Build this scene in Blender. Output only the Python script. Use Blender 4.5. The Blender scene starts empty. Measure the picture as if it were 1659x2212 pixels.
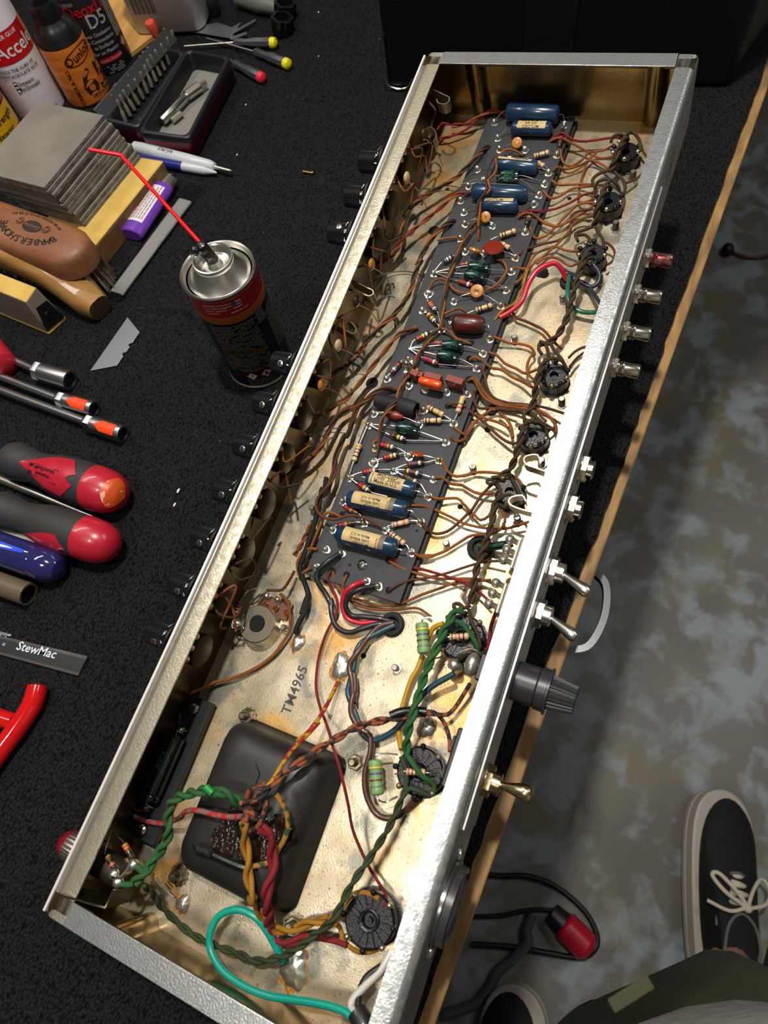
import bpy, math, random
from mathutils import Vector, Matrix
random.seed(7)
PI = math.pi
V = Vector
# ---------------------------------------------------------------- camera, world, lights, exposure
F_PX = 1482.5
CAM = V((0.12227638, -0.00763773, 0.449))
CX = V((0.35922340, -0.92501181, -0.12374049))   # camera right
CY = V((-0.86702793, -0.28173043, -0.41096293))  # camera down
CZ = V((0.34528410, 0.25491396, -0.90321523))    # camera forward
cd = bpy.data.cameras.new('camera'); cam = bpy.data.objects.new('camera', cd)
bpy.context.scene.collection.objects.link(cam)
cam.matrix_world = Matrix((( CX.x, -CY.x, -CZ.x, CAM.x), (CX.y, -CY.y, -CZ.y, CAM.y), (CX.z, -CY.z, -CZ.z, CAM.z), (0, 0, 0, 1)))
cd.sensor_fit = 'VERTICAL'; cd.sensor_height = 36; cd.lens = 36*F_PX/2212; cd.clip_start = 0.01; cd.clip_end = 60
cd.dof.use_dof = True; cd.dof.focus_distance = 0.47; cd.dof.aperture_fstop = 11
bpy.context.scene.camera = cam
SC = bpy.context.scene
SC.view_settings.view_transform = 'Standard'; SC.view_settings.look = 'None'
SC.view_settings.exposure = 0.0; SC.view_settings.gamma = 1.0
w = bpy.data.worlds.new('world'); SC.world = w; w.use_nodes = True
w.node_tree.nodes['Background'].inputs[0].default_value = (1.0, 0.93, 0.84, 1)
w.node_tree.nodes['Background'].inputs[1].default_value = 0.075
def light(name, loc, target, power, size, sizey=None, color=(1, 0.95, 0.87)):
    l = bpy.data.lights.new(name, 'AREA'); l.energy = power; l.color = color
    l.shape = 'RECTANGLE' if sizey else 'DISK'; l.size = size
    if sizey: l.size_y = sizey
    o = bpy.data.objects.new(name, l); SC.collection.objects.link(o); o.location = loc
    o.rotation_euler = (V(target)-V(loc)).to_track_quat('-Z', 'Y').to_euler()
    return o
light('bench_lamp', (0.46, 0.19, 1.35), (0.42, 0.15, 0), 16, 0.07)
light('shelf_lamp', (-0.28, 0.38, 1.35), (0.1, 0.0, 0), 4.5, 0.22)
light('ceiling_lamp', (1.3, -0.9, 1.6), (0.8, -0.5, -0.8), 6.8, 0.9, 0.3, (1, 0.97, 0.92))
light('aisle_lamp', (0.70, 1.08, 1.30), (0.5, 0.4, 0), 7.0, 1.1, 0.14)

# ---------------------------------------------------------------- places: pixel + real height -> point
OC = V((0, 0, 0.08708063))
CHX = V((0.9944659320, 0, 0.1050595546)); CHY = V((0.0115954215, 0.9938905707, -0.1097591902)); CHZ = V((-0.1044176977, 0.1103699852, 0.9883903127))
L = 0.600; W = 0.1873; H = 0.0515; BOW = 0.0051
CH0 = OC - CHZ*H                                  # chassis floor, near right corner
def ray(u, v): return CX*((u-829.5)/F_PX) + CY*((v-1106)/F_PX) + CZ
def T(u, v, z=0.0):
    k = ray(u, v); t = (z-CAM.z)/k.z; return CAM + k*t
def Cc(u, v, z=0.0):
    k = ray(u, v); c = CAM - CH0; d = V((c.dot(CHX), c.dot(CHY), c.dot(CHZ))); kk = V((k.dot(CHX), k.dot(CHY), k.dot(CHZ)))
    t = (z-d.z)/kk.z; return d + kk*t
CROP = {'A': (840, 100, .24111), 'B': (1160, 100, .24111), 'C': (900, 440, .19289), 'D': (1160, 440, .18083), 'E': (740, 760, .19289),
        'F': (1000, 760, .19289), 'G': (640, 1040, .19289), 'H': (900, 1080, .22905), 'I': (440, 1220, .22905), 'J': (720, 1440, .22905),
        'K': (80, 1480, .25316), 'M': (380, 1560, .24111), 'N': (80, 1860, .28933), 'O': (400, 1860, .36166), 'P': (900, 1660, .24953),
        'U': (620, 300, .20795), 'V': (420, 680, .22606), 'X': (260, 1080, .20494), 'Z': (840, 160, .18079),
        'a': (0, 0, .25316), 'b': (380, 0, .26522), 'c': (0, 380, .27728), 'd': (0, 740, .27728), 'e': (0, 1180, .27728), 'f': (360, 480, .20494),
        'Q': (1220, 1680, .26462), 'R': (780, 0, .52984), 'S': (1200, 400, .36171), 'Y': (1080, 1160, .27119), '_': (0, 0, 1)}
def px(c, x, y):
    a = CROP[c]; return a[0]+x*a[2], a[1]+y*a[2]
def c_(c, x, y, z): return Cc(*px(c, x, y), z/1000.0)        # chassis local
def t_(c, x, y, z=0): return T(*px(c, x, y), z/1000.0)        # bench
def cl(c, *a): return [c_(c, a[i], a[i+1], a[i+2]) for i in range(0, len(a), 3)]

# ---------------------------------------------------------------- materials
def s2l(c):
    if isinstance(c, str):
        c = c.lstrip('#'); c = [int(c[i:i+2], 16)/255 for i in (0, 2, 4)]
        c = [x/12.92 if x <= .04045 else ((x+.055)/1.055)**2.4 for x in c]
    return (c[0], c[1], c[2], 1)
MATS = {}
def mat(name, col, rough=.5, metal=0.0, col2=None, scale=40, amt=1.0, bump=0.0, bscale=200, spec=None, rough2=None, coat=0, trans=0, stretch=None, det=4, lo=.35, hi=.65):
    if name in MATS: return MATS[name]
    m = bpy.data.materials.new(name); m.use_nodes = True; nt = m.node_tree; N = nt.nodes; K = nt.links
    b = N['Principled BSDF']; b.inputs['Base Color'].default_value = s2l(col); b.inputs['Roughness'].default_value = rough
    b.inputs['Metallic'].default_value = metal
    if coat: b.inputs['Coat Weight'].default_value = coat
    if trans: b.inputs['Transmission Weight'].default_value = trans
    if spec is not None: b.inputs['Specular IOR Level'].default_value = spec
    if col2 or bump:
        tc = N.new('ShaderNodeTexCoord'); src = tc.outputs['Object']
        if stretch:
            mp = N.new('ShaderNodeMapping'); mp.inputs['Scale'].default_value = stretch; K.new(src, mp.inputs[0]); src = mp.outputs[0]
    if col2:
        n = N.new('ShaderNodeTexNoise'); n.inputs['Scale'].default_value = scale; n.inputs['Detail'].default_value = det; K.new(src, n.inputs['Vector'])
        r = N.new('ShaderNodeMapRange'); r.inputs[1].default_value = lo; r.inputs[2].default_value = hi; K.new(n.outputs['Fac'], r.inputs[0])
        x = N.new('ShaderNodeMix'); x.data_type = 'RGBA'; K.new(r.outputs[0], x.inputs[0])
        x.inputs[6].default_value = s2l(col); x.inputs[7].default_value = s2l(col2); K.new(x.outputs[2], b.inputs['Base Color'])
        if rough2 is not None:
            q = N.new('ShaderNodeMapRange'); q.inputs[3].default_value = rough; q.inputs[4].default_value = rough2; K.new(r.outputs[0], q.inputs[0]); K.new(q.outputs[0], b.inputs['Roughness'])
    if bump:
        n = N.new('ShaderNodeTexNoise'); n.inputs['Scale'].default_value = bscale; n.inputs['Detail'].default_value = 3; K.new(src, n.inputs['Vector'])
        u = N.new('ShaderNodeBump'); u.inputs['Strength'].default_value = bump; u.inputs['Distance'].default_value = .001; K.new(n.outputs['Fac'], u.inputs['Height']); K.new(u.outputs[0], b.inputs['Normal'])
    MATS[name] = m; return m
def cloth(name, c1, c2, stripe=None, dirt=.5, tracer=False):
    """woven cloth insulation: a diamond braid along the wire's own length"""
    if name in MATS: return MATS[name]
    m = bpy.data.materials.new(name); m.use_nodes = True; nt = m.node_tree; N = nt.nodes; K = nt.links; b = N['Principled BSDF']
    b.inputs['Roughness'].default_value = .75; b.inputs['Specular IOR Level'].default_value = .25
    uv = N.new('ShaderNodeUVMap'); sp = N.new('ShaderNodeSeparateXYZ'); K.new(uv.outputs[0], sp.inputs[0])
    def ma(op, a, c):
        n = N.new('ShaderNodeMath'); n.operation = op
        for i, q in enumerate((a, c)):
            if q is None: continue
            if hasattr(q, 'is_linked') or hasattr(q, 'links'): K.new(q, n.inputs[i])
            else: n.inputs[i].default_value = q
        return n.outputs[0]
    a = ma('SINE', ma('MULTIPLY', ma('ADD', ma('MULTIPLY', sp.outputs[0], 4.0), ma('MULTIPLY', sp.outputs[1], 5.0)), 2*PI), None)
    c = ma('SINE', ma('MULTIPLY', ma('SUBTRACT', ma('MULTIPLY', sp.outputs[0], 4.0), ma('MULTIPLY', sp.outputs[1], 5.0)), 2*PI), None)
    h = ma('MULTIPLY', ma('ADD', ma('MULTIPLY', a, c), 1.0), .5)
    x = N.new('ShaderNodeMix'); x.data_type = 'RGBA'; K.new(h, x.inputs[0]); x.inputs[6].default_value = s2l(c1); x.inputs[7].default_value = s2l(c2)
    out = x.outputs[2]
    tc = N.new('ShaderNodeTexCoord'); n = N.new('ShaderNodeTexNoise'); n.inputs['Scale'].default_value = 260 if tracer else 90; K.new(tc.outputs['Object'], n.inputs['Vector'])
    r = N.new('ShaderNodeMapRange'); r.inputs[1].default_value = .46 if tracer else .45; r.inputs[2].default_value = .54 if tracer else .7; r.inputs[4].default_value = dirt; K.new(n.outputs['Fac'], r.inputs[0])
    y = N.new('ShaderNodeMix'); y.data_type = 'RGBA'; K.new(r.outputs[0], y.inputs[0]); K.new(out, y.inputs[6]); y.inputs[7].default_value = s2l(stripe or '#2a1710'); K.new(y.outputs[2], b.inputs['Base Color'])
    u = N.new('ShaderNodeBump'); u.inputs['Strength'].default_value = .5; u.inputs['Distance'].default_value = .0003; K.new(h, u.inputs['Height']); K.new(u.outputs[0], b.inputs['Normal'])
    MATS[name] = m; return m
zinc = mat('zinc plate', '#d6d7d4', .28, .92, '#a3a8ab', 260, bump=.16, bscale=900, rough2=.42, det=8)
zincL = mat('yellowed zinc plate', '#ebe4d0', .30, .90, '#bdb49c', 230, bump=.16, bscale=800, rough2=.45, det=8)
steel = mat('satin steel', '#cfcbc2', .28, 1.0)
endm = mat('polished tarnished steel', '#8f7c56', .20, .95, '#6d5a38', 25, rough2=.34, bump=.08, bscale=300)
wallm = mat('tarnished steel darkened for shade', '#5f4e30', .22, .95, '#3d2f18', 25, rough2=.38, bump=.1, bscale=300)  # same tarnished steel as endm, darkened to paint shade inside the long walls
alu = mat('aluminium plate', '#b4b4b2', .38, .9, bump=.1, bscale=700, stretch=(.05, 1, 1))
solder = mat('solder', '#dad7cd', .30, .9, bump=.12, bscale=500)
solderd = mat('flux stained solder', '#b59a5c', .3, .9, '#dcd8cc', 300, bump=.4, bscale=600)
tin = mat('tinned wire', '#d5d3cc', .25, 1.0)
brass = mat('brass', '#b8964e', .3, 1.0)
black = mat('black plastic', '#0c0c0d', .35)
blackm = mat('matt black rubber', '#141415', .7, bump=.2, bscale=600)
bake = mat('black bakelite', '#161519', .34, bump=.3, bscale=900, spec=.45)
fibre = mat('grey black fibre board', '#2b2d31', .62, col2='#232529', scale=60, bump=.15, bscale=500)
fibred = mat('fibre board edge', '#0e0e10', .6)
blue = mat('blue moulded capacitor', '#1a3854', .24, col2='#142d47', scale=60, coat=.6)
paper = mat('aged paper label', '#c9b27e', .6, col2='#b89c66', scale=80)
inkm = mat('black ink', '#1c1a18', .6)
inkt = mat('faded ink', '#4a4844', .6, .3)
egreen = mat('dark green sleeve', '#081f1b', .15, coat=.7)
gtext = mat('green print', '#1d6655', .4)
maroon = mat('maroon resin', '#5a1a12', .35, col2='#3d120d', scale=90, coat=.3)
brick = mat('brick red resin', '#7e2a1e', .4, coat=.15)
orangem = mat('orange resin', '#e2500e', .2, coat=.7)
ochre = mat('ochre ceramic', '#b4721c', .4, coat=.3)
tanm = mat('tan resistor body', '#c9a981', .35, coat=.3)
brnm = mat('brown resistor body', '#3d241b', .35, coat=.2)
gres = mat('green resistor body', '#6f9a5c', .5, coat=.2)
BAND = {k: mat(k+' band', c, .4) for k, c in dict(red='#b3202a', orange='#e0601c', yellow='#d9b52a', black='#15120f', brown='#6b3417', violet='#5a3f7c', silver='#c8c8c4', gold='#a8842e', white='#dcdcd8', grey='#6b6b6b', green='#3a6b34', blue='#2a4a8c').items()}
copper = cloth('copper brown cloth', '#a5622f', '#643818'); copperd = cloth('brown cloth', '#70432a', '#43241a'); redc = cloth('red cloth', '#962a32', '#5e151b')
heater = cloth('dark brown cloth', '#4f3f2a', '#2a2016', dirt=.3); greenc = cloth('green cloth', '#2f6b3a', '#1b4024', stripe='#3c4a26'); greend = cloth('dull green cloth', '#3f4f33', '#26331f')
yellowc = cloth('yellow cloth', '#b8862a', '#7c5416', stripe='#4a2f16'); orblk = cloth('orange and black cloth', '#a85a38', '#6e3a26', stripe='#2b2a28', dirt=1.0, tracer=True); redyel = cloth('red and yellow cloth', '#a62a20', '#7a1a18', stripe='#b8901f', dirt=.8, tracer=True)
redgry = cloth('red cloth with grey tracer', '#c22c30', '#8f1c20', stripe='#6a6a62', dirt=.8, tracer=True); blackc = cloth('black cloth', '#232222', '#0d0d0d', stripe='#2b2926'); grncop = cloth('green and tan cloth', '#3a5a3a', '#23382a', stripe='#a5742c', dirt=.9, tracer=True)
def pl(name, c, r=.35): return mat(name+' plastic insulation', c, r, coat=.2)
pred = pl('red', '#c01c34'); pblk = pl('black', '#1d1f21', .45); pblue = pl('slate blue', '#1f4552'); pteal = pl('teal', '#0a9a86'); pwht = pl('white', '#c9c4bc'); pbrn = pl('brown', '#4f3026'); pgrn = pl('green', '#1f6350'); pyel = pl('yellow', '#b98a12'); pdkb = pl('dark blue', '#22303e')

# ---------------------------------------------------------------- mesh helpers
def frame(d):
    d = d.normalized(); a = V((0, 0, 1)) if abs(d.z) < .9 else V((1, 0, 0)); x = d.cross(a).normalized(); return x, d.cross(x).normalized(), d
_fc = {}
class M:
    def __init__(s): s.v = []; s.f = []; s.m = []; s.u = []
    def add(s, vs, fs, mi=0, us=None):
        o = len(s.v); s.v += [tuple(q) for q in vs]
        for i, f in enumerate(fs):
            s.f.append([o+j for j in f]); s.m.append(mi); s.u.append(us[i] if us else None)
        return s
    def box(s, lo, hi, mi=0):
        (a, b, c), (d, e, g) = lo, hi
        return s.add([(a, b, c), (d, b, c), (d, e, c), (a, e, c), (a, b, g), (d, b, g), (d, e, g), (a, e, g)], [(0, 3, 2, 1), (4, 5, 6, 7), (0, 1, 5, 4), (1, 2, 6, 5), (2, 3, 7, 6), (3, 0, 4, 7)], mi)
    def hexa(s, q, q2, mi=0):                     # two quads, bottom and top
        return s.add(list(q)+list(q2), [(0, 3, 2, 1), (4, 5, 6, 7), (0, 1, 5, 4), (1, 2, 6, 5), (2, 3, 7, 6), (3, 0, 4, 7)], mi)
    def obox(s, c, ax, ay, az, mi=0):             # centre and three half axes
        c = V(c); return s.hexa([c-ax-ay-az, c+ax-ay-az, c+ax+ay-az, c-ax+ay-az], [c-ax-ay+az, c+ax-ay+az, c+ax+ay+az, c-ax+ay+az], mi)
    def lathe(s, p0, d, prof, n=24, mi=0, mis=None, rf=None, sx=1.0, xdir=None):
        """prof: (distance along d, radius)"""
        p0 = V(p0); x, y, z = frame(V(d))
        if xdir is not None: x = (V(xdir)-z*V(xdir).dot(z)).normalized(); y = z.cross(x)
        vs = []; fs = []; k = len(prof)
        for (h, r) in prof:
            for i in range(n):
                a = 2*PI*i/n; rr = r*(rf(i, h) if rf else 1); vs.append(p0+z*h+x*(rr*math.cos(a)*sx)+y*(rr*math.sin(a)))
        mm = []
        for j in range(k-1):
            for i in range(n):
                fs.append((j*n+i, j*n+(i+1) % n, (j+1)*n+(i+1) % n, (j+1)*n+i)); mm.append(mis[j] if mis else mi)
        if prof[0][1] > 1e-6: fs.append(tuple(range(n))[::-1]); mm.append(mis[0] if mis else mi)
        if prof[-1][1] > 1e-6: fs.append(tuple((k-1)*n+i for i in range(n))); mm.append(mis[-1] if mis else mi)
        o = len(s.v); s.v += [tuple(q) for q in vs]
        for f, q in zip(fs, mm): s.f.append([o+j for j in f]); s.m.append(q); s.u.append(None)
        return s
    def cyl(s, a, b, r, r2=None, n=20, mi=0):
        a = V(a); b = V(b); return s.lathe(a, b-a, [(0, r), ((b-a).length, r if r2 is None else r2)], n, mi)
    def ball(s, c, r, mi=0, n=14, sc=(1, 1, 1)):
        c = V(c); vs = []; fs = []; k = n//2
        for j in range(k+1):
            t = PI*j/k
            for i in range(n):
                a = 2*PI*i/n; vs.append((c.x+r*sc[0]*math.sin(t)*math.cos(a), c.y+r*sc[1]*math.sin(t)*math.sin(a), c.z+r*sc[2]*math.cos(t)))
        for j in range(k):
            for i in range(n): fs.append((j*n+i, (j+1)*n+i, (j+1)*n+(i+1) % n, j*n+(i+1) % n))
        return s.add(vs, fs, mi)
    def tube(s, pts, r, mi=0, n=8, smooth=True, flat=None, rf=None):
        P = spline(pts) if smooth else [V(p) for p in pts]
        vs = []; fs = []; us = []; t0 = None; x = None; ln = 0; N = len(P)
        for j, p in enumerate(P):
            d = (P[min(j+1, N-1)]-P[max(j-1, 0)])
            if d.length < 1e-9: d = V((0, 0, 1))
            d.normalize()
            if x is None: x, y, _ = frame(d)
            else:
                x = (x-d*x.dot(d)); x = x.normalized() if x.length > 1e-6 else frame(d)[0]
            y = d.cross(x)
            if flat is not None:
                y = (V(flat[0])-d*V(flat[0]).dot(d)).normalized(); x = y.cross(d)
            rr = r*(rf(j/(N-1)) if rf else 1)
            for i in range(n):
                a = 2*PI*i/n
                if flat is not None: vs.append(p+x*(math.copysign(min(1, abs(math.cos(a))*1.5), math.cos(a))*flat[1])+y*(math.copysign(min(1, abs(math.sin(a))*1.5), math.sin(a))*flat[2]))
                else: vs.append(p+x*(rr*math.cos(a))+y*(rr*math.sin(a)))
        for j in range(N-1):
            l2 = ln+(P[j+1]-P[j]).length/(2*PI*r)
            for i in range(n):
                fs.append((j*n+i, j*n+(i+1) % n, (j+1)*n+(i+1) % n, (j+1)*n+i)); us.append(((i/n, ln), ((i+1)/n, ln), ((i+1)/n, l2), (i/n, l2)))
            ln = l2
        fs.append(tuple(range(n))[::-1]); us.append(None); fs.append(tuple((N-1)*n+i for i in range(n))); us.append(None)
        return s.add(vs, fs, mi, us)
    def prism(s, poly, org, ax, ay, az, mi=0):    # poly in (x,y), extruded by az
        n = len(poly); org = V(org); ax = V(ax); ay = V(ay); az = V(az)
        vs = [org+ax*a+ay*b for a, b in poly]; vs += [v+az for v in vs]
        fs = [tuple(range(n))[::-1], tuple(range(n, 2*n))]+[(i, (i+1) % n, n+(i+1) % n, n+i) for i in range(n)]
        return s.add(vs, fs, mi)
    def ribbon(s, pts, wd, th, mi=0, smooth=True):
        """flat strip through pts; wd: half-width vector, th thickness"""
        P = spline(pts) if smooth else [V(p) for p in pts]; wd = V(wd); vs = []; fs = []
        for j, p in enumerate(P):
            d = (P[min(j+1, len(P)-1)]-P[max(j-1, 0)]).normalized(); nn = d.cross(wd).normalized()*th
            vs += [p-wd-nn, p+wd-nn, p+wd+nn, p-wd+nn]
        for j in range(len(P)-1):
            for i in range(4): fs.append((j*4+i, j*4+(i+1) % 4, j*4+4+(i+1) % 4, j*4+4+i))
        fs += [(3, 2, 1, 0), tuple((len(P)-1)*4+i for i in range(4))]
        return s.add(vs, fs, mi)
    def text(s, t, fn, size, mi=0, align='CENTER', th=0):
        """letters as faces; fn maps (x, y) of the flat text to a point"""
        key = (t, align)
        if key not in _fc:
            cu = bpy.data.curves.new('t', 'FONT'); cu.body = t; cu.align_x = align; cu.align_y = 'CENTER'; cu.resolution_u = 2; cu.offset = .012
            ob = bpy.data.objects.new('t', cu); me = bpy.data.meshes.new_from_object(ob)
            _fc[key] = ([tuple(q.co) for q in me.vertices], [tuple(p.vertices) for p in me.polygons])
            bpy.data.objects.remove(ob); bpy.data.meshes.remove(me); bpy.data.curves.remove(cu)
        vs, fs = _fc[key]
        return s.add([fn(q[0]*size, q[1]*size) for q in vs], fs, mi)
    def build(s, name, mats, parent=None, bev=0, label=None, cat=None, group=None, kind=None, flat=False, ang=38, seg=2):
        me = bpy.data.meshes.new(name); me.from_pydata(s.v, [], s.f)
        if not isinstance(mats, (list, tuple)): mats = [mats]
        for q in mats: me.materials.append(q)
        me.polygons.foreach_set('material_index', s.m)
        if any(q for q in s.u):
            uv = me.uv_layers.new(name='UVMap'); dat = []
            for f, q in zip(s.f, s.u):
                for i in range(len(f)): dat += list(q[i]) if q else [0, 0]
            uv.data.foreach_set('uv', dat)
        if not flat:
            me.polygons.foreach_set('use_smooth', [True]*len(s.f)); me.update(); me.set_sharp_from_angle(angle=math.radians(ang))
        me.update()
        o = bpy.data.objects.new(name, me); SC.collection.objects.link(o)
        if parent is not None: o.parent = parent
        if bev:
            b = o.modifiers.new('b', 'BEVEL'); b.width = bev; b.segments = seg; b.limit_method = 'ANGLE'; b.angle_limit = math.radians(40)
        for k, q in (('label', label), ('category', cat), ('group', group), ('kind', kind)):
            if q: o[k] = q
        return o
def spline(pts, sub=None):
    P = [V(p) for p in pts]
    if len(P) < 3: return P
    Q = [P[0]*2-P[1]]+P+[P[-1]*2-P[-2]]; out = []
    for i in range(1, len(Q)-2):
        a, b, c, d = Q[i-1:i+3]; l = (c-b).length; k = sub or max(2, min(12, int(l/.002)))
        for j in range(k):
            t = j/k; t2 = t*t; t3 = t2*t
            out.append(.5*((2*b)+(c-a)*t+(2*a-5*b+4*c-d)*t2+(3*b-a-3*c+d)*t3))
    out.append(P[-1]); return out
def resample(P, step):
    P = [V(p) for p in P]; out = [P[0]]; acc = 0
    for a, b in zip(P, P[1:]):
        l = (b-a).length; 
        while acc+l >= step and l > 1e-9:
            t = (step-acc)/l; a = a+(b-a)*t; out.append(a.copy()); l = (b-a).length; acc = 0
        acc += l
    out.append(P[-1]); return out
def empty(name, loc=(0, 0, 0), label=None, cat=None, group=None, parent=None, mw=None):
    o = bpy.data.objects.new(name, None); SC.collection.objects.link(o); o.location = loc; o.empty_display_size = .02
    if mw is not None: o.matrix_world = mw
    for k, q in (('label', label), ('category', cat), ('group', group)):
        if q: o[k] = q
    if parent is not None: o.parent = parent
    return o
def flatfn(o, ax, ay):
    o = V(o); ax = V(ax); ay = V(ay); return lambda x, y: o+ax*x+ay*y
def cylfn(c, r, a0, z0, flip=1, tilt=0):          # upright cylinder
    c = V(c); ct = math.cos(tilt); st = math.sin(tilt)
    def f(x, y):
        x, y = (x*ct-y*st), (x*st+y*ct); a = a0+flip*x/r; return V((c.x+r*math.cos(a), c.y+r*math.sin(a), c.z+z0+y*flip))
    return f
def patch(m, c, r, a0, a1, z0, z1, mi=0, n=12):
    vs = []; fs = []
    for i in range(n+1):
        a = a0+(a1-a0)*i/n
        for z in (z0, z1): vs.append((c[0]+r*math.cos(a), c[1]+r*math.sin(a), c[2]+z))
    for i in range(n): fs.append((i*2, i*2+2, i*2+3, i*2+1))
    m.add(vs, fs, mi)
# ================================================================ SETTING
m = M(); m.box((-3.5, -4.5, -.87), (5.0, 4.0, -.85))
def floormat():
    m = mat('worn painted concrete', '#5a5c5b', .28, 0, '#8d9191', 1.0)
    nt = m.node_tree; N = nt.nodes; K = nt.links; b = N['Principled BSDF']
    for n in [n for n in N if n.type not in ('BSDF_PRINCIPLED', 'OUTPUT_MATERIAL')]: N.remove(n)
    tc = N.new('ShaderNodeTexCoord')
    def noise(sc, det, lo, hi, dist=0):
        n = N.new('ShaderNodeTexNoise'); n.inputs['Scale'].default_value = sc; n.inputs['Detail'].default_value = det; n.inputs['Distortion'].default_value = dist; K.new(tc.outputs['Object'], n.inputs['Vector'])
        r = N.new('ShaderNodeMapRange'); r.inputs[1].default_value = lo; r.inputs[2].default_value = hi; K.new(n.outputs['Fac'], r.inputs[0]); return r.outputs[0]
    def mix(f, a, c):
        x = N.new('ShaderNodeMix'); x.data_type = 'RGBA'; K.new(f, x.inputs[0])
        for i, q in ((6, a), (7, c)):
            if isinstance(q, str): x.inputs[i].default_value = s2l(q)
            else: K.new(q, x.inputs[i])
        return x.outputs[2]
    base = mix(noise(2.2, 4, .4, .6), '#76756f', '#67625b')
    olive = mix(noise(8, 6, .48, .64), base, '#7b775f')
    pale = mix(noise(17, 12, .47, .62, .3), olive, '#919da2')
    K.new(pale, b.inputs['Base Color']); b.inputs['Roughness'].default_value = .38; return m
m.build('floor', floormat(), kind='structure', label='grey mottled painted concrete floor', flat=True)

# ================================================================ WORKBENCH
def carpetmat():
    m = mat('black ribbed carpet', '#101011', .9); nt = m.node_tree; N = nt.nodes; K = nt.links; b = N['Principled BSDF']
    tc = N.new('ShaderNodeTexCoord'); mp = N.new('ShaderNodeMapping'); mp.inputs['Scale'].default_value = (1.0, 1.9, 1); mp.inputs['Rotation'].default_value = (0, 0, .25); K.new(tc.outputs['Object'], mp.inputs[0])
    n = N.new('ShaderNodeTexVoronoi'); n.inputs['Scale'].default_value = 430; K.new(mp.outputs[0], n.inputs['Vector'])
    n2 = N.new('ShaderNodeTexNoise'); n2.inputs['Scale'].default_value = 700; n2.inputs['Detail'].default_value = 5; K.new(mp.outputs[0], n2.inputs['Vector'])
    a = N.new('ShaderNodeMath'); a.operation = 'ADD'; K.new(n.outputs['Distance'], a.inputs[0]); K.new(n2.outputs['Fac'], a.inputs[1])
    r = N.new('ShaderNodeMapRange'); r.inputs[1].default_value = .5; r.inputs[2].default_value = 1.4; K.new(a.outputs[0], r.inputs[0])
    x = N.new('ShaderNodeMix'); x.data_type = 'RGBA'; K.new(r.outputs[0], x.inputs[0]); x.inputs[6].default_value = s2l('#434345'); x.inputs[7].default_value = s2l('#0d0d0e')
    # lint specks
    v = N.new('ShaderNodeTexVoronoi'); v.inputs['Scale'].default_value = 90; K.new(tc.outputs['Object'], v.inputs['Vector'])
    l = N.new('ShaderNodeMath'); l.operation = 'LESS_THAN'; K.new(v.outputs['Distance'], l.inputs[0]); l.inputs[1].default_value = .045
    c = N.new('ShaderNodeSeparateColor'); K.new(v.outputs['Color'], c.inputs[0]); g = N.new('ShaderNodeMath'); g.operation = 'GREATER_THAN'; K.new(c.outputs[0], g.inputs[0]); g.inputs[1].default_value = .93
    q = N.new('ShaderNodeMath'); q.operation = 'MULTIPLY'; K.new(l.outputs[0], q.inputs[0]); K.new(g.outputs[0], q.inputs[1])
    y = N.new('ShaderNodeMix'); y.data_type = 'RGBA'; K.new(q.outputs[0], y.inputs[0]); K.new(x.outputs[2], y.inputs[6]); y.inputs[7].default_value = s2l('#b9b6ae'); K.new(y.outputs[2], b.inputs['Base Color'])
    u = N.new('ShaderNodeBump'); u.inputs['Strength'].default_value = 1.0; u.inputs['Distance'].default_value = .0055; u.invert = True; K.new(a.outputs[0], u.inputs['Height']); K.new(u.outputs[0], b.inputs['Normal'])
    b.inputs['Specular IOR Level'].default_value = .12
    return m
oak = mat('raw wood edge', '#a88350', .65, 0, '#755735', 110, bump=.5, bscale=160, stretch=(.25, 1, 3))
BENCH = empty('workbench', (0.5, .6, -.85), 'long workbench covered in black ribbed carpet with a raw wooden edge', 'workbench')
BO = V((0.5, .6, -.85))
def eY(x): return -.0156-.0596*x                    # the bench front, seen from above
def bt(o): o.parent = BENCH; o.matrix_parent_inverse = Matrix.Translation(-BO); return o
# carpet with a ragged cut front
m = M(); N_ = 300; x0, x1 = -.7, 2.2; rnd = random.Random(3); vs = []; fs = []; wob = 0
for i in range(N_+1):
    x = x0+(x1-x0)*i/N_; wob = .7*wob+.3*rnd.uniform(-1, 1); rag = wob*.0018+rnd.uniform(-.0008, .0008)+.0015*math.sin(x*13)*math.sin(x*5)
    if x > .55: rag = wob*.002
    y = eY(x)+.009+rag
    vs += [(x, y, 0), (x, 2.0, 0), (x, y, -.006), (x, 2.0, -.006)]
for i in range(N_): fs += [(i*4, i*4+4, i*4+5, i*4+1), (i*4+2, i*4+6, i*4+4, i*4), (i*4+3, i*4+7, i*4+6, i*4+2)]
m.add(vs, fs); bt(m.build('carpet_cover', carpetmat(), label='black ribbed carpet with a ragged cut front edge', flat=True))
m = M(); q = [(x0, eY(x0)), (x1, eY(x1)), (x1, 2.0), (x0, 2.0)]
m.hexa([V((a, b, -.024)) for a, b in q], [V((a, b, -.006)) for a, b in q]); bt(m.build('wooden_top', oak, bev=.0015, label='light brown raw wooden board'))
dk = mat('dark painted cabinet', '#141416', .5, bump=.1)
m = M(); q = [(x0, eY(x0)+.012), (x1, eY(x1)+.012), (x1, 2.0), (x0, 2.0)]
m.hexa([V((a, b, -.50)) for a, b in q], [V((a, b, -.024)) for a, b in q]); DR = bt(m.build('drawer_front', dk))
m = M(); m.hexa([V((a, b+.05, -.85)) for a, b in q], [V((a, b+.05, -.50)) for a, b in q]); bt(m.build('base', dk))
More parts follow.
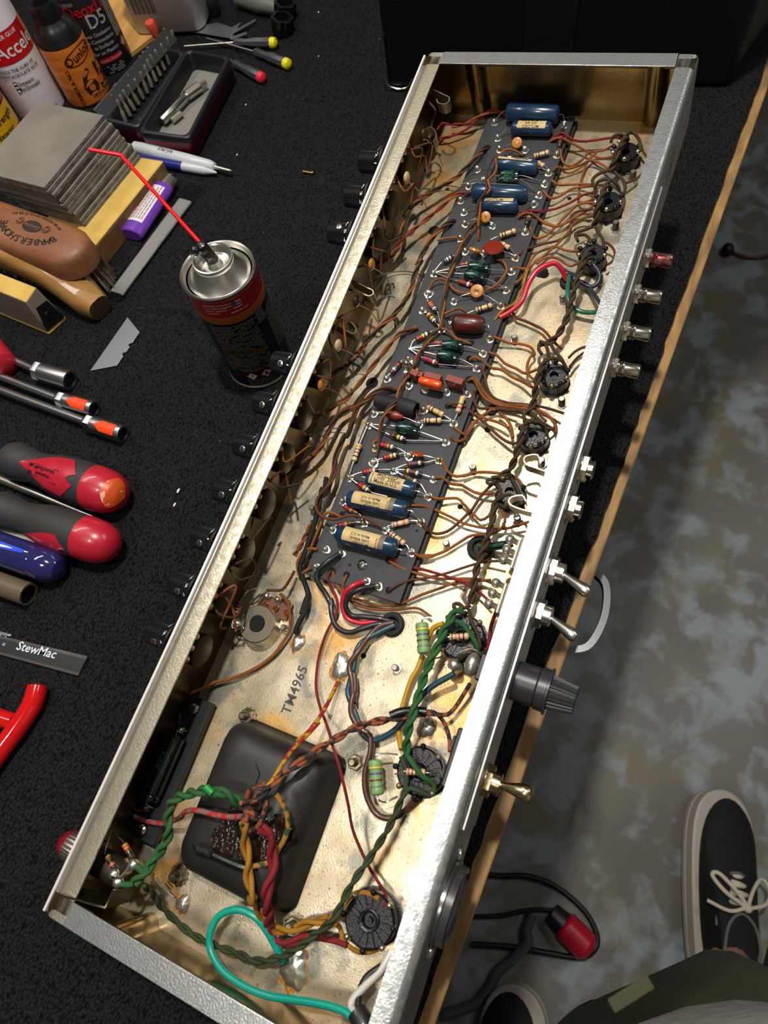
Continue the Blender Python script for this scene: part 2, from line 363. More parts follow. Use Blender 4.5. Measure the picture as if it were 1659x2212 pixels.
# chrome drawer pull
m = M(); hx = T(1283, 1322, -.045)
ya = eY(hx.x)+.012
hp = [V((hx.x-.048, ya-.002, -.05)), V((hx.x-.040, ya-.004, -.05)), V((hx.x-.033, ya-.010, -.05)), V((hx.x-.024, ya-.024, -.05)), V((hx.x, ya-.029, -.05)), V((hx.x+.024, ya-.024, -.05)), V((hx.x+.033, ya-.010, -.05)), V((hx.x+.040, ya-.004, -.05)), V((hx.x+.048, ya-.002, -.05))]
m.tube(hp, .004, flat=((0, 0, 1), .0024, .0034)); 
for sx in (-.044, .044): m.ball((hx.x+sx, ya-.006, -.05), .004, sc=(1, .6, 1))
pull = bt(m.build('handle', mat('chrome', '#8f9194', .25, 1.0), label='bright chrome drawer pull'))
# legs not needed below: the carcass stands on the floor

# ================================================================ AMPLIFIER CHASSIS
AMPM = Matrix(((CHX.x, CHY.x, CHZ.x, CH0.x), (CHX.y, CHY.y, CHZ.y, CH0.y), (CHX.z, CHY.z, CHZ.z, CH0.z), (0, 0, 0, 1)))
AMP = empty('amplifier_chassis', mw=AMPM, label='long open silver metal amplifier chassis full of wires and capacitors on the black carpet', cat='amplifier')
def P(m, name, mats, **k): return m.build(name, mats, parent=AMP, **k)
def bow(x): return BOW*math.sin(PI*max(0, min(1, x/L)))
TH = .0012
# floor plate
def platemat():
    m = mat('stained plated floor', '#b3a588', .36, .72); nt = m.node_tree; N = nt.nodes; K = nt.links; b = N['Principled BSDF']
    tc = N.new('ShaderNodeTexCoord')
    def noise(sc, det, lo, hi, dist=0, off=(0, 0, 0)):
        mp = N.new('ShaderNodeMapping'); mp.inputs['Location'].default_value = off; K.new(tc.outputs['Object'], mp.inputs[0])
        n = N.new('ShaderNodeTexNoise'); n.inputs['Scale'].default_value = sc; n.inputs['Detail'].default_value = det; n.inputs['Distortion'].default_value = dist; K.new(mp.outputs[0], n.inputs['Vector'])
        r = N.new('ShaderNodeMapRange'); r.inputs[1].default_value = lo; r.inputs[2].default_value = hi; K.new(n.outputs['Fac'], r.inputs[0]); return r.outputs[0]
    def mix(f, a, c):
        x = N.new('ShaderNodeMix'); x.data_type = 'RGBA'; K.new(f, x.inputs[0])
        for i, q in ((6, a), (7, c)):
            if isinstance(q, str): x.inputs[i].default_value = s2l(q)
            else: K.new(q, x.inputs[i])
        return x.outputs[2]
    a = mix(noise(28, 6, .38, .62), '#cfc3ab', '#b7a98b')
    a = mix(noise(45, 7, .53, .63, .4, (3, 1, 0)), a, '#8f8c80')
    a = mix(noise(20, 6, .55, .68, .6, (7, 2, 0)), a, '#c79a58')
    a = mix(noise(600, 3, .62, .72, 0, (1, 5, 0)), a, '#6a6250')
    K.new(a, b.inputs['Base Color'])
    r = N.new('ShaderNodeMapRange'); r.inputs[3].default_value = .30; r.inputs[4].default_value = .48; K.new(noise(60, 5, .3, .7), r.inputs[0]); K.new(r.outputs[0], b.inputs['Roughness'])
    n = N.new('ShaderNodeTexNoise'); n.inputs['Scale'].default_value = 900; K.new(tc.outputs['Object'], n.inputs['Vector'])
    u = N.new('ShaderNodeBump'); u.inputs['Strength'].default_value = .12; u.inputs['Distance'].default_value = .0008; K.new(n.outputs['Fac'], u.inputs['Height']); K.new(u.outputs[0], b.inputs['Normal'])
    return m
hole = mat('open hole', '#020202', .9)
m = M(); m.box((0, 0, -TH), (L, W, 0))
def disc(m, x, y, r, z, mi, n=20): m.add([(x+r*math.cos(2*PI*i/n), y+r*math.sin(2*PI*i/n), z) for i in range(n)], [tuple(range(n))], mi)
for c, x, y, r in (('H', 410, 65, 1.6), ('F', 280, 870, 2.2), ('I', 1508, 858, 1.7), ('N', 843, 428, 3.0), ('B', 1052, 668, 2.2), ('B', 290, 1365, 1.5), ('A', 325, 1110, 1.2), ('A', 525, 1280, 1.5), ('F', 325, 655, 4.0), ('E', 330, 350, 4.5), ('C', 1400, 770, 4.5), ('D', 90, 850, 3), ('C', 190, 300, 4.0)):
    p = c_(c, x, y, 0); disc(m, p.x, p.y, r/1000, .00012, 1)
FP = P(m, 'floor_plate', [platemat(), hole], flat=True, label='stained beige plated metal floor')
# stamp and small marks
m = M(); a = c_('I', 862, 1180, 0)
m.text('TM4965', flatfn((a.x, a.y, .00025), (1, 0, 0), (0, 1, 0)), .0088)
sm = m.build('stamped_number', inkt, parent=FP, label='dark stamped number TM4965', flat=True)
# walls: right (y=0), left (y=W), far (x=L), near (x=0); each a bent sheet
def sheet(m, prof, xs, fn, mi=0, inner=None):                  # prof in (y,z) closed polygon
    n = len(prof); vs = []; fs = []
    for x in xs:
        for y, z in prof: vs.append(fn(x, y, z))
    for j in range(len(xs)-1):
        for i in range(n): fs.append((j*n+i, j*n+(i+1) % n, (j+1)*n+(i+1) % n, (j+1)*n+i))
    fs += [tuple(range(n))[::-1], tuple((len(xs)-1)*n+i for i in range(n))]
    k0 = len(m.m); m.add(vs, fs, mi)
    if inner is not None:
        for j in range(len(xs)-1):
            for i in range(n):
                if i >= n//2: m.m[k0+j*n+i] = inner
def lipprof(fl, r=.004):
    o = [(0, -TH), (0, H-r)]+[(r-r*math.cos(t), H-r+r*math.sin(t)) for t in (PI/8, PI/4, 3*PI/8)]+[(r, H), (fl, H)]
    i = [(fl, H-TH), (r, H-TH)]+[(r-(r-TH)*math.cos(t), H-r+(r-TH)*math.sin(t)) for t in (3*PI/8, PI/4, PI/8)]+[(TH, H-r), (TH, -TH)]
    return o+i
xs = [L*i/40 for i in range(41)]
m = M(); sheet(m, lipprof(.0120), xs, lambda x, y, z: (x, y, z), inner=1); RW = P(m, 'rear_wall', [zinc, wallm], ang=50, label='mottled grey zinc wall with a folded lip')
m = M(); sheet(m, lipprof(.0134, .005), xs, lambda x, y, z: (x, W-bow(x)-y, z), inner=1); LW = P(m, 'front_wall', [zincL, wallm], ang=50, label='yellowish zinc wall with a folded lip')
def endwall(sgn, x0, ribs):
    """end sheets with vertical folded ribs; lip turned inward"""
    m = M(); ys = []; y = .0008
    while y < W-.0008: ys.append(y); y += .0015
    ys.append(W-.0008); vs = []; fs = []
    def dep(y, z):
        d = 0
        for rb in ribs:
            t = abs(y-rb)/.0065
            if t < 1: d = max(d, .0055*math.cos(t*PI/2)**.7)
        return d
    lip = .0115
    zs = [0, .01, .03, H-.004, H-.0012, H, H]; off = [0, 0, 0, 0, .0012, .004, lip]
    for y in ys:
        for k, (z, o) in enumerate(zip(zs, off)):
            d = dep(y, z)*(1 if k < 5 else 0)
            if k == 6: d = 0; o = max(lip-(.004 if any(abs(y-rb) < .005 for rb in ribs) else 0), .004) if True else o
            vs.append((x0-sgn*(o+d), y, z))
    k = len(zs); n0 = len(vs)
    for y_i, y in enumerate(ys):
        for j in range(k): a = vs[y_i*k+j]; vs.append((a[0]+(sgn*TH if j < 5 else 0), a[1], a[2]-(0 if j < 5 else TH)))
    for i in range(len(ys)-1):
        for j in range(k-1):
            a = i*k+j; f = (a, a+1, a+k+1, a+k); fs.append(f); fs.append(tuple(q+n0 for q in f)[::-1])
        a = i*k+k-1; fs.append((a, a+n0, a+k+n0, a+k))
    m.add(vs, fs); return m
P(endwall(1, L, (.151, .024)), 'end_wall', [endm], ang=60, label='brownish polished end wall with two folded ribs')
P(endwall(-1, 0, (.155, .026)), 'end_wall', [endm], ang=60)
for nm, xx, s in (('far', L, -1), ('near', 0, 1)):       # flat zinc cap of each end lip
    m = M(); m.box((xx if s > 0 else xx-.0115, .0125, H), (xx+.0115 if s > 0 else xx, W-.0138, H+.0007)); P(m, 'end_lip', zinc, bev=.0003)
# front panel plates (bright edge seen from above)
m = M(); prof = [(-.0001, .003), (-.0001, H-.0035), (-.0012, H-.0035), (-.0012, .003)]
sheet(m, prof, xs, lambda x, y, z: (x, W-bow(x)-y, z)); P(m, 'front_panel', mat('bright panel edge', '#d8d6d2', .25, .9), label='bright metal edged control panel')
m = M(); prof = [(-.0016, .002), (-.0016, H-.002), (-.0030, H-.002), (-.0030, .002)]
sheet(m, prof, xs, lambda x, y, z: (x, W-bow(x)-y, z)); P(m, 'front_panel', [mat('white panel edge', '#e4dfda', .35, .3)])
# rear panel strip
m = M(); m.box((.117, -.0016, .007), (.502, -.0002, .043)); RP = P(m, 'rear_panel', [alu], bev=.0003, label='grey brushed aluminium rear strip')
m = M()
for i, (tx, xx) in enumerate((('FUSE', .172), ('FOOT SWITCH', .305), ('REVERB', .402), ('GROUND', .128))): m.text(tx, flatfn((xx, -.0018, .034), (-1, 0, 0), (0, 0, 1)), .0032)
def ring(m, c, ax, ay, r, w, mi=0, n=28, sy=1):
    vs = []; fs = []
    for i in range(n):
        a = 2*PI*i/n
        for rr in (r-w/2, r+w/2): vs.append(V(c)+V(ax)*(rr*math.cos(a))+V(ay)*(rr*sy*math.sin(a)))
    for i in range(n): j = (i+1) % n; fs.append((i*2, j*2, j*2+1, i*2+1))
    m.add(vs, fs, mi)
m2 = M()
for r in (.0105, .0085): ring(m2, (.535, -.0004, .026), (1, 0, 0), (0, 0, 1), r, .0004)
m2.text('UL', flatfn((.535, -.0004, .026), (-1, 0, 0), (0, 0, 1)), .009)
m2.build('round_stamp', mat('stamp grey', '#3a3a3a', .5), parent=RW, flat=True)

# ---- control knobs
rib = mat('ridged black plastic', '#101113', .38, spec=.35); wnum = mat('white print', '#ffffff', .5)
KX = (.514, .482, .449, .341, .310, .278, .2455, .2125, .181, .149)
KR = (2.6, 4.0, 6.0, 2.0, 1.2, 1.2, 1.2, 1.2, 2.0, 1.6)
def knob_mesh():
    m = M(); m.lathe((0, 0, 0), (0, 1, 0), [(0, .0143), (.0014, .0143), (.0020, .0138), (.0078, .0083), (.0080, .0078)], 48)
    m.lathe((0, 0, 0), (0, 1, 0), [(.0078, .0078), (.0088, .0078), (.0212, .0074), (.0222, .0066)], 120, rf=lambda i, h: 1.0 if i % 3 else .93)
    return m
kbase = None
KN = []
for i, x in enumerate(KX):
    y0 = W-bow(x)+.0062
    if kbase is None:
        kbase = knob_mesh().build('control_knob', rib, parent=AMP, label='ridged black knob with white numbers', ang=25); k = kbase
        ms = M(); ms.lathe((0, 0, 0), (0, 0, 1), [(0, .0022), (.0006, .0022), (.0008, .0018)], 20, 0); ms.box((-.0019, -.0003, .00075), (.0019, .0003, .00085), 1)
        scr = ms.build('set_screw', [steel, black], label='slotted steel screw'); 
        s_ = scr
    else:
        k = kbase.copy(); SC.collection.objects.link(k); k.parent = AMP; s_ = scr.copy(); SC.collection.objects.link(s_)
    k.location = (x, y0, .0330)
    if i in (0, 1): th = -2.2
    else: th = math.radians((18, 0, 4, 30, 32, 34, 34, 34, 36, 36)[i])
    d = V((-math.sin(th), 0, math.cos(th))) if i > 2 else V((-math.sin(th)*.6, 0, math.cos(th))).normalized()
    s_.parent = k; yy = V((0, 1, 0)); s_.matrix_local = Matrix(((d.z, 0, d.x, d.x*.0077), (0, 1, 0, .0125), (-d.x, 0, d.z, d.z*.0077), (0, 0, 0, 1)))
    # numbers on the conical skirt
    mn = M(); nums = '1 2 3 4 5 6 7 8 9 10'.split()
    for j, t in enumerate(nums):
        a = math.radians(-(KR[i]-(j+1))*28)                # angle from up, towards +x
        rad = V((math.sin(a), 0, math.cos(a))); tan = V((math.cos(a), 0, -math.sin(a))); sl = (rad*(-.0055)+V((0, .0058, 0))).normalized()
        nrm = (rad*.0058+V((0, .0055, 0))).normalized()
        ctr = rad*.0112+V((0, .0048, 0))+nrm*.0003
        mn.text(t, flatfn(ctr, -tan, sl*-1), .0066)
    mn.build('numerals', wnum, parent=k, flat=True)
# ---- pilot jewel lamp
m = M(); m.lathe((.026, W+.003, .031), (0, 1, 0), [(0, .0100), (.002, .0100), (.002, .0088), (.010, .0088), (.013, .0082)], 60, 0, rf=lambda i, h: 1 if i % 2 else .965)
m.lathe((.026, W+.015, .031), (0, 1, 0), [(0, .0085), (.003, .0080), (.0065, .0055), (.008, .002)], 10, 1)
m.lathe((.026, W-.0015, .031), (0, -1, 0), [(0, .0100), (.003, .0100), (.003, .0075), (.018, .0075), (.0195, .006)], 28, 2)
P(m, 'pilot_lamp', [steel, mat('red jewel', '#7a0a18', .1, coat=1), mat('dull metal barrel', '#6d665a', .35, .9)], label='red faceted jewel in a knurled metal collar')
# little black switch nub and screws/nuts on the front edge
m = M(); m.box((.368, W+.002-bow(.37), .016), (.376, W+.010-bow(.37), .026)); P(m, 'slide_switch', black, bev=.0006)
for x in (.392, .415, .565, .585):
    m = M(); m.lathe((x, W-bow(x)+.003, .026), (0, 1, 0), [(0, .0072), (.0025, .0072), (.0028, .005), (.0045, .005)], 6 if x > .4 else 20); P(m, 'jack_nut', steel)
# ---- potentiometers inside the front wall
def pot_side(x):
    y = W-bow(x)-.0014; m = M()
    m.lathe((x, y, .028), (0, -1, 0), [(0, .0098), (.001, .0100), (.0058, .0100), (.0066, .0088)], 28, 0)
    m.box((x-.009, y-.0035, .033), (x+.009, y-.0022, .0435), 1)
    for dx in (-.0068, 0, .0068):
        m.ribbon([(x+dx, y-.003, .038), (x+dx, y-.0045, .043), (x+dx, y-.009, .0440)], (.0016, 0, 0), .0003, 2); m.ball((x+dx, y-.008, .0447), .0021, 3)
    P(m, 'potentiometer', [mat('brass toned can', '#3a3222', .45, .8), mat('brown phenolic', '#4a2a18', .5), tin, solderd], label='side mounted control with three soldered lugs')
for x in KX: pot_side(x)
# coppery wires and small parts under the front lip
rr = random.Random(11)
for i in range(26):
    x = rr.uniform(.14, .57); y = W-bow(x)-.006; pts = [(x, y-rr.uniform(0, .006), .044)]
    for j in range(3): pts.append((x+rr.uniform(-.014, .014), y-rr.uniform(.004, .014), .040-.010*j))
    m = M(); m.tube(pts, rr.choice((.0008, .0007))); P(m, 'cloth_wire', rr.choice((copperd, copper, heater, heater)))
for x, cl_ in ((.425, ochre), (.36, tanm), (.395, brnm), (.33, ochre), (.54, brnm), (.50, tanm)):
    m = M(); y = W-bow(x)-.010; m.ball((x, y-.004, .036), .0042, 0, sc=(1, .45, 1)); m.tube([(x, y-.004, .033), (x+.004, y-.008, .02), (x+.002, y-.012, .006)], .00035, 1); P(m, 'disc_capacitor', [cl_, tin])
# jack springs: bent strips curling in from the walls
def spring(pts, hw=.0040, mt=mat('dull spring steel', '#a39b84', .35, .9), **k):
    m = M(); m.ribbon(pts, (0, 0, hw), .00035); return P(m, 'jack_spring', mt, label='curled bright metal contact strip', **k)
for c, z, pp in (('A', 40, ((350, 405), (430, 440), (500, 475), (550, 500), (540, 545), (490, 560), (445, 545), (438, 515))), ('A', 28, ((405, 895), (430, 850), (425, 795), (375, 760), (345, 790), (340, 840), (380, 860))),
               ('U', 36, ((680, 1500), (840, 1580), (905, 1610), (910, 1650), (860, 1670), (800, 1640))), ('U', 30, ((480, 1950), (640, 2030), (710, 2060), (735, 2010), (690, 1945), (640, 1935))),
               ('F', 26, ((930, 1370), (820, 1330), (710, 1290), (690, 1220), (740, 1190), (840, 1185), (875, 1280))), ('F', 26, ((780, 1820), (660, 1790), (540, 1740), (520, 1690), (560, 1650), (670, 1635), (710, 1700)))):
    spring([c_(c, x, y, z) for x, y in pp])
# ---- things on the rear wall, outside
def out(x, z): return V((x, -.0016, z))
def nut(m, c, r, h, mi=0, n=6): m.lathe(c, (0, -1, 0), [(0, r*1.15), (.0006, r*1.15)], 28, mi); m.lathe(V(c)+V((0, -.0006, 0)), (0, -1, 0), [(0, r), (h, r)], n, mi)
nick = mat('nickel plating', '#c9c4b6', .2, 1.0)
for i, x in enumerate((.467, .440, .413, .387)):
    m = M(); c = out(x, .020); nut(m, c, .0064, .0022)
    m.lathe(c, (0, -1, 0), [(.0025, .0046), (.004, .0042), (.0045, .0047), (.0052, .0042), (.006, .0047), (.0068, .0044), (.0075, .0043), (.0145, .0043), (.0155, .0038), (.0157, .0016), (.010, .0015)], 26, 1 if i == 0 else 0)
    P(m, 'phono_jack', [nick, mat('rusty red nickel', '#b58a86', .25, .9, '#8d3a3c', 300)], label='nickel phono socket, reddened at its rim' if i == 0 else 'nickel phono socket')
for x in (.319, .294):
    m = M(); c = out(x, .021); nut(m, c, .0085, .003); m.lathe(c, (0, -1, 0), [(.003, .0055), (.0065, .0055), (.007, .0048), (.007, .0035), (.002, .0034)], 26); P(m, 'quarter_inch_jack', nick, label='flat hexagon nut around a jack hole')
def toggle(x, z, name, mt, lab, ln=.0185, r=.0034, dirx=-.42, dz=.10):
    m = M(); c = out(x, z); nut(m, c, .0082, .0028); m.lathe(c, (0, -1, 0), [(.0028, .0058), (.0075, .0056), (.008, .004)], 24)
    o = P(m, name, mt, label=lab); d = V((dirx, -1, dz)).normalized()
    m = M(); m.lathe(c+V((0, -.006, 0)), d, [(0, .0018), (.004, .0019), (ln*.75, r), (ln*.93, r*1.02), (ln, r*.8), (ln*1.03, r*.35)], 24); m.build('lever', mt, parent=o)
toggle(.256, .021, 'toggle_switch', steel, 'chrome toggle with its bat lever to the side'); toggle(.231, .021, 'toggle_switch', steel, 'chrome toggle with its bat lever to the side')
toggle(.141, .021, 'toggle_switch', mat('worn gold plating', '#b99452', .22, 1, '#cfc7b0', 500), 'brassy yellow worn toggle with a short lever', ln=.018, r=.0042, dirx=.10, dz=.18)
m = M(); c = out(.193, .022)
m.lathe(c, (0, -1, 0), [(0, .0105), (.011, .0105), (.0115, .010), (.0120, .0112), (.0165, .0112), (.0168, .0122), (.0178, .0122), (.0180, .0095)], 36)
m.lathe(c, (0, -1, 0), [(.018, .0090), (.031, .0072), (.0315, .0062)], 96, rf=lambda i, h: 1 if i % 4 < 2 else .90)
P(m, 'fuse_holder', mat('aged grey black plastic', '#2b2a2c', .38), label='ridged dark grey plastic cap')
m = M(); c = V((.081, 0, .022)); m.lathe(c, (0, -1, 0), [(0, .0205), (.002, .0205), (.0025, .0190), (.006, .0185), (.0065, .0165), (.0055, .0155), (.0055, 0)], 40); P(m, 'power_outlet', mat('grey steel cup', '#6a6a6c', .25, .8), label='round grey mains outlet')
for x in (.104, .059):
    m = M(); m.lathe((x, 0, .022), (0, -1, 0), [(0, .0042), (.001, .0042), (.002, .003), (.0023, .001)], 20); P(m, 'screw', steel)
# ================================================================ CIRCUIT BOARD AND ITS PARTS
BZ = 8.0
m = M(); m.box((.2145, .0775, .0055), (.5935, .1425, .008)); m.box((.2165, .0757, .0012), (.5935, .1410, .0042), 1)
CB = P(m, 'circuit_board', [fibre, fibred], bev=.0003, label='long grey black fibre board')
m = M()
for c, x, y, r in (('G', 565, 1045, 2.2), ('G', 1035, 1220, 2.2), ('G', 515, 370, 2.2), ('G', 400, 1005, 2.6), ('G', 1295, 262, 2.2), ('C', 610, 1560, 2.2), ('C', 900, 635, 2.4), ('C', 410, 200, 2.4), ('A', 885, 905, 2.6), ('E', 1180, 610, 2.3), ('E', 1415, 310, 2.6), ('E', 1425, 85, 2.3), ('C', 590, 1735, 2.3), ('G', 1040, 880, 2.6), ('A', 570, 1575, 2.4), ('A', 1200, 975, 2.3), ('C', 910, 850, 2.4), ('G', 1350, 550, .8), ('G', 600, 935, .9)):
    p = c_(c, x, y, BZ); disc(m, p.x, p.y, r/1000, BZ/1000+.00012, 0)
m.build('eyelet_hole', hole, parent=CB, flat=True)
def screw(c, x, y, z, r=3.0, parent=None, name='screw'):
    p = c_(c, x, y, z); m = M(); r /= 1000; m.lathe(p, (0, 0, 1), [(0, r), (r*.3, r*.95), (r*.55, r*.6), (r*.62, .0002)], 24, 0)
    for a in (.4, .4+PI/2): m.obox(p+V((0, 0, r*.60)), V((math.cos(a), math.sin(a), 0))*r*.5, V((-math.sin(a), math.cos(a), 0))*r*.10, V((0, 0, r*.05)), 1)
    return m.build(name, [nick, mat('screw recess', '#2a2824', .6, .5)], parent=parent or AMP)
screw('G', 740, 935, BZ, 3.3); screw('C', 375, 1325, BZ, 2.6); screw('A', 1085, 990, BZ, 2.8)
# solder joints on turrets
SJ = [('A', 945, 670), ('A', 975, 810), ('A', 990, 910), ('A', 1220, 915), ('A', 1575, 690), ('A', 1505, 960), ('A', 1430, 1120), ('A', 790, 1090), ('A', 710, 1240), ('A', 1395, 1220), ('A', 1345, 1320), ('A', 640, 1370), ('A', 670, 1475), ('A', 1300, 1400), ('A', 680, 1580), ('A', 925, 1595),
      ('C', 1215, 300), ('C', 485, 375), ('C', 540, 520), ('C', 755, 540), ('C', 1105, 590), ('C', 190, 770), ('C', 1060, 745), ('C', 1000, 950), ('C', 130, 990), ('C', 410, 1080), ('C', 940, 1130), ('C', 60, 1180), ('C', 275, 1395), ('C', 820, 1500), ('C', 740, 1660), ('C', 670, 1830),
      ('E', 735, 75), ('E', 490, 290), ('E', 735, 365), ('E', 925, 410), ('E', 1160, 435), ('E', 1390, 460), ('E', 905, 640), ('E', 345, 680), ('E', 850, 800), ('E', 285, 810), ('E', 1240, 785), ('E', 1150, 1000), ('E', 355, 1060), ('E', 740, 1150), ('E', 340, 1230), ('E', 1075, 1205), ('E', 570, 1320), ('E', 1010, 1410), ('E', 70, 1400), ('E', 950, 1610),
      ('G', 515, 215), ('G', 750, 460), ('G', 400, 530), ('G', 990, 530), ('G', 1385, 445), ('G', 1275, 790), ('G', 325, 755), ('G', 495, 800), ('G', 215, 950), ('G', 775, 1110), ('G', 910, 1170)]
sj_mesh = {}
for i, (c, x, y) in enumerate(SJ):
    p = c_(c, x, y, BZ+2.4); big = 1.3 if (c, x) in (('E', 740), ('E', 340), ('C', 130)) else 1.0; k = (i*7) % 3
    if k not in sj_mesh:
        m = M(); m.lathe((0, 0, -.0024), (0, 0, 1), [(0, .0026), (.0003, .0026), (.0006, .0013), (.0018, .0012), (.0026, .0019), (.0036, .0015), (.0042, .0006), (.0044, .0001)], 14, rf=lambda i, h, k=k: 1+.13*math.sin(i*1.3+k*2+h*900))
        o = m.build('solder_joint', [solder, solder, solderd][k], parent=AMP); sj_mesh[k] = o
    else: o = sj_mesh[k].copy(); SC.collection.objects.link(o); o.parent = AMP
    o.location = p; o.scale = (big, big, 1); o.rotation_euler = (0, 0, i*1.1)
def lead(m, pts, r=.00038, mi=0): m.tube(pts, r, mi, 6)
def arc(a, b, up=.0012):
    mid = (a+b)/2; mid.z = max(a.z, b.z)+up; return [a, mid, b]
def blk(name, c, x0, y0, x1, y1, z, r, mt, ends=None, prof=None, n=24, extra=None, label=None, lz=BZ+2.5):
    """axial part lying between two pixels; ends: lead end pixels"""
    a = c_(c, x0, y0, z); b = c_(c, x1, y1, z); l = (b-a).length; r /= 1000; d = (b-a)/l
    pf = prof(l, r) if prof else [(0, r*.55), (r*.12, r*.85), (r*.45, r), (l-r*.45, r), (l-r*.12, r*.85), (l, r*.55)]
    m = M(); m.lathe(a, d, pf, n, 0)
    if ends:
        for (cc, ex, ey), s_, dd in ((ends[0], a, -d), (ends[1], b, d)):
            if ex is None: continue
            e = c_(cc, ex, ey, lz); q = s_+dd*min(.003, (e-s_).length*.4); lead(m, [s_, q, e], mi=1)
    o = m.build(name, [mt, tin]+(extra or []), parent=AMP, label=label); return o, a, b, d, l, r
def bluecap(c, x0, y0, x1, y1, r, ends, lab=None, txt=None, flip=1, grey=False):
    pf = lambda l, r: [(0, r*.5), (.0006, r*.82), (.0022, r), (l-.0022, r), (l-.0006, r*.82), (l-.0004, r*.6), (l, r*.5)]
    o, a, b, d, l, r = blk('moulded_capacitor', c, x0, y0, x1, y1, BZ+r+.3, r, blue, ends, pf, 36, label='glossy navy blue tubular capacitor')
    if lab:
        s0, s1, a0, a1 = lab; z = (V((0, 0, 1))-d*d.z).normalized(); x = z.cross(d)   # toward near side
        if x.x > 0: x = -x
        def cf(s_, ang, rr): return a+d*(s_*l)+(z*math.cos(ang)+x*math.sin(ang))*rr
        m = M(); n = 12; vs = []; fs = []
        for i in range(n+1):
            g = a0+(a1-a0)*i/n
            for s_ in (s0, s1): vs.append(cf(s_, g, r+.00012))
        for i in range(n): fs.append((i*2, i*2+2, i*2+3, i*2+1))
        m.add(vs, fs, 0)
        if txt:
            for t, sz, rot, sp, ag in txt:
                def fn(X, Y, rot=rot, sp=sp, ag=ag):
                    if rot == 0: u, v = X, -Y
                    elif rot == 180: u, v = -X, Y
                    elif rot == 90: u, v = -Y, -X
                    return cf(sp+u/l, ag+v/r, r+.00022)
                m.text(t, fn, sz, 1)
        if grey:
            vs = []; fs = []
            for i in range(n+1):
                g = a0-.2+(a1-a0+.2)*i/n
                for s_ in (s1+.003, s1+.085): vs.append(cf(s_, g, r+.0001))
            for i in range(n): fs.append((i*2, i*2+2, i*2+3, i*2+1))
            m.add(vs, fs, 2)
        m.build('paper_label', [paper, inkm, mat('grey print band', '#6d6656', .5)], parent=o, flat=True, label='tan paper label with black print')
    return o
T400 = [('MOLDED', .0026, 180, .46, .70), ('.1mfd 400vdc', .0026, 180, .44, .28), ('Made in U.S.', .0026, 180, .42, -.14), ('MILWAUKEE', .0011, 90, .70, .25)]
bluecap('A', 1058, 585, 1528, 612, 6.6, (('A', 945, 670), ('A', 1575, 690)))
bluecap('A', 1100, 735, 1462, 742, 5.0, (('A', 975, 810), ('A', 1575, 690)), (.17, .86, -.75, .75), [('MOLDED', .0030, 180, .5, .5), ('.022-400', .0026, 180, .5, 0), ('Made in U.S.', .0024, 180, .45, -.5)])
bluecap('A', 965, 1055, 1332, 1090, 5.0, (('A', 790, 1090), ('A', 1430, 1120)), (.05, .85, -1.0, -.1), [('MOLDED', .0024, 180, .6, -.4), ('.047-200', .0022, 180, .5, -.75)])
bluecap('A', 748, 1300, 1238, 1325, 5.6, (('A', 640, 1370), ('A', 1345, 1320)), (.2, .82, -1.2, -.55), [('Made in U.S.', .0022, 180, .5, -.85)])
bluecap('A', 790, 1425, 1155, 1432, 4.9, (('A', 670, 1475), ('A', 1300, 1400)), (.2, .9, -.9, .1), [('MOLDED', .0030, 180, .45, -.15), ('.022', .0024, 180, .45, -.6)])
bluecap('E', 275, 1415, 812, 1555, 5.2, (('E', 70, 1400), ('E', 950, 1610)), (.10, .79, -.95, .75), [('MOLDED', .0034, 0, .44, -.55), ('.1mfd  200vdc', .0032, 0, .47, -.1), ('Made in U.S.', .0032, 0, .45, .35), ('MILWAUKEE', .0011, 90, .15, 0)])
bluecap('G', 578, 185, 1250, 325, 5.7, (('G', 515, 215), ('G', 1385, 445)), (.12, .72, -.95, .7), T400, grey=True)
bluecap('G', 460, 580, 1135, 755, 5.9, (('G', 400, 530), ('G', 1275, 790)), (.14, .73, -.95, .75), T400, grey=True)
def elec(c, x0, y0, x1, y1, r, e0, e1, nprint=3):
    pf = lambda l, r: [(0, r*.6), (.0004, r*.95), (.0010, r), (l*.80, r), (l*.83, r*.9), (l*.86, r), (l-.0004, r*.95), (l, r*.7)]
    o, a, b, d, l, r = blk('electrolytic_capacitor', c, x0, y0, x1, y1, BZ+r+.5, r, egreen, (e0, e1), pf, 24, label='shiny dark green sleeved capacitor')
    z = (V((0, 0, 1))-d*d.z).normalized(); x = z.cross(d); x = -x if x.x > 0 else x; m = M()
    for t, sz, ag in (('SPRAGUE', .0015, -.75), ('TVA-1205', .0019, -.2), ('25UF 25VDC', .0015, .3), ('8643L', .0014, .7)):
        m.text(t, lambda X, Y, ag=ag: a+d*(l*.40+X)+(z*math.cos(ag-Y/r)+x*math.sin(ag-Y/r))*(r+.0001), sz)
    m.build('green_print', gtext, parent=o, flat=True)
elec('A', 1000, 1160, 1165, 1160, 3.6, ('A', 710, 1240), ('A', 1395, 1220)); elec('A', 990, 1205, 1160, 1205, 3.4, ('A', 710, 1240), ('A', 1345, 1320))
elec('C', 592, 705, 815, 735, 3.9, ('C', 190, 770), ('C', 1060, 745)); elec('C', 548, 795, 768, 845, 3.9, ('C', 190, 770), ('C', 1000, 950))
elec('C', 290, 1590, 518, 1600, 3.9, ('C', -90, 1620), ('C', 740, 1660)); elec('C', 240, 1695, 462, 1740, 3.9, ('C', -90, 1620), ('C', 670, 1830))
elec('E', 612, 840, 850, 895, 4.0, ('E', 285, 810), ('E', 1150, 1000))
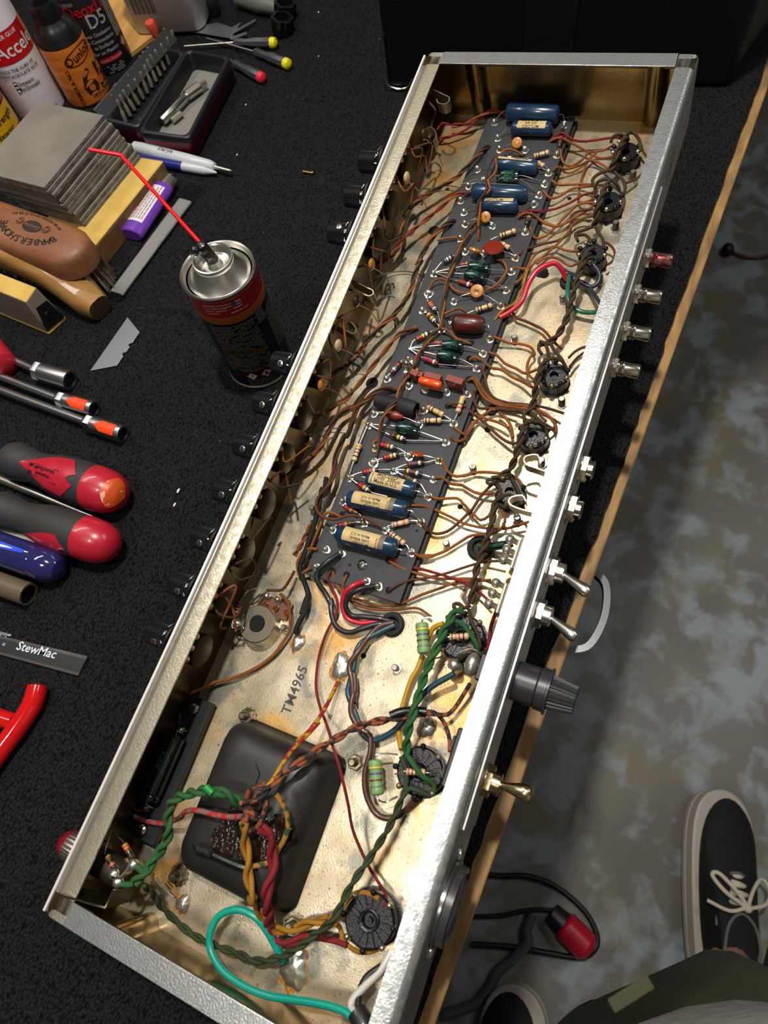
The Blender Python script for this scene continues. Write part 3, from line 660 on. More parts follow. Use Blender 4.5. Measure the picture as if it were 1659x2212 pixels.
# maroon block, red tubular, shrink tube, dipped pieces
o, *_ = blk('dipped_capacitor', 'C', 415, 1335, 750, 1360, BZ+6.2, 6.4, maroon, (('C', 275, 1395), ('C', 820, 1500)), lambda l, r: [(0, r*.8), (.0012, r*.97), (.003, r), (l-.006, r*1.03), (l-.002, r*.86), (l, r*.7)], 12, label='fat maroon brown block capacitor')
blk('film_capacitor', 'E', 510, 690, 680, 735, BZ+3.5, 3.1, brick, (('E', 345, 680), ('E', 850, 800)), lambda l, r: [(0, r*.9), (.001, r), (l-.004, r), (l, r*.35)], 20, label='brick red bullet shaped capacitor')
m = M(); a = c_('E', 375, 540, BZ+4.5); b = c_('E', 650, 600, BZ+4.5); c = c_('E', 825, 655, BZ+4.5)
m.lathe(a, b-a, [(0, .0042), (.0015, .0046), ((b-a).length*.9, .0050), ((b-a).length, .0054)], 24, sx=1.0); m.lathe(b-(c-b).normalized()*.002, c-b, [(0, .0048), (.002, .0056), ((c-b).length, .0056), ((c-b).length+.002, .0050), ((c-b).length-.004, .0046)], 24)
lead(m, [c, c+V((0, -.003, .002)), c_('E', 905, 640, BZ+3)], .0003, 1); lead(m, [c, c+V((-.004, -.002, .001)), c_('E', 850, 795, BZ+3)], .0003, 1)
P(m, 'sleeved_capacitor', [blackm, mat('reddish thin lead', '#8c4a44', .4, .8)], label='black heat shrink sleeve over a capacitor')
def slab(name, c, x0, y0, x1, y1, z, hh, th, mt, rnd_=.0012, label=None):
    a = c_(c, x0, y0, z); b = c_(c, x1, y1, z); d = (b-a).normalized(); l = (b-a).length; up = V((0, 0, 1)); sd = up.cross(d)
    m = M(); m.obox((a+b)/2, d*l/2, sd*th/2000, up*hh/2000, 0)
    for q in (a+d*l*.15, b-d*l*.15): lead(m, [q-up*hh/2200, V((q.x, q.y, BZ/1000))], mi=1)
    return P(m, name, [mt, tin], bev=min(rnd_, th/2400), seg=4, label=label)
slab('film_capacitor', 'E', 930, 280, 1110, 325, 14, 8, 4.0, brick, label='dark red dipped capacitor'); slab('film_capacitor', 'E', 1175, 320, 1360, 375, 14, 9, 4.4, brick, label='dark red box shaped capacitor'); slab('film_capacitor', 'E', 775, 240, 850, 280, 13, 7, 4.0, brick); slab('film_capacitor', 'E', 845, 265, 905, 275, 13, 5, 3.6, brick)
m = M(); a = c_('E', 985, 360, 17); d = (c_('E', 1120, 395, 17)-c_('E', 860, 330, 17)); x = d.normalized()
vs_ = []; m.lathe(a-V((0, 0, .004)), (0, 0, 1), [(0, .4), (0.0005, .75), (.0018, .97), (.004, 1.0), (.0062, .97), (.0075, .75), (.008, .4)], 30, 0)
hl_ = d.length/2*1.0
for i in range(len(m.v)):
    q = V(m.v[i])-a; q2 = V((q.x, q.y, 0)); ll = q2.length; 
    if ll > 1e-9:
        # unit circle -> stadium
        ang = math.atan2(q2.dot(V((-x.y, x.x, 0))), q2.dot(V((x.x, x.y, 0)))); rr_ = ll
        u = math.cos(ang)*rr_*.0021+math.copysign(hl_-.0021, math.cos(ang))*min(1, abs(math.cos(ang))*3); v = math.sin(ang)*rr_*.0027
        m.v[i] = tuple(a+V((x.x*u-x.y*v, x.y*u+x.x*v, q.z)))
lead(m, [a+x*hl_*.6-V((0, 0, .003)), c_('E', 1160, 435, BZ+2)], mi=1); lead(m, [a-x*hl_*.5-V((0, 0, .003)), c_('E', 925, 410, BZ+2)], mi=1)
P(m, 'dipped_capacitor', [orangem, tin], label='bright orange glossy capacitor')
def disccap(c, x, y, z, r, th, nx, mt, ends, label=None, ry=1.0, mark=None):
    p = c_(c, x, y, z); r /= 1000; th /= 1000; nrm = V(nx).normalized(); m = M(); m.lathe(p-nrm*th/2, nrm, [(0, r*.55), (th*.15, r*.9), (th*.5, r), (th*.85, r*.9), (th, r*.55)], 28, 0)
    for (cc, ex, ey) in ends:
        e = c_(cc, ex, ey, BZ+2.4); s_ = p+(e-p).normalized()*r*.8; lead(m, [s_, (s_+e)/2+V((0, 0, .0008)), e], mi=1)
    if mark:
        xx, yy, _ = frame(nrm); side = V((0, -1, 0)); side = (side-nrm*side.dot(nrm)).normalized(); up = nrm.cross(side); 
        m.text(mark, flatfn(p+nrm*(th/2+.0003), side, up), r*.55, 2)
    return P(m, 'disc_capacitor', [mt, tin, inkm], label=label)
disccap('A', 1148, 865, 13, 3.9, 2.6, (-.7, -.1, .9), ochre, (('A', 990, 910), ('A', 1220, 915)), 'orange brown ceramic disc', mark=None)
disccap('C', 770, 150, 13, 3.9, 2.4, (-.6, -.2, 1), ochre, (('C', 540, 215), ('C', 845, 240)), 'orange brown ceramic disc', mark='25')
disccap('C', 655, 520, 14, 4.4, 2.6, (.9, -.3, .75), ochre, (('C', 540, 520), ('C', 755, 540)), 'orange brown ceramic disc')
disccap('C', 862, 492, 15.5, 7.2, 2.6, (.25, -.1, 1), mat('dark red disc', '#7a2618', .25, coat=.5), (('C', 755, 540), ('C', 1105, 590)), 'large dark red ceramic disc')
disccap('C', 675, 978, 14, 4.6, 2.2, (-.45, -.1, 1), ochre, (('C', 410, 1080), ('C', 940, 1130)), 'orange brown disc with black print', mark='005')
disccap('E', 840, 1145, 13.5, 4.0, 2.0, (.9, -.1, .7), mat('rust disc', '#a04018', .3, coat=.4), (('E', 740, 1150), ('E', 1075, 1205)), 'rust orange disc on edge')
# ---- resistors
def resistor(c, e0, b0, b1, e1, kind, bands, r=None, z=11.3, label=None, lz=BZ+2.5):
    col = {'t': tanm, 'b': brnm, 'r': brick, 'g': gres, 'd': mat('dark resistor body', '#2b211d', .4)}[kind]; r = (r or {'t': 1.75, 'b': 1.5, 'r': 1.6, 'g': 3.9, 'd': 1.5}[kind])/1000
    a = c_(c, *b0, z); b = c_(c, *b1, z); l = (b-a).length; d = (b-a)/l; m = M(); mts = [col, tin]; 
    if kind in 'tg': pf = [(0, r*.4), (.0003, r*.9), (.0009, r*1.08), (l*.18, r*1.08), (l*.25, r*.92), (l*.75, r*.92), (l*.82, r*1.08), (l-.0009, r*1.08), (l-.0003, r*.9), (l, r*.4)]
    else: pf = [(0, r*.9), (.0002, r), (l-.0002, r), (l, r*.9)]
    m.lathe(a, d, pf, 18, 0)
    def rad(s_):
        for (h0, r0), (h1, r1) in zip(pf, pf[1:]):
            if h0 <= s_ <= h1: return r0+(r1-r0)*(s_-h0)/max(1e-9, h1-h0)
        return r
    nb = len(bands); ps = {4: (.16, .34, .52, .74), 3: (.2, .42, .7), 5: (.1, .28, .46, .64, .88)}[nb]
    for bnd, q in zip(bands, ps):
        if bnd is None: continue
        wd = .035*l if kind in 'tg' else .07*l; s0 = q*l-wd; s1 = q*l+wd; mts.append(BAND[bnd]); m.lathe(a+d*s0, d, [(0, rad(s0)+.00006), (s1-s0, rad(s1)+.00006)], 18, len(mts)-1)
    for e, s_, dd in ((e0, a, -d), (e1, b, d)):
        if e is None: continue
        q = c_(c, *e, lz); lead(m, [s_, s_+dd*min(.002, (q-s_).length*.35), q], mi=1)
    return P(m, 'resistor', mts, label=label)
R_ = resistor
LT = 'tan resistor with dark bands'; LB = 'brown resistor with coloured bands'; LR = 'red ended resistor'; LD = 'dark grey resistor'
R_('C', (830, 405), (930, 362), (1110, 300), (1215, 300), 't', ('black', 'black', 'yellow', 'brown'), label=LT)
R_('C', (900, 420), (945, 440), (1040, 500), (1105, 590), 't', ('black', 'yellow', 'brown', None), label=LT, z=10.5)
R_('C', (190, 770), (300, 650), (405, 590), (540, 520), 'd', ('grey', 'white', 'silver'), label=LD)
R_('C', (190, 770), (490, 688), (588, 668), (800, 690), 'b', ('red', 'red', 'brown', 'gold'), label=LB, z=10)
R_('C', (190, 770), (470, 870), (630, 918), (1000, 950), 'r', (None, None, 'white'), label=LR, z=10)
R_('C', (130, 990), (140, 1105), (222, 1205), (275, 1395), 'b', ('orange', 'orange', 'grey', 'silver'), label=LB)
R_('C', (60, 1180), (122, 1230), (222, 1338), (275, 1395), 'b', ('yellow', 'brown', 'yellow', 'silver'), label=LB)
R_('C', (-80, 1640), (-10, 1525), (150, 1440), (275, 1395), 'd', ('red', 'red', 'yellow', 'white'), label=LD)
R_('C', (-90, 1620), (200, 1560), (345, 1560), (500, 1600), 'r', ('red', 'grey', 'brown', 'silver'), label=LR, z=10)
R_('C', (-90, 1620), (80, 1728), (240, 1790), (670, 1830), 'r', ('red', 'violet', 'red', 'silver'), label=LR)
R_('C', (570, 1230), (660, 1195), (845, 1135), (940, 1130), 't', ('black', 'black', 'yellow', 'black'), label=LT)
R_('A', (1230, 1010), (1298, 985), (1435, 948), (1505, 960), 't', ('brown', 'black', 'gold', 'brown'), label=LT)
R_('A', (1300, 1020), (1330, 1040), (1390, 1075), (1430, 1120), 't', ('brown', 'gold', 'brown', None), label=LT)
R_('A', (1575, 690), (1555, 770), (1525, 905), (1505, 960), 'd', ('violet', 'red', 'brown'), label=LD)
R_('C', (1300, 60), (1262, 140), (1228, 235), (1215, 300), 'd', ('gold', 'brown', 'black'), label=LD)
R_('A', (640, 1240), (820, 1190), (900, 1180), (1000, 1165), 'd', ('silver', 'white', 'grey'), label=LD, r=1.2)
R_('E', (490, 290), (538, 238), (650, 118), (735, 75), 'b', ('brown', 'silver', 'green', 'red'), label=LB)
R_('E', (735, 365), (705, 285), (712, 140), (735, 75), 'b', ('brown', 'white', 'green', 'brown'), label=LB)
R_('E', (735, 75), (790, 150), (850, 230), (870, 300), 'b', ('brown', 'green', 'brown', 'gold'), label=LB)
R_('E', (1390, 460), (1352, 500), (1288, 680), (1240, 785), 't', ('yellow', 'yellow', 'brown', 'red'), label=LT)
R_('E', (905, 640), (958, 618), (1132, 710), (1240, 785), 't', ('brown', 'black', 'yellow', 'gold'), label=LT)
R_('E', (850, 800), (908, 770), (1110, 768), (1240, 785), 't', ('black', 'brown', 'silver', 'black'), label=LT)
R_('E', (285, 810), (192, 1035), (125, 1225), (70, 1400), 't', ('gold', 'brown', 'brown', 'black'), label=LT)
R_('E', (285, 810), (540, 930), (710, 982), (1150, 1000), 'b', ('brown', 'black', 'yellow', 'white'), label=LB)
R_('E', (355, 1060), (420, 1035), (602, 1078), (740, 1150), 'b', ('red', 'red', 'gold', 'silver'), label=LB)
R_('E', (340, 1230), (455, 1192), (632, 1145), (740, 1150), 'b', ('red', 'red', 'yellow', 'silver'), label=LB)
R_('E', (570, 1320), (728, 1262), (912, 1238), (1075, 1205), 'b', ('brown', 'violet', 'brown', 'silver'), label=LB)
R_('E', (570, 1320), (708, 1328), (882, 1372), (1010, 1410), 'b', ('yellow', 'violet', 'brown', 'silver'), label=LB)
R_('E', (570, 1320), (690, 1390), (852, 1475), (950, 1610), 'b', ('brown', 'green', 'brown', 'silver'), label=LB)
R_('E', (70, 1400), (228, 1348), (400, 1322), (570, 1320), 'b', ('red', 'red', 'orange', 'silver'), label=LB)
R_('E', (70, 1400), (178, 1480), (312, 1562), (500, 1620), 'b', ('red', 'red', 'yellow', 'silver'), label=LB)
R_('G', (515, 215), (540, 278), (692, 362), (750, 460), 'b', ('red', 'red', 'gold', 'brown'), label=LB)
R_('G', (400, 530), (468, 492), (642, 462), (750, 460), 'b', ('red', 'red', 'gold', 'brown'), label=LB)
R_('G', (990, 530), (1068, 490), (1262, 445), (1385, 445), 't', ('grey', 'red', 'silver', 'orange'), label=LT)
R_('G', (990, 530), (1055, 580), (1215, 700), (1275, 790), 't', ('brown', 'black', 'yellow', 'black'), label=LT)
# ---- tube sockets
def socket(c, x, y, r, n, z=10, lr=.0032, name='tube_socket'):
    p = c_(c, x, y, z); p.z = 0; z /= 1000; r /= 1000; m = M()
    m.lathe(p, (0, 0, 1), [(0, r*1.05), (.001, r*1.05), (.0012, r*.98), (z-.001, r*.98), (z, r*.90), (z, r*.30), (z-.004, r*.28), (z-.004, .0002)], 40, 0)
    if n == 8:
        m.lathe(p+V((0, 0, z-.003)), (0, 0, 1), [(0, r*.42), (.0046, r*.40), (.0048, r*.36), (.0044, r*.27), (.0010, r*.24), (.0010, r*.13), (.0042, r*.12), (.0042, r*.05), (.0030, r*.04), (.0030, .0001)], 32, 0)
        for k in range(16):
            a = 2*PI*(k+.5)/16; d = V((math.cos(a), math.sin(a), 0)); t = V((-d.y, d.x, 0)); m.obox(p+d*r*.66+V((0, 0, z)), d*r*.21, t*r*.030, V((0, 0, .0013)), 0)
    sk = P(m, name, bake, label='round black bakelite socket', ang=30)
    for k in range(n):
        a = 2*PI*(k+.2)/(n+(1 if n == 9 else 0)); d = V((math.cos(a), math.sin(a), 0)); t = V((-d.y, d.x, 0)); rr_ = .80 if n == 9 else .9
        m = M(); q = p+d*r*rr_+V((0, 0, z-.001)); m.ribbon([q, q+V((0, 0, lr*.7)), q+d*.0012+V((0, 0, lr*1.25))], t*.0011, .0003, 0); m.ball(q+d*.0012+V((0, 0, lr*1.0)), .0017, 1, 10, (1, 1, .9)); m.build('contact_lug', [tin, solderd if k % 2 else bake], parent=sk)
    return p
SX = [('B', 795, 945), ('B', 640, 1390), ('D', 660, 600), ('F', 1020, 260), ('F', 790, 930), ('F', 520, 1560)]
for c, x, y in SX:
    p = socket(c, x, y, 9.2, 9, 11)
    m = M(); q = p+V((-.0135, -.0085, 0)); m.lathe(q, (0, 0, 1), [(h/1000, .0019+(.0003 if int(h*2) % 2 else 0)) for h in [i*.5 for i in range(17)]]+[(.0083, .0016)], 16, 0); m.lathe(q, (0, 0, 1), [(0, .0034), (.002, .0034)], 6, 0); P(m, 'mounting_screw', steel)
    if c != 'F': continue
socket('H', 425, 1290, 13.2, 8, 10); socket('J', 815, 990, 13.2, 8, 10); socket('O', 1100, 355, 13.6, 8, 11)
for c, x, y in (('C', 1100, 1520), ('D', 305, 1140), ('E', 1460, 1310), ('F', 120, 1310), ('H', 285, 420), ('I', 765, 600), ('U', 1140, 1900), ('G', 190, 310), ('J', 590, 15)):
    p = c_(c, x, y, 3); m = M(); q = V((p.x, p.y, 0)); m.lathe(q, (0, 0, 1), [(0, .0026), (.0015, .0026), (.0016, .0018)]+[(.0016+i*.0005, .0018+(.00022 if i % 2 else 0)) for i in range(10)]+[(.0068, .0015)], 14); P(m, 'mounting_screw', steel)
# kep nuts round the transformer
for c, x, y in (('I', 395, 1430), ('J', 200, 905), ('N', 1040, 115), ('O', 640, 385)):
    p = c_(c, x, y, 4); q = V((p.x, p.y, 0)); m = M(); m.lathe(q, (0, 0, 1), [(0, .0058), (.0008, .0060)], 48, 0, rf=lambda i, h: 1 if i % 4 < 2 else .88); m.lathe(q, (0, 0, 1), [(.0008, .0046), (.0035, .0046), (.004, .004)], 6, 0)
    m.lathe(q, (0, 0, 1), [(.0035, .0022)]+[(.0035+i*.0005, .0021+(.00025 if i % 2 else 0)) for i in range(12)]+[(.0098, .0016)], 16, 0); P(m, 'lock_nut', mat('tarnished steel nut', '#a59c86', .35, .95, '#6d6450', 400), label='toothed steel nut on a threaded stud')
# grommets
for c, x, y, r, z in (('H', 590, 440, 7.8, 4), ('D', 380, 900, 6, 4), ('G', 1060, 1590, 7.5, 4), ('V', 1060, 1190, 5, 3)):
    p = c_(c, x, y, z); m = M(); q = V((p.x, p.y, 0)); rr_ = r/1000
    m.lathe(q, (0, 0, 1), [(0, rr_), (.002, rr_*1.0), (.0035, rr_*.9), (.004, rr_*.72), (.0034, rr_*.56), (.0002, rr_*.5), (.0001, .0001)], 30); P(m, 'grommet', blackm if c != 'V' else solderd, label='black rubber ring' if c != 'V' else 'crusty solder lump')
# solder pads on the floor
def pad(c, x, y, rx, ry, rot, h=1.6, mt=None, lab='silver solder pool'):
    p = c_(c, x, y, 0.5); m = M(); n = 26; k = 6; vs = [(p.x, p.y, h/1000)]; fs = []
    for j in range(1, k+1):
        t = j/k
        for i in range(n):
            a = 2*PI*i/n; w_ = 1+.10*math.sin(3*a+x)+.07*math.sin(7*a+y); u = rx/1000*t*w_*math.cos(a); v = ry/1000*t*w_*math.sin(a)
            vs.append((p.x+u*math.cos(rot)-v*math.sin(rot), p.y+u*math.sin(rot)+v*math.cos(rot), h/1000*(1-t**2.5)+.0001))
    for i in range(n): fs.append((0, 1+i, 1+(i+1) % n))
    for j in range(k-1):
        for i in range(n): fs.append((1+j*n+i, 1+(j+1)*n+i, 1+(j+1)*n+(i+1) % n, 1+j*n+(i+1) % n))
    m.add(vs, fs); return P(m, 'solder_pool', mt or solder, label=lab, ang=80)
flux = mat('amber flux stain', '#8a4a14', .35, 0, '#c08a3a', 500)
for c, x, y, rx, ry, rot in (('I', 885, 735, 5.6, 4.2, 0), ('I', 1295, 960, 8, 6, .3), ('H', 515, 885, 6.5, 5.5, 0), ('J', 880, 570, 6, 5, 0), ('O', 650, 650, 9.5, 7.5, .4), ('K', 1240, 1870, 5, 4.6, 0)):
    p = c_(c, x, y, 0); m = M(); n = 30; m.add([(p.x+(rx*1.12/1000)*(1+.15*math.sin(5*2*PI*i/n+x)+.08*math.sin(11*i))*math.cos(2*PI*i/n), p.y+(ry*1.12/1000)*(1+.15*math.sin(4*2*PI*i/n+y))*math.sin(2*PI*i/n), .00015) for i in range(n)], [tuple(range(n))])
    st = m.build('flux_stain', flux, parent=FP, flat=True); pad(c, x, y, rx, ry, rot, 2.2)
# ---- floor mounted control
p = c_('I', 500, 555, 12); q = V((p.x, p.y, 0)); m = M()
m.lathe(q, (0, 0, 1), [(0, .0125), (.001, .0125), (.001, .0120), (.0112, .0120), (.012, .0112), (.012, .0055), (.0117, .0052), (.0117, .0001)], 48, 0, mis=[0, 0, 0, 0, 0, 0, 1])
pc = V((q.x-.0005, q.y-.0005, .0121)); m.lathe(pc, (0, 0, 1), [(0, .0046), (.0003, .0044)], 28, 1); m.obox(pc+V((0, 0, .0004)), V((.0020, -.0018, 0)), V((.00022, .00025, 0)), V((0, 0, .0001)), 2)
lug = V((q.x+.012, q.y-.003, .003)); m.box((q.x+.008, q.y-.013, .001), (q.x+.019, q.y+.010, .0028), 3)
for dy in (-.009, -.001, .007): m.ribbon([lug+V((0, dy, 0)), lug+V((.006, dy, .001)), lug+V((.008, dy, .004))], (0, .0016, 0), .0004, 4); m.lathe(lug+V((.001, dy, 0)), (0, 0, 1), [(0, .0022), (.001, .002), (.001, .001)], 14, 5); m.ball(lug+V((.0065, dy, .003)), .0022, 6)
for t, a0 in (('137', 2.3), ('6617', .9), ('2188', -1.5)):
    for k, ch in enumerate(t):
        a = a0-(k-1)*.26*(1 if a0 > 0 else -1); cc = pc+V((math.cos(a), math.sin(a), 0))*.0088+V((0, 0, .0001)); o_ = V((math.cos(a), math.sin(a), 0))*(1 if a0 > 0 else -1); m.text(ch, flatfn(cc, (o_.y, -o_.x, 0), o_), .0026, 7)
P(m, 'potentiometer', [mat('pot can', '#bdb29c', .3, .9), black, hole, mat('phenolic wafer', '#6a4330', .5), tin, copperd if False else mat('copper rivet', '#b5623a', .3, 1), solderd, mat('stamped digits', '#8f8670', .4, .8)], label='round silver can with a black slotted centre')
pad('I', 390, 585, 3.0, 3.2, 0, 2).location.z = .012
m = M(); a = c_('I', 340, 345, 13); b = c_('I', 292, 482, 13); d = (b-a).normalized(); l = (b-a).length; m.cyl(a, b, .0017, mi=0)
for i, (bn, s_) in enumerate((('red', .08), ('violet', .3), ('orange', .52), ('silver', .72))): m.lathe(a+d*l*(s_-.06), d, [(0, .00176), (l*.12, .00176)], 18, 2+i)
lead(m, [a, c_('I', 360, 310, 14), c_('I', 430, 240, 13), c_('I', 500, 220, 8)], .0005, 1); lead(m, [b, c_('I', 262, 560, 14), c_('I', 285, 610, 14), c_('I', 375, 595, 14)], .0005, 1)
P(m, 'resistor', [brnm, tin, BAND['red'], BAND['violet'], BAND['orange'], BAND['silver']], label='brown banded resistor arched beside the round can')
# big green resistors
def gr(c, a_, b_, lds):
    a = c_(c, *a_, 14); b = c_(c, *b_, 14); l = (b-a).length; d = (b-a)/l; r = .0036; m = M(); pf = [(0, r*.5), (.0006, r*.95), (.0015, r*1.06), (l*.2, r*1.06), (l*.26, r*.95), (l*.76, r*.95), (l*.82, r*1.06), (l-.0015, r*1.06), (l-.0006, r*.95), (l, r*.5)]
    m.lathe(a, d, pf, 26, 0)
    for i, s_ in enumerate((.23, .40, .58, .76)): m.lathe(a+d*l*(s_-.02), d, [(0, r*1.005+.0001 if .25 < s_ < .75 else r*1.05), (l*.045, r*1.0+.0001 if .25 < s_ < .75 else r*1.05)], 26, 2+i)
    for s_, pp in zip((a, b), lds): lead(m, [s_]+[c_(c, *q) for q in pp], .0005, 1)
    P(m, 'resistor', [gres, tin, BAND['yellow'], BAND['violet'], BAND['brown'], BAND['grey']], label='large pale green resistor with yellow and violet bands')
gr('H', (48, 1155), (72, 1455), [[(70, 1115, 15), (150, 1110, 14), (250, 1110, 13)], [(110, 1490, 14), (200, 1490, 10), (250, 1470, 11)]])
gr('J', (392, 875), (418, 1215), [[(400, 830, 15), (500, 820, 14), (610, 830, 12)], [(430, 1260, 14), (500, 1275, 10), (600, 1225, 11)]])
def r2(c, a_, b_, e0, e1, kind, bands, z, lz, lab): resistor(c, e0, a_, b_, e1, kind, bands, z=z, lz=lz, label=lab)
r2('H', (308, 1292), (495, 1282), (260, 1290), (560, 1290), 't', ('brown', 'gold', 'red', 'black'), 16, 13, LT)
r2('J', (688, 990), (872, 1000), (580, 1015), (980, 1010), 't', ('red', 'brown', 'brown', None), 16, 13, LT)
r2('K', (742, 1350), (812, 1475), (640, 1250), (835, 1540), 'b', ('gold', 'orange', 'brown', 'black'), 38, 38, LB)
r2('K', (592, 1450), (662, 1562), (630, 1250), (680, 1620), 'b', ('gold', 'brown', 'black', 'orange'), 38, 38, LB)
# ---- bias board
m = M(); a = c_('K', 1425, 125, 8); b = c_('K', 1495, 160, 8); c = c_('K', 985, 1375, 8); 
m.box((c.x, b.y, .003), (b.x, W-.004, .008)); m.box((c.x+.002, b.y+.002, .0008), (b.x-.002, W-.006, .003))
BB = P(m, 'bias_board', [mat('black fibre board', '#15161a', .5, bump=.1)], bev=.0003, label='narrow black fibre board')
screw('K', 1340, 200, 9, 3.4); screw('K', 895, 1235, 9, 3.4)
o, a, b, d, l, r = blk('electrolytic_capacitor', 'K', 1185, 430, 945, 980, 14, 6.2, mat('glossy black sleeve', '#0b0c0e', .12, coat=1), (('K', 1280, 390), ('K', 990, 1050)), lambda l, r: [(0, r*.7), (.0006, r*.97), (.0014, r), (l*.88, r), (l*.90, r*.9), (l*.93, r), (l-.0006, r*.95), (l, r*.7)], 32, label='long glossy black capacitor with green print', lz=11)
z = V((0, 0, 1)); x = V((0, -1, 0)); x = (x-d*x.dot(d)).normalized(); z = d.cross(x); z = z if z.z > 0 else -z; m = M()
for t, sz, ag in (('SPRAGUE', .0030, .62), ('ATOM', .0036, .15)): m.text(t, lambda X, Y, ag=ag: a+d*(l*.38+X)+(z*math.cos(ag-Y/r*-1*-1)+x*math.sin(ag-Y/r))*(r+.0001), sz)
m.build('green_print', gtext, parent=o, flat=True)
for x_, y_ in ((1285, 395), (995, 1045)): pad('K', x_, y_, 2.4, 2.4, 0, 2.5).location.z = .008
r2('K', (965, 430), (945, 495), (980, 380), (930, 590), 't', ('black', 'brown', 'gold', None), 14, 11, LT)
r2('K', (880, 680), (795, 890), (910, 620), (775, 960), 'd', ('black', 'grey', 'black'), 14, 11, LD)
# ---- lamp socket parts and bracket
m = M()
for x_, y_ in ((655, 1610), (820, 1530), (690, 1680)): m.ball(c_('K', x_, y_, 37), .0030, 0, sc=(1, 1, .8))
m.ribbon([c_('K', 620, 1600, 35), c_('K', 700, 1640, 37), c_('K', 770, 1600, 37), c_('K', 830, 1500, 37)], (0, 0, .003), .0005, 1); P(m, 'lamp_terminal', [solder, tin], label='bright solder blobs on a lamp holder')
m = M(); m.ribbon([c_('K', 300, 1765, 46), c_('K', 430, 1800, 42), c_('K', 560, 1840, 38), c_('K', 680, 1872, 34), c_('K', 715, 1800, 34), c_('K', 752, 1725, 34)], (0, 0, .010), .0005, smooth=False); P(m, 'bracket', mat('dark bracket metal', '#5c574a', .3, .95), label='thin bent metal bracket')
# ---- power transformer bell
tr = mat('black painted steel', '#302e2b', .40, .15, '#232220', 30, bump=.08, bscale=200)
def rrect(x0, x1, y0, y1, r, n=8):
    P_ = []
    for cx, cy, a0 in ((x1-r, y1-r, 0), (x0+r, y1-r, PI/2), (x0+r, y0+r, PI), (x1-r, y0+r, 3*PI/2)):
        for i in range(n+1): a = a0+PI/2*i/n; P_.append((cx+r*math.cos(a), cy+r*math.sin(a)))
    return P_
m = M(); X0, X1, Y0, Y1 = .0370, .1225, .0765, .1475; levels = [(0, 0, .007), (.001, 0, .007), (.0015, .0008, .009), (.018, .002, .010), (.024, .0045, .011), (.028, .009, .012), (.0300, .015, .013), (.0305, .022, .014)]
vs = []; fs = []; k = 36
for h, ins, r in levels:
    for (x, y) in rrect(X0+ins, X1-ins, Y0+ins, Y1-ins, r): vs.append((x, y, h))
for j in range(len(levels)-1):
    for i in range(k): fs.append((j*k+i, j*k+(i+1) % k, (j+1)*k+(i+1) % k, (j+1)*k+i))
fs.append(tuple((len(levels)-1)*k+i for i in range(k))); m.add(vs, fs)
TB = P(m, 'transformer_cover', tr, label='rounded black steel transformer cover', ang=70)
m = M(); cc = c_('M', 660, 930, 31); m.lathe((cc.x, cc.y, .029), (0, 0, 1), [(0, .0085), (.0022, .0080), (.003, .0068), (.002, .0060), (.002, .0001)], 28, mis=[0, 0, 0, 1], rf=lambda i, h: 1+.05*math.sin(i*1.7)); m.build('bushing', [mat('tarry bushing', '#17120d', .2, coat=1, bump=1, bscale=500), hole], parent=TB)
m = M(); n = 40
for cx_, cy_, rx, ry in ((500, 1010, 13, 10), (730, 1080, 12, 14), (900, 1010, 9, 9)):
    q = c_('M', cx_, cy_, 30.7); m.add([(q.x+rx/1000*(1+.2*math.sin(6*PI*i/n)+.12*math.sin(14*PI*i/n+cx_))*math.cos(2*PI*i/n), q.y+ry/1000*(1+.2*math.sin(8*PI*i/n))*math.sin(2*PI*i/n), .03075+cx_*1e-7) for i in range(n)], [tuple(range(n))])
m.build('wax_residue', mat('amber wax residue', '#2a190b', .12, 0, '#0c0906', 250, bump=.5, bscale=420, coat=1, det=8), parent=TB, flat=True)
m = M(); m.tube([c_('M', 310, 1180, 33), c_('M', 440, 1240, 34), c_('M', 560, 1290, 34), c_('M', 650, 1320, 33)], .0021); m.hexa([c_('M', 140, 1100, 32), c_('M', 175, 1185, 32), c_('M', 310, 1228, 33), c_('M', 320, 1150, 33)], [c_('M', 150, 1090, 35), c_('M', 180, 1175, 35), c_('M', 310, 1218, 36), c_('M', 320, 1140, 36)])
for i in range(9): a = c_('M', 185+i*13, 1100+i*5, 36); b = c_('M', 190+i*13, 1170+i*5, 36); m.tube([a, b], .0004, smooth=False)
P(m, 'cable_tie', black, bev=.0004, label='black ribbed plastic tail')
# slide / toggle switch bodies seen inside the rear wall
m = M(); a = c_('J', 1060, 790, 30); m.box((.131, .0018, .006), (.1605, .0165, .040), 0); m.box((.1345, .0165, .012), (.140, .0185, .036), 1); m.box((.150, .0165, .012), (.156, .0185, .036), 1); P(m, 'switch_body', [mat('black switch case', '#1d1d1f', .35), mat('grey switch tab', '#56565a', .45)], bev=.0015, label='black box with grey tabs')
for x in (.256, .2305):
    m = M(); m.box((x-.009, .0018, .008), (x+.009, .016, .036), 0); m.box((x-.0085, .016, .009), (x+.0085, .0175, .035), 1)
    for i, dx in enumerate((-.005, .001, .007)): m.ribbon([V((x+dx, .017, .03)), V((x+dx, .020, .034)), V((x+dx, .024, .034))], (.0016, 0, 0), .0004, 2); m.ball((x+dx, .022, .034), .0028, 3)
    P(m, 'switch_body', [black, mat('pale switch face', '#b5ad9b', .5, .3), tin, solder], bev=.0006, label='small switch box with soldered lugs')
m = M(); a = c_('J', 1180, 20, 20); m.box((.186, .0018, .010), (.200, .018, .032), 0); m.ball((.193, .022, .026), .0042, 1, sc=(1.6, 1, 1)); m.ribbon([V((.2, .018, .02)), V((.201, .026, .022)), V((.195, .032, .024))], (0, 0, .004), .0006, 2); P(m, 'fuse_body', [black, solder, tin], bev=.0006)
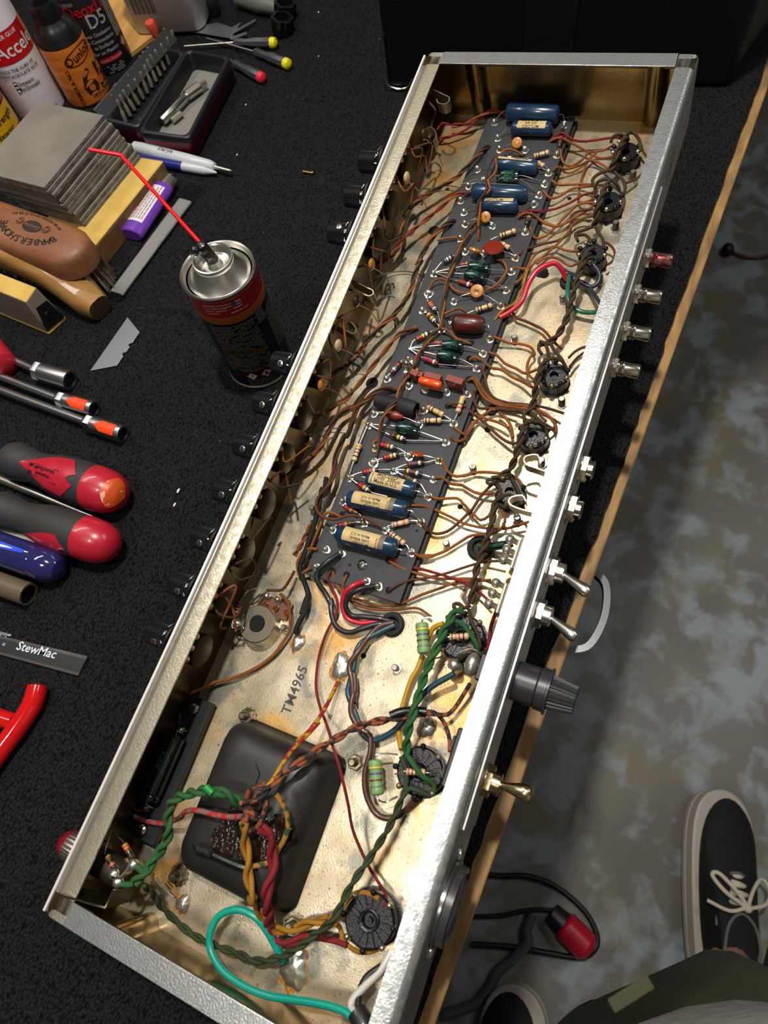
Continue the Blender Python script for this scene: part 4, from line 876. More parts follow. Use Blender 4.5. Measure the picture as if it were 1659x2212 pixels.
# ================================================================ WIRING
WL = {}
def wire(mt, r, pts, name='cloth_wire', lab=None, n=8):
    m = M(); m.tube(pts, r/1000, 0, n); key = mt.name; nm = {'cloth_wire': mt.name.replace(' cloth', '')+' cloth wire'}.get(name, mt.name.replace(' insulation', '')+' wire')
    return P(m, name, mt, label=lab or nm)
def CW(mt, c, *a, r=.85): return wire(mt, r, cl(c, *a))
def PW(mt, c, *a, r=1.6): return wire(mt, r, cl(c, *a), 'plastic_wire', n=12)
def join(*segs):
    out = []
    for s in segs: out += cl(*s)
    return out
def twist(mts, pts, r=.85, pitch=.013, hr=None, ph=0, name='twisted_cloth_wire', taper=True):
    P_ = resample(spline(pts), .0016); N_ = len(P_); k = len(mts); r_ = r/1000; hr = hr or r_*(1.0 if k == 2 else 1.16)
    fr = None; strands = [[] for _ in mts]; s = 0
    for j, p in enumerate(P_):
        d = (P_[min(j+1, N_-1)]-P_[max(j-1, 0)]).normalized()
        if fr is None: fr = frame(d)[0]
        fr = (fr-d*fr.dot(d)).normalized(); y = d.cross(fr)
        for i in range(k):
            a = ph+2*PI*i/k+2*PI*s/pitch; strands[i].append(p+fr*(hr*math.cos(a))+y*(hr*math.sin(a)))
        if j < N_-1: s += (P_[j+1]-p).length
    for mt, st in zip(mts, strands):
        m = M(); m.tube(st, r_, 0, 8, smooth=False); P(m, name, mt, label=mt.name.replace(' cloth', '')+' cloth wire twisted with its neighbour')
cu, cd_, rd, ht = copper, copperd, redc, heater
# --- upper right, board to sockets
CW(rd, 'B', 130, 840, 9, 220, 775, 14, 330, 840, 10, 450, 850, 8, 660, 820, 10, 760, 820, 14)
CW(cu, 'B', 120, 850, 9, 200, 820, 12, 320, 870, 8, 450, 945, 6, 560, 1000, 8, 690, 990, 14)
CW(cu, 'B', 205, 900, 10, 230, 1030, 8, 300, 1075, 6, 400, 1020, 6, 470, 950, 7, 600, 930, 8, 690, 880, 13)
CW(cu, 'B', 150, 1110, 9, 180, 1080, 11, 260, 1100, 7, 400, 1060, 6, 480, 1020, 6, 570, 1050, 6, 650, 1100, 8, 710, 1070, 12)
CW(cu, 'B', 540, 940, 9, 480, 1000, 6, 440, 1060, 5, 400, 1180, 4, 370, 1330, 4, 390, 1400, 5, 480, 1380, 8, 540, 1340, 12)
CW(cu, 'B', 130, 1200, 9, 190, 1240, 8, 280, 1240, 6, 400, 1235, 6, 520, 1240, 9, 610, 1240, 13)
CW(cu, 'B', 55, 1295, 9, 120, 1360, 7, 210, 1340, 5, 320, 1275, 5, 500, 1250, 9)
wire(rd, .8, join(('C', 1140, 150, 9, 1230, 80, 11, 1400, 92, 8), ('B', 0, 1480, 8, 150, 1460, 6, 300, 1400, 5, 420, 1330, 7, 530, 1310, 12)))
wire(cu, .85, join(('C', 1140, 160, 9, 1200, 110, 12, 1290, 112, 11, 1380, 180, 8), ('B', 80, 1590, 8, 180, 1615, 6, 280, 1560, 5, 420, 1490, 5, 540, 1400, 12)))
wire(cu, .85, join(('C', 1270, 260, 9, 1325, 385, 6, 1450, 360, 5), ('D', 130, 360, 5, 230, 270, 6, 300, 190, 6, 400, 90, 6, 520, 0, 9), ('B', 580, 1400, 12)))
wire(cd_, .85, join(('C', 1150, 570, 9, 1220, 510, 7, 1320, 480, 6), ('D', 10, 500, 6, 120, 470, 6, 250, 440, 6, 370, 370, 6, 400, 250, 6, 410, 140, 6, 500, 90, 7, 640, 70, 11)))
wire(cu, .85, join(('C', 1040, 760, 9, 1110, 718, 8, 1220, 730, 7, 1300, 680, 6), ('D', 60, 640, 6, 200, 520, 6, 330, 390, 6, 430, 250, 6, 540, 180, 7, 690, 130, 11)))
wire(cu, .85, join(('C', 1100, 890, 9, 1180, 830, 7, 1230, 740, 7, 1290, 620, 6), ('D', 0, 590, 6, 140, 530, 6, 230, 510, 6, 320, 550, 6, 430, 570, 8, 530, 560, 11)))
CW(cu, 'D', 0, 720, 6, 60, 670, 6, 150, 640, 6, 250, 655, 6, 340, 715, 6, 410, 745, 6, 500, 700, 10)
CW(cu, 'D', 0, 180, 7, 80, 215, 6, 240, 270, 6, 380, 210, 6, 540, 110, 7, 660, 50, 11)
CW(cd_, 'D', 820, 460, 10, 900, 520, 8, 930, 600, 7, 900, 690, 8, 830, 730, 9)
CW(cd_, 'B', 800, 1225, 9, 900, 1180, 6, 960, 1110, 6, 1010, 1000, 9); CW(cd_, 'B', 925, 870, 11, 955, 950, 8, 1000, 1010, 6)
# plastic leads near the grommet
wire(pred, 1.7, join(('C', 930, 1275, 8, 1060, 1200, 9, 1180, 1090, 12, 1250, 900, 14, 1350, 750, 16, 1480, 680, 16), ('D', 230, 720, 14, 300, 800, 10, 350, 910, 4)), 'plastic_wire', 'bright red plastic wire', 12)
CW(yellowc, 'C', 870, 1305, 8, 960, 1200, 10, 1100, 1110, 10, 1180, 960, 9, 1215, 830, 8, 1240, 740, 8)
PW(pdkb, 'D', 620, 680, 11, 690, 750, 10, 745, 830, 9, 745, 910, 8, 700, 975, 7, 620, 990, 6, 540, 950, 5, 440, 885, 4, r=1.5)
PW(pgrn, 'D', 385, 870, 5, 368, 1000, 9, 372, 1140, 10, 430, 1240, 8, 550, 1295, 7, 650, 1300, 8, 730, 1290, 10, 830, 1240, 16, r=1.5)
PW(pdkb, 'D', 430, 900, 4, 590, 965, 5, 680, 1080, 7, 760, 1200, 10, 850, 1320, 16, r=1.3)
# --- heater run
def HT(*segs, **k): twist([ht, ht], join(*segs), r=1.15, pitch=.016, **k)
HT(('B', 830, 770, 18, 770, 860, 22, 720, 950, 22, 700, 1040, 18, 650, 1110, 14))
CW(ht, 'B', 820, 770, 18, 870, 780, 18, 920, 850, 15, 925, 940, 13, r=1.1); CW(ht, 'B', 660, 870, 13, 680, 810, 16, 730, 790, 17, 770, 800, 14, r=1.1)
CW(ht, 'B', 650, 1110, 14, 560, 1140, 12, 500, 1190, 12, 510, 1250, 14, 540, 1310, 12, r=1.1); CW(ht, 'B', 660, 1100, 14, 720, 1150, 12, 770, 1200, 12, 790, 1270, 12, 770, 1350, 12, r=1.1)
HT(('B', 660, 1200, 18, 600, 1300, 23, 560, 1400, 23, 530, 1520, 18), ('D', 700, 200, 15, 680, 270, 12))
CW(ht, 'B', 520, 1290, 13, 540, 1220, 17, 620, 1190, 19, 700, 1220, 18, 740, 1290, 13, r=1.1)
CW(ht, 'D', 680, 270, 12, 560, 315, 11, 460, 355, 11, 490, 450, 12, r=1.1); CW(ht, 'D', 690, 270, 12, 740, 350, 12, 790, 440, 12, 800, 540, 11, r=1.1)
CW(ht, 'D', 470, 380, 11, 560, 370, 14, 620, 410, 16, 640, 470, 15, r=1.1)
HT(('D', 660, 530, 20, 580, 640, 24, 520, 780, 24, 470, 950, 22, 420, 1130, 20, 370, 1330, 18, 300, 1490, 16, 220, 1600, 14, 130, 1665, 12, 30, 1670, 12))
CW(ht, 'D', 30, 1670, 12, 20, 1740, 12, 60, 1800, 12, r=1.1); CW(ht, 'D', 100, 1670, 12, 130, 1760, 13, 140, 1850, 13, r=1.1); CW(ht, 'D', 160, 1660, 12, 210, 1760, 14, 290, 1850, 15, 330, 1930, 13, r=1.1)
HT(('F', 940, 85, 20, 870, 200, 22, 820, 380, 20, 805, 500, 16, 780, 600, 14, 715, 690, 12))
CW(ht, 'F', 930, 90, 20, 1020, 70, 20, 1110, 100, 18, 1160, 190, 14, r=1.1); CW(ht, 'F', 600, 700, 12, 590, 660, 13, 640, 660, 14, 680, 700, 14, 690, 790, 16, r=1.1); CW(ht, 'F', 760, 690, 12, 830, 740, 14, 890, 800, 14, 940, 880, 13, r=1.1)
HT(('F', 770, 775, 18, 690, 840, 22, 650, 960, 22, 610, 1100, 20, 570, 1230, 16, 515, 1330, 13, 420, 1390, 12, 330, 1430, 12))
CW(ht, 'F', 760, 780, 18, 860, 790, 18, 930, 850, 15, 940, 930, 13, r=1.1); CW(ht, 'F', 330, 1430, 12, 270, 1440, 12, 290, 1480, 12, 380, 1450, 13, r=1.1); CW(ht, 'F', 520, 1360, 12, 580, 1480, 14, 640, 1600, 14, 690, 1680, 12, r=1.1)
CW(ht, 'F', 380, 1470, 13, 420, 1560, 15, 400, 1680, 17, 350, 1800, 18, r=1.1)
HT(('F', 430, 1620, 18), ('H', 745, 30, 20, 720, 160, 22, 690, 300, 22, 620, 480, 20, 560, 680, 18, 530, 850, 16, 510, 980, 14))
CW(ht, 'F', 430, 1620, 18, 520, 1600, 18, 600, 1640, 15, r=1.1)
CW(ht, 'H', 510, 990, 14, 450, 1020, 14, 400, 980, 14, 350, 985, 14, 360, 1030, 14, r=1.2); CW(ht, 'H', 490, 1030, 13, 520, 1150, 14, 580, 1270, 14, 600, 1390, 12, r=1.1)
# --- green run
def GT(mt, *segs, r=1.35, **k): twist([mt, mt], join(*segs), r=r, pitch=.019, **k)
GT(greenc, ('H', 440, 1040, 15, 350, 1060, 17, 320, 1130, 20, 260, 1220, 20, 210, 1350, 20, 150, 1480, 20, 80, 1640, 20), ('J', 840, 150, 20, 800, 280, 22, 760, 420, 25, 710, 590, 22, 690, 720, 18, 695, 820, 16), hr=.0013)
CW(greenc, 'H', 340, 1140, 18, 420, 1160, 17, 490, 1240, 16, 560, 1350, 14, 580, 1410, 12, r=1.4)
CW(greenc, 'J', 690, 820, 16, 760, 930, 18, 850, 1040, 17, 950, 1110, 13, 940, 1200, 12, r=1.5); CW(greend, 'J', 640, 850, 14, 680, 960, 15, 690, 1080, 15, 680, 1160, 15, r=1.4); CW(greend, 'J', 920, 1220, 12, 840, 1190, 14, 740, 1150, 15, 680, 1170, 15, r=1.4)
GT(greend, ('J', 680, 1170, 15, 640, 1260, 16, 580, 1400, 16, 500, 1560, 18), ('O', 1090, 0, 22, 1020, 100, 24, 950, 220, 26, 880, 350, 25, 760, 450, 20, 640, 540, 15, 500, 590, 11, 400, 590, 9), ('N', 1500, 690, 8, 1330, 630, 8, 1180, 560, 7, 1050, 460, 7, 930, 340, 12, 850, 230, 24, 790, 180, 34), r=1.1, hr=.0010)
GT(greenc, ('K', 830, 1690, 36, 920, 1600, 36, 1000, 1490, 34, 1060, 1400, 30, 1125, 1260, 34, 1120, 1100, 36, 1170, 980, 40, 1300, 925, 44, 1420, 900, 48, 1560, 920, 48), ('M', 330, 620, 48, 450, 640, 47, 590, 740, 40), r=1.5, hr=.0015)
CW(greenc, 'K', 830, 1690, 36, 780, 1705, 36, 700, 1690, 37, r=1.6); CW(greenc, 'K', 920, 1600, 36, 880, 1570, 37, 850, 1540, 37, r=1.6); CW(greenc, 'K', 960, 1560, 36, 890, 1590, 36, 865, 1550, 37, r=1.5)
m = M(); q = cl('M', 270, 580, 51, 330, 640, 51); m.tube(q, .0018, smooth=False); m2_ = P(m, 'paint_mark', mat('bright green dab', '#0c8a3a', .3), label='bright green paint dab')
# --- transformer leads
CW(redyel, 'M', 720, 680, 46, 850, 540, 46, 940, 400, 42, 1040, 250, 38, 1180, 110, 34, 1280, 0, 28, r=1.2)
wire(redyel, 1.2, cl('I', 885, 1659, 32, 1000, 1560, 24, 1140, 1360, 14, 1220, 1200, 8, 1275, 1085, 3))
twist([orblk, orblk], join(('M', 620, 750, 44, 720, 680, 48, 800, 620, 48, 950, 480, 44, 1100, 370, 40, 1250, 260, 36, 1380, 180, 32, 1500, 110, 28), ('J', 150, 600, 26, 280, 550, 24, 400, 520, 22, 560, 490, 20, 700, 460, 18, 850, 430, 16)), r=1.2, pitch=.024)
CW(orblk, 'J', 850, 430, 16, 950, 430, 15, 1040, 520, 10, 1090, 650, 10, 1100, 800, 14, r=1.2); CW(orblk, 'J', 850, 440, 16, 970, 450, 15, 1080, 450, 12, 1160, 370, 12, 1230, 260, 14, 1290, 160, 16, r=1.2)
m = M(); m.tube(cl('J', 540, 470, 20, 640, 430, 19, 760, 420, 17, 880, 430, 16), .0027, 0, 12); P(m, 'insulating_tape', black, label='black tape wrap')
CW(orblk, 'M', 640, 720, 44, 650, 630, 48, 720, 570, 50, 790, 560, 48, r=1.3); CW(orblk, 'M', 650, 980, 40, 740, 930, 44, 790, 820, 47, 820, 700, 48, r=1.4)
CW(grncop, 'M', 900, 650, 46, 970, 760, 42, 1005, 900, 38, 980, 1030, 36, 930, 1120, 34, 840, 1250, 33, 700, 1290, 33, r=1.4)
CW(redgry, 'M', 590, 845, 44, 480, 850, 41, 350, 830, 39, 200, 792, 37, 90, 800, 32, 40, 850, 26, r=1.5)
CW(redgry, 'K', 1240, 1120, 24, 1180, 1150, 18, 1080, 1180, 12, 930, 1160, 10, 790, 1100, 12, r=1.4)
twist([redc, redc], join(('M', 760, 950, 46, 850, 1020, 42, 865, 1200, 37, 870, 1330, 35, 810, 1550, 33, 830, 1720, 22), ('O', 500, 290, 24, 500, 380, 14)), r=1.6, pitch=.034, hr=.0015)
wire(redc, 1.5, cl('O', 500, 380, 14, 520, 460, 9, 600, 490, 7, 700, 450, 7, 800, 460, 7, 900, 480, 8, 965, 505, 9)); wire(redc, 1.4, cl('O', 530, 460, 8, 620, 500, 6, 720, 480, 7, 800, 420, 10, 880, 350, 12, 940, 290, 12))
twist([yellowc, yellowc], join(('M', 610, 900, 44, 620, 1080, 40, 650, 1250, 37, 650, 1400, 35, 700, 1600, 32), ('O', 400, 220, 26, 470, 340, 16, 540, 410, 9, 640, 410, 8, 740, 370, 8, 860, 350, 9)), r=1.4, pitch=.030, hr=.0014)
CW(yellowc, 'O', 860, 350, 9, 940, 270, 10, 1000, 200, 10, 1080, 190, 10, 1160, 225, 12, r=1.3); CW(yellowc, 'O', 860, 360, 8, 920, 390, 8, 950, 480, 7, 1030, 540, 6, 1110, 540, 6, 1190, 505, 9, r=1.3)
m = M()
for i in range(7): m.tube([c_('M', 620+i*14, 720+((i*5) % 4)*22, 30), c_('M', 610+((i*37) % 90), 740+((i*53) % 120), 40), c_('M', 590+((i*61) % 170), 720+((i*71) % 240), 45)], .0014, 0)
P(m, 'lead_bundle', orblk, label='tarry bundle of cloth leads')
# --- left looms
TW = lambda mts, *segs, **k: twist(mts, join(*segs), **k)
TW([cu, cd_, blackc], ('A', 878, 900, 9, 800, 970, 14, 700, 1080, 14, 600, 1180, 12, 500, 1235, 12, 400, 1300, 12, 280, 1375, 12, 200, 1440, 12), ('U', 1250, 740, 12, 1205, 860, 12, 1180, 1010, 14, 1100, 1160, 12, 1020, 1260, 12, 880, 1330, 14), r=.8, pitch=.026)
TW([cu, rd], ('A', 742, 1305, 10, 600, 1335, 12, 480, 1430, 12, 340, 1550, 12, 220, 1640, 12), ('U', 1200, 1050, 12, 1120, 1190, 12, 990, 1260, 10, 860, 1290, 10), r=.8, pitch=.028)
TW([cu, cd_, blackc], ('C', 405, 205, 9, 330, 235, 12, 220, 330, 13, 130, 450, 13, 60, 580, 13, 0, 700, 13), ('U', 1400, 1250, 13, 1330, 1400, 13, 1290, 1560, 13, 1200, 1720, 13, 1080, 1860, 13, 950, 1970, 13, 820, 2120, 13), ('V', 1504, 440, 13, 1330, 570, 13, 1200, 700, 13, 1080, 830, 14), r=.85, pitch=.03)
TW([cu, cd_], ('U', 1355, 1955, 10, 1200, 2015, 12, 1100, 2100, 12), ('V', 1504, 745, 12, 1380, 850, 12, 1200, 960, 12, 1050, 1070, 12, 900, 1210, 14), r=.85, pitch=.03)
TW([cu, cd_, blackc, cd_], ('E', 590, 430, 9, 480, 410, 13, 350, 470, 13, 250, 550, 13, 100, 650, 13), ('V', 1504, 875, 12, 1380, 950, 12, 1280, 1120, 13, 1200, 1270, 13, 1080, 1390, 13, 950, 1480, 13, 850, 1570, 13, 720, 1690, 14), r=.85, pitch=.04)
TW([cd_, cd_, blackc], ('E', 330, 380, 8, 270, 430, 12, 180, 580, 12, 120, 750, 12, 50, 950, 12), ('V', 1440, 1150, 12, 1360, 1330, 12, 1320, 1550, 12, 1240, 1720, 12), ('G', 260, 180, 12, 215, 400, 12), r=.9, pitch=.05)
wire(blackc, 1.7, join(('V', 1260, 1560, 10, 1240, 1680, 12), ('G', 290, 80, 12, 250, 300, 12, 200, 480, 12, 150, 640, 10, 80, 850, 9, 40, 980, 8, 110, 1180, 5, 130, 1300, 5, 60, 1480, 5), ('I', 980, 300, 5, 960, 430, 5, 890, 560, 5, 872, 650, 2.5)))
wire(cd_, .95, cl('G', 400, 0, 14, 265, 150, 15, 220, 280, 16, 280, 385, 16, 420, 425, 16, 600, 380, 16, 760, 410, 15, 920, 490, 11, 985, 530, 10.5)); CW(cu, 'G', 505, 400, 9, 400, 352, 12, 330, 355, 12, 290, 440, 10, 200, 650, 8, 160, 740, 8, r=.95)
TW([cd_, cu], ('G', 190, 440, 10, 130, 560, 10, 60, 700, 10, -20, 830, 10), r=.9)
CW(cu, 'G', 235, 762, 10, 150, 752, 10, 70, 800, 9, 15, 900, 8, 20, 1010, 6, 40, 1060, 5, 80, 1020, 8, 165, 968, 10, r=.95)
wire(cd_, .95, cl('I', 855, 60, 8, 800, 160, 10, 740, 235, 12, 650, 240, 12, 600, 240, 10)); wire(cu, 1.05, join(('I', 720, 270, 12, 790, 350, 10, 815, 480, 8, 810, 620, 6, 740, 740, 5, 660, 850, 4, 500, 970, 4, 300, 1060, 5, 100, 1110, 6), ('K', 1430, 20, 8, 1290, 75, 10, 1190, 130, 12)))
CW(cd_, 'K', 1080, 160, 14, 1170, 165, 13, 1215, 230, 12, 1215, 340, 11, r=.6)
# thin bare ground wires
for pts in (cl('A', 240, 1285, 6, 380, 1275, 4, 520, 1250, 4, 640, 1265, 5), cl('U', 900, 1440, 8, 1010, 1400, 5, 1150, 1380, 3, 1300, 1385, 3, 1440, 1440, 6), cl('V', 1095, 1155, 5, 1200, 1130, 4, 1300, 1090, 4, 1420, 1085, 5), cl('K', 960, 1060, 11, 770, 1080, 14, 680, 1150, 26, 635, 1240, 37), cl('K', 1010, 1640, 6, 1080, 1710, 5, 1170, 1800, 4), cl('K', 1005, 1600, 8, 1000, 1660, 6, 1170, 1810, 2)):
    m = M(); m.tube(pts, .00035, 0, 6); P(m, 'bare_wire', tin, label='thin bare wire')
# --- around the bottom of the board
wire(pblk, 1.7, join(('G', 480, 815, 11, 350, 900, 14, 240, 1010, 12, 240, 1120, 10, 330, 1260, 6, 400, 1390, 5), ('I', 1200, 330, 5, 1210, 480, 5, 1260, 590, 5, 1370, 640, 5, 1500, 600, 6, 1640, 560, 5, 1780, 560, 3)), 'plastic_wire', 'black plastic cable', 12)
wire(pred, 1.5, join(('G', 745, 1125, 10, 640, 1165, 14, 545, 1250, 12, 515, 1380, 8), ('I', 1350, 500, 5, 1480, 550, 4, 1600, 540, 4, 1760, 560, 3)), 'plastic_wire', 'red plastic wire', 12)
wire(pblk, 1.6, join(('G', 890, 1170, 10, 700, 1210, 15, 580, 1300, 12, 555, 1410, 9), ('I', 1400, 480, 6, 1520, 490, 6, 1650, 505, 5, 1790, 540, 3)), 'plastic_wire', 'black plastic cable', 12)
wire(rd, .85, join(('G', 385, 1008, 9, 350, 1080, 9, 400, 1200, 6, 455, 1320, 5), ('I', 1250, 460, 5, 1150, 660, 4, 1080, 900, 4, 1060, 1150, 4, 1100, 1350, 5, 1150, 1480, 8, 1200, 1640, 18), ('M', 1400, 200, 30, 1470, 420, 35, 1540, 720, 28, 1590, 980, 14), ('O', 1090, 20, 6, 1150, 120, 6, 1200, 205, 8, 1185, 275, 12)))
wire(cu, .85, cl('G', 412, 1008, 9, 425, 1110, 7, 500, 1230, 6, 600, 1290, 5, 760, 1345, 4, 950, 1392, 4, 1170, 1370, 4, 1400, 1270, 5, 1659, 1180, 5)+cl('H', 200, 840, 5, 400, 770, 6, 560, 762, 8, 700, 755, 10))
wire(cu, .85, cl('G', 565, 1050, 9, 530, 1130, 9, 530, 1230, 6, 640, 1365, 5, 850, 1430, 5, 1100, 1440, 4, 1350, 1420, 5, 1510, 1515, 6))
wire(rd, .85, cl('G', 1040, 870, 9, 1180, 920, 7, 1400, 990, 6)+cl('H', 0, 640, 6, 250, 710, 7, 450, 785, 9, 580, 862, 10, 700, 970, 12)); wire(cu, .85, cl('G', 1042, 888, 9, 1150, 958, 8, 1350, 1030, 6)+cl('H', 0, 690, 6, 200, 740, 6, 500, 742, 6, 650, 762, 8, 775, 815, 12))
wire(cd_, .85, cl('G', 1042, 1218, 9, 1150, 1150, 9, 1300, 1100, 6)+cl('H', 0, 752, 6, 250, 700, 6, 500, 620, 6, 650, 582, 7, 830, 575, 12))
wire(cu, .9, cl('G', 1310, 795, 10, 1420, 850, 7, 1550, 830, 5)+cl('H', 0, 525, 6, 80, 540, 5, 250, 490, 5, 420, 390, 5, 520, 335, 6, 700, 320, 6, 800, 265, 8, 835, 180, 12, 800, 100, 13))
wire(cd_, .95, cl('G', 1410, 470, 10, 1480, 560, 7)+cl('H', 60, 215, 8, 150, 312, 5, 280, 300, 5, 400, 210, 6, 520, 90, 7)+cl('F', 90, 1790, 6, 200, 1620, 7, 330, 1485, 9, 450, 1420, 11, 580, 1410, 12))
wire(cu, .85, cl('G', 1295, 268, 9, 1400, 272, 9, 1550, 305, 6)+cl('H', 0, 50, 7, 120, 72, 6, 300, 150, 5, 450, 222, 6, 650, 266, 6, 850, 268, 6, 1060, 205, 10))
wire(cu, .9, cl('E', 965, 1610, 10, 1060, 1645, 8, 1280, 1640, 6)+cl('F', -10, 1690, 6, 50, 1750, 5, 110, 1850, 5)+cl('H', 530, 125, 6, 600, 190, 6, 680, 150, 8, 720, 60, 12))
wire(cu, .95, cl('E', 1110, 1212, 10, 1180, 1340, 7, 1280, 1395, 5, 1450, 1362, 5)+cl('F', 0, 1395, 6, 130, 1352, 5, 300, 1350, 7, 450, 1370, 9, 600, 1415, 11, 670, 1500, 12))
wire(cu, .95, cl('E', 1040, 1412, 10, 1120, 1410, 8, 1200, 1472, 6, 1330, 1492, 5)+cl('F', 0, 1500, 5, 130, 1572, 6, 250, 1592, 7, 400, 1560, 12))
wire(cu, .95, cl('E', 1215, 950, 10, 1270, 1000, 8, 1360, 985, 6, 1400, 890, 6, 1470, 790, 6, 1600, 700, 6)+cl('F', 330, 650, 7, 430, 640, 7))
wire(cu, .95, cl('E', 1240, 830, 9, 1320, 900, 8, 1390, 930, 6, 1430, 870, 6, 1500, 770, 6)+cl('F', 240, 700, 7, 330, 640, 8))
wire(cd_, .95, cl('E', 1180, 600, 9, 1250, 578, 12, 1370, 610, 9)+cl('F', 10, 605, 8, 110, 690, 7, 240, 790, 6, 340, 890, 6, 450, 980, 6, 550, 1025, 9, 650, 1010, 12))
wire(cu, .95, cl('F', 60, 325, 9, 120, 305, 12, 180, 420, 9, 260, 530, 7, 420, 600, 7, 600, 625, 8, 740, 645, 11)); wire(cu, .95, cl('F', 75, 310, 9, 145, 300, 12, 220, 430, 9, 330, 540, 7, 480, 590, 7, 700, 605, 8, 850, 655, 10, 960, 720, 10, 1040, 830, 8, 1045, 910, 8)); wire(heater, .9, cl('F', 160, 320, 9, 210, 370, 9, 300, 490, 7, 480, 565, 6, 700, 590, 6, 900, 620, 7, 1130, 690, 12, 1200, 730, 14))
wire(cd_, .95, cl('F', 190, 160, 10, 240, 250, 8, 270, 400, 7, 330, 500, 6, 450, 575, 7)); wire(cd_, .9, cl('F', 125, 430, 10, 128, 550, 8, 180, 630, 7, 300, 632, 7, 430, 642, 8, 600, 662, 11))
wire(cu, .95, cl('F', 400, 680, 7, 480, 740, 8, 540, 840, 9, 560, 960, 11)); wire(cu, .95, cl('F', 130, 705, 6, 250, 745, 7, 400, 792, 8, 510, 850, 9))
wire(cu, .95, cl('F', 80, 92, 10, 130, 60, 12, 230, 110, 8, 320, 180, 7, 430, 200, 7, 550, 280, 6, 660, 330, 7, 770, 395, 10)); wire(cu, .95, cl('F', 285, 5, 9, 380, 40, 7, 470, 130, 6, 600, 190, 6, 700, 240, 7, 850, 190, 13))
wire(cd_, .9, cl('C', 985, 1110, 9, 1050, 1170, 7, 1110, 1270, 5, 1230, 1320, 5, 1380, 1390, 5)+cl('D', 100, 1530, 6, 200, 1650, 7, 290, 1730, 9)); wire(cu, .9, cl('C', 860, 1488, 10, 940, 1522, 8, 1030, 1560, 5, 1170, 1572, 5, 1280, 1610, 5, 1320, 1690, 6)+cl('F', 760, 50, 8, 725, 130, 8, 720, 220, 8, 780, 300, 9, 880, 310, 13))
CW(cd_, 'D', 380, 1840, 12, 450, 1770, 10, 540, 1720, 9, 600, 1710, 9); CW(ht, 'D', 390, 1950, 10, 470, 1850, 9, 560, 1780, 9)
CW(cd_, 'F', 960, 870, 10, 1010, 860, 8, 1040, 800, 8, 980, 740, 9, 890, 700, 10); CW(cd_, 'F', 850, 670, 11, 870, 720, 11, 930, 780, 12)
# loops across the board
CW(cu, 'A', 1195, 975, 9, 1120, 930, 13, 1040, 930, 13, 970, 1010, 14, r=.8); wire(cu, .85, cl('A', 950, 985, 14, 965, 1080, 20, 940, 1150, 22, 890, 1200, 22, 905, 1290, 22, 830, 1360, 20, 815, 1480, 19, 800, 1600, 18)+cl('C', 700, 200, 16, 692, 320, 13, 690, 405, 9)); wire(heater, .8, cl('A', 950, 985, 16, 905, 1060, 18, 870, 1180, 22, 870, 1290, 23, 800, 1400, 20, 780, 1520, 18))
TW([cu, heater], ('C', 690, 180, 17, 640, 230, 15, 560, 350, 14, 480, 530, 14, 400, 700, 14, 345, 870, 14, 310, 1050, 13, 290, 1200, 13, 275, 1370, 13, 150, 1500, 13, 30, 1680, 13), ('E', 790, 180, 14, 700, 300, 14, 650, 400, 14, 600, 560, 17, 510, 640, 19, 440, 760, 17, 420, 900, 13), r=.8, pitch=.03)
CW(cu, 'E', 420, 900, 13, 400, 980, 11, 345, 1010, 11, 352, 1060, 10); CW(cd_, 'E', 420, 900, 13, 405, 1040, 11, 375, 1180, 10)
CW(cu, 'C', 140, 950, 10, 200, 862, 13, 280, 842, 13, 350, 880, 12, 420, 965, 11, 520, 1000, 11, 610, 1000, 11); CW(cu, 'C', 760, 980, 11, 880, 920, 12, 970, 820, 13, 1010, 740, 13, 970, 645, 12, 905, 632, 9)
CW(cu, 'C', 555, 1225, 9, 500, 1180, 13, 430, 1182, 13, 310, 1235, 13); CW(cu, 'C', 275, 1395, 13, 370, 1430, 13, 450, 1510, 13, 605, 1570, 9); CW(cu, 'C', 230, 410, 11, 330, 388, 11, 465, 375, 10.5)
TW([cu, rd], ('A', 1052, 615, 10, 960, 580, 12, 880, 595, 12, 790, 645, 10, 700, 690, 9, 560, 715, 8), r=.85, pitch=.03); CW(rd, 'A', 780, 640, 10, 740, 710, 8, 640, 775, 6, 540, 810, 6, 450, 825, 6); CW(rd, 'A', 540, 700, 12, 480, 690, 14, 430, 750, 14)
# --- bottom right area
wire(pblue, 1.7, cl('I', 1800, 570, 4, 1659, 635, 5, 1500, 725, 6, 1435, 830, 7, 1422, 950, 7, 1380, 1100, 6, 1362, 1220, 6, 1425, 1380, 6, 1480, 1530, 7)+cl('J', 270, 620, 6, 340, 690, 6, 440, 680, 7, 600, 580, 9, 740, 400, 11, 900, 210, 13, 1140, 65, 16), 'plastic_wire', 'slate blue plastic wire', 12)
wire(pbrn, 1.7, cl('I', 1790, 545, 4, 1659, 580, 5, 1550, 690, 6, 1450, 830, 9, 1375, 950, 9, 1400, 1100, 9, 1415, 1300, 8)+cl('J', 190, 60, 8, 205, 200, 8, 170, 340, 9, 175, 460, 9, 250, 580, 9, 345, 650, 8, 350, 800, 7, 300, 1000, 6, 310, 1200, 6, 400, 1380, 5, 520, 1430, 5, 650, 1380, 5, 775, 1260, 9), 'plastic_wire', 'dark brown plastic wire', 12)
wire(pyel, 1.5, cl('H', 255, 1165, 12, 160, 1205, 10, 110, 1310, 8, 60, 1450, 7, 5, 1600, 7)+cl('J', 740, 110, 7, 675, 300, 6, 640, 440, 6, 615, 600, 7, 640, 780, 11), 'plastic_wire', 'mustard yellow plastic wire', 12)
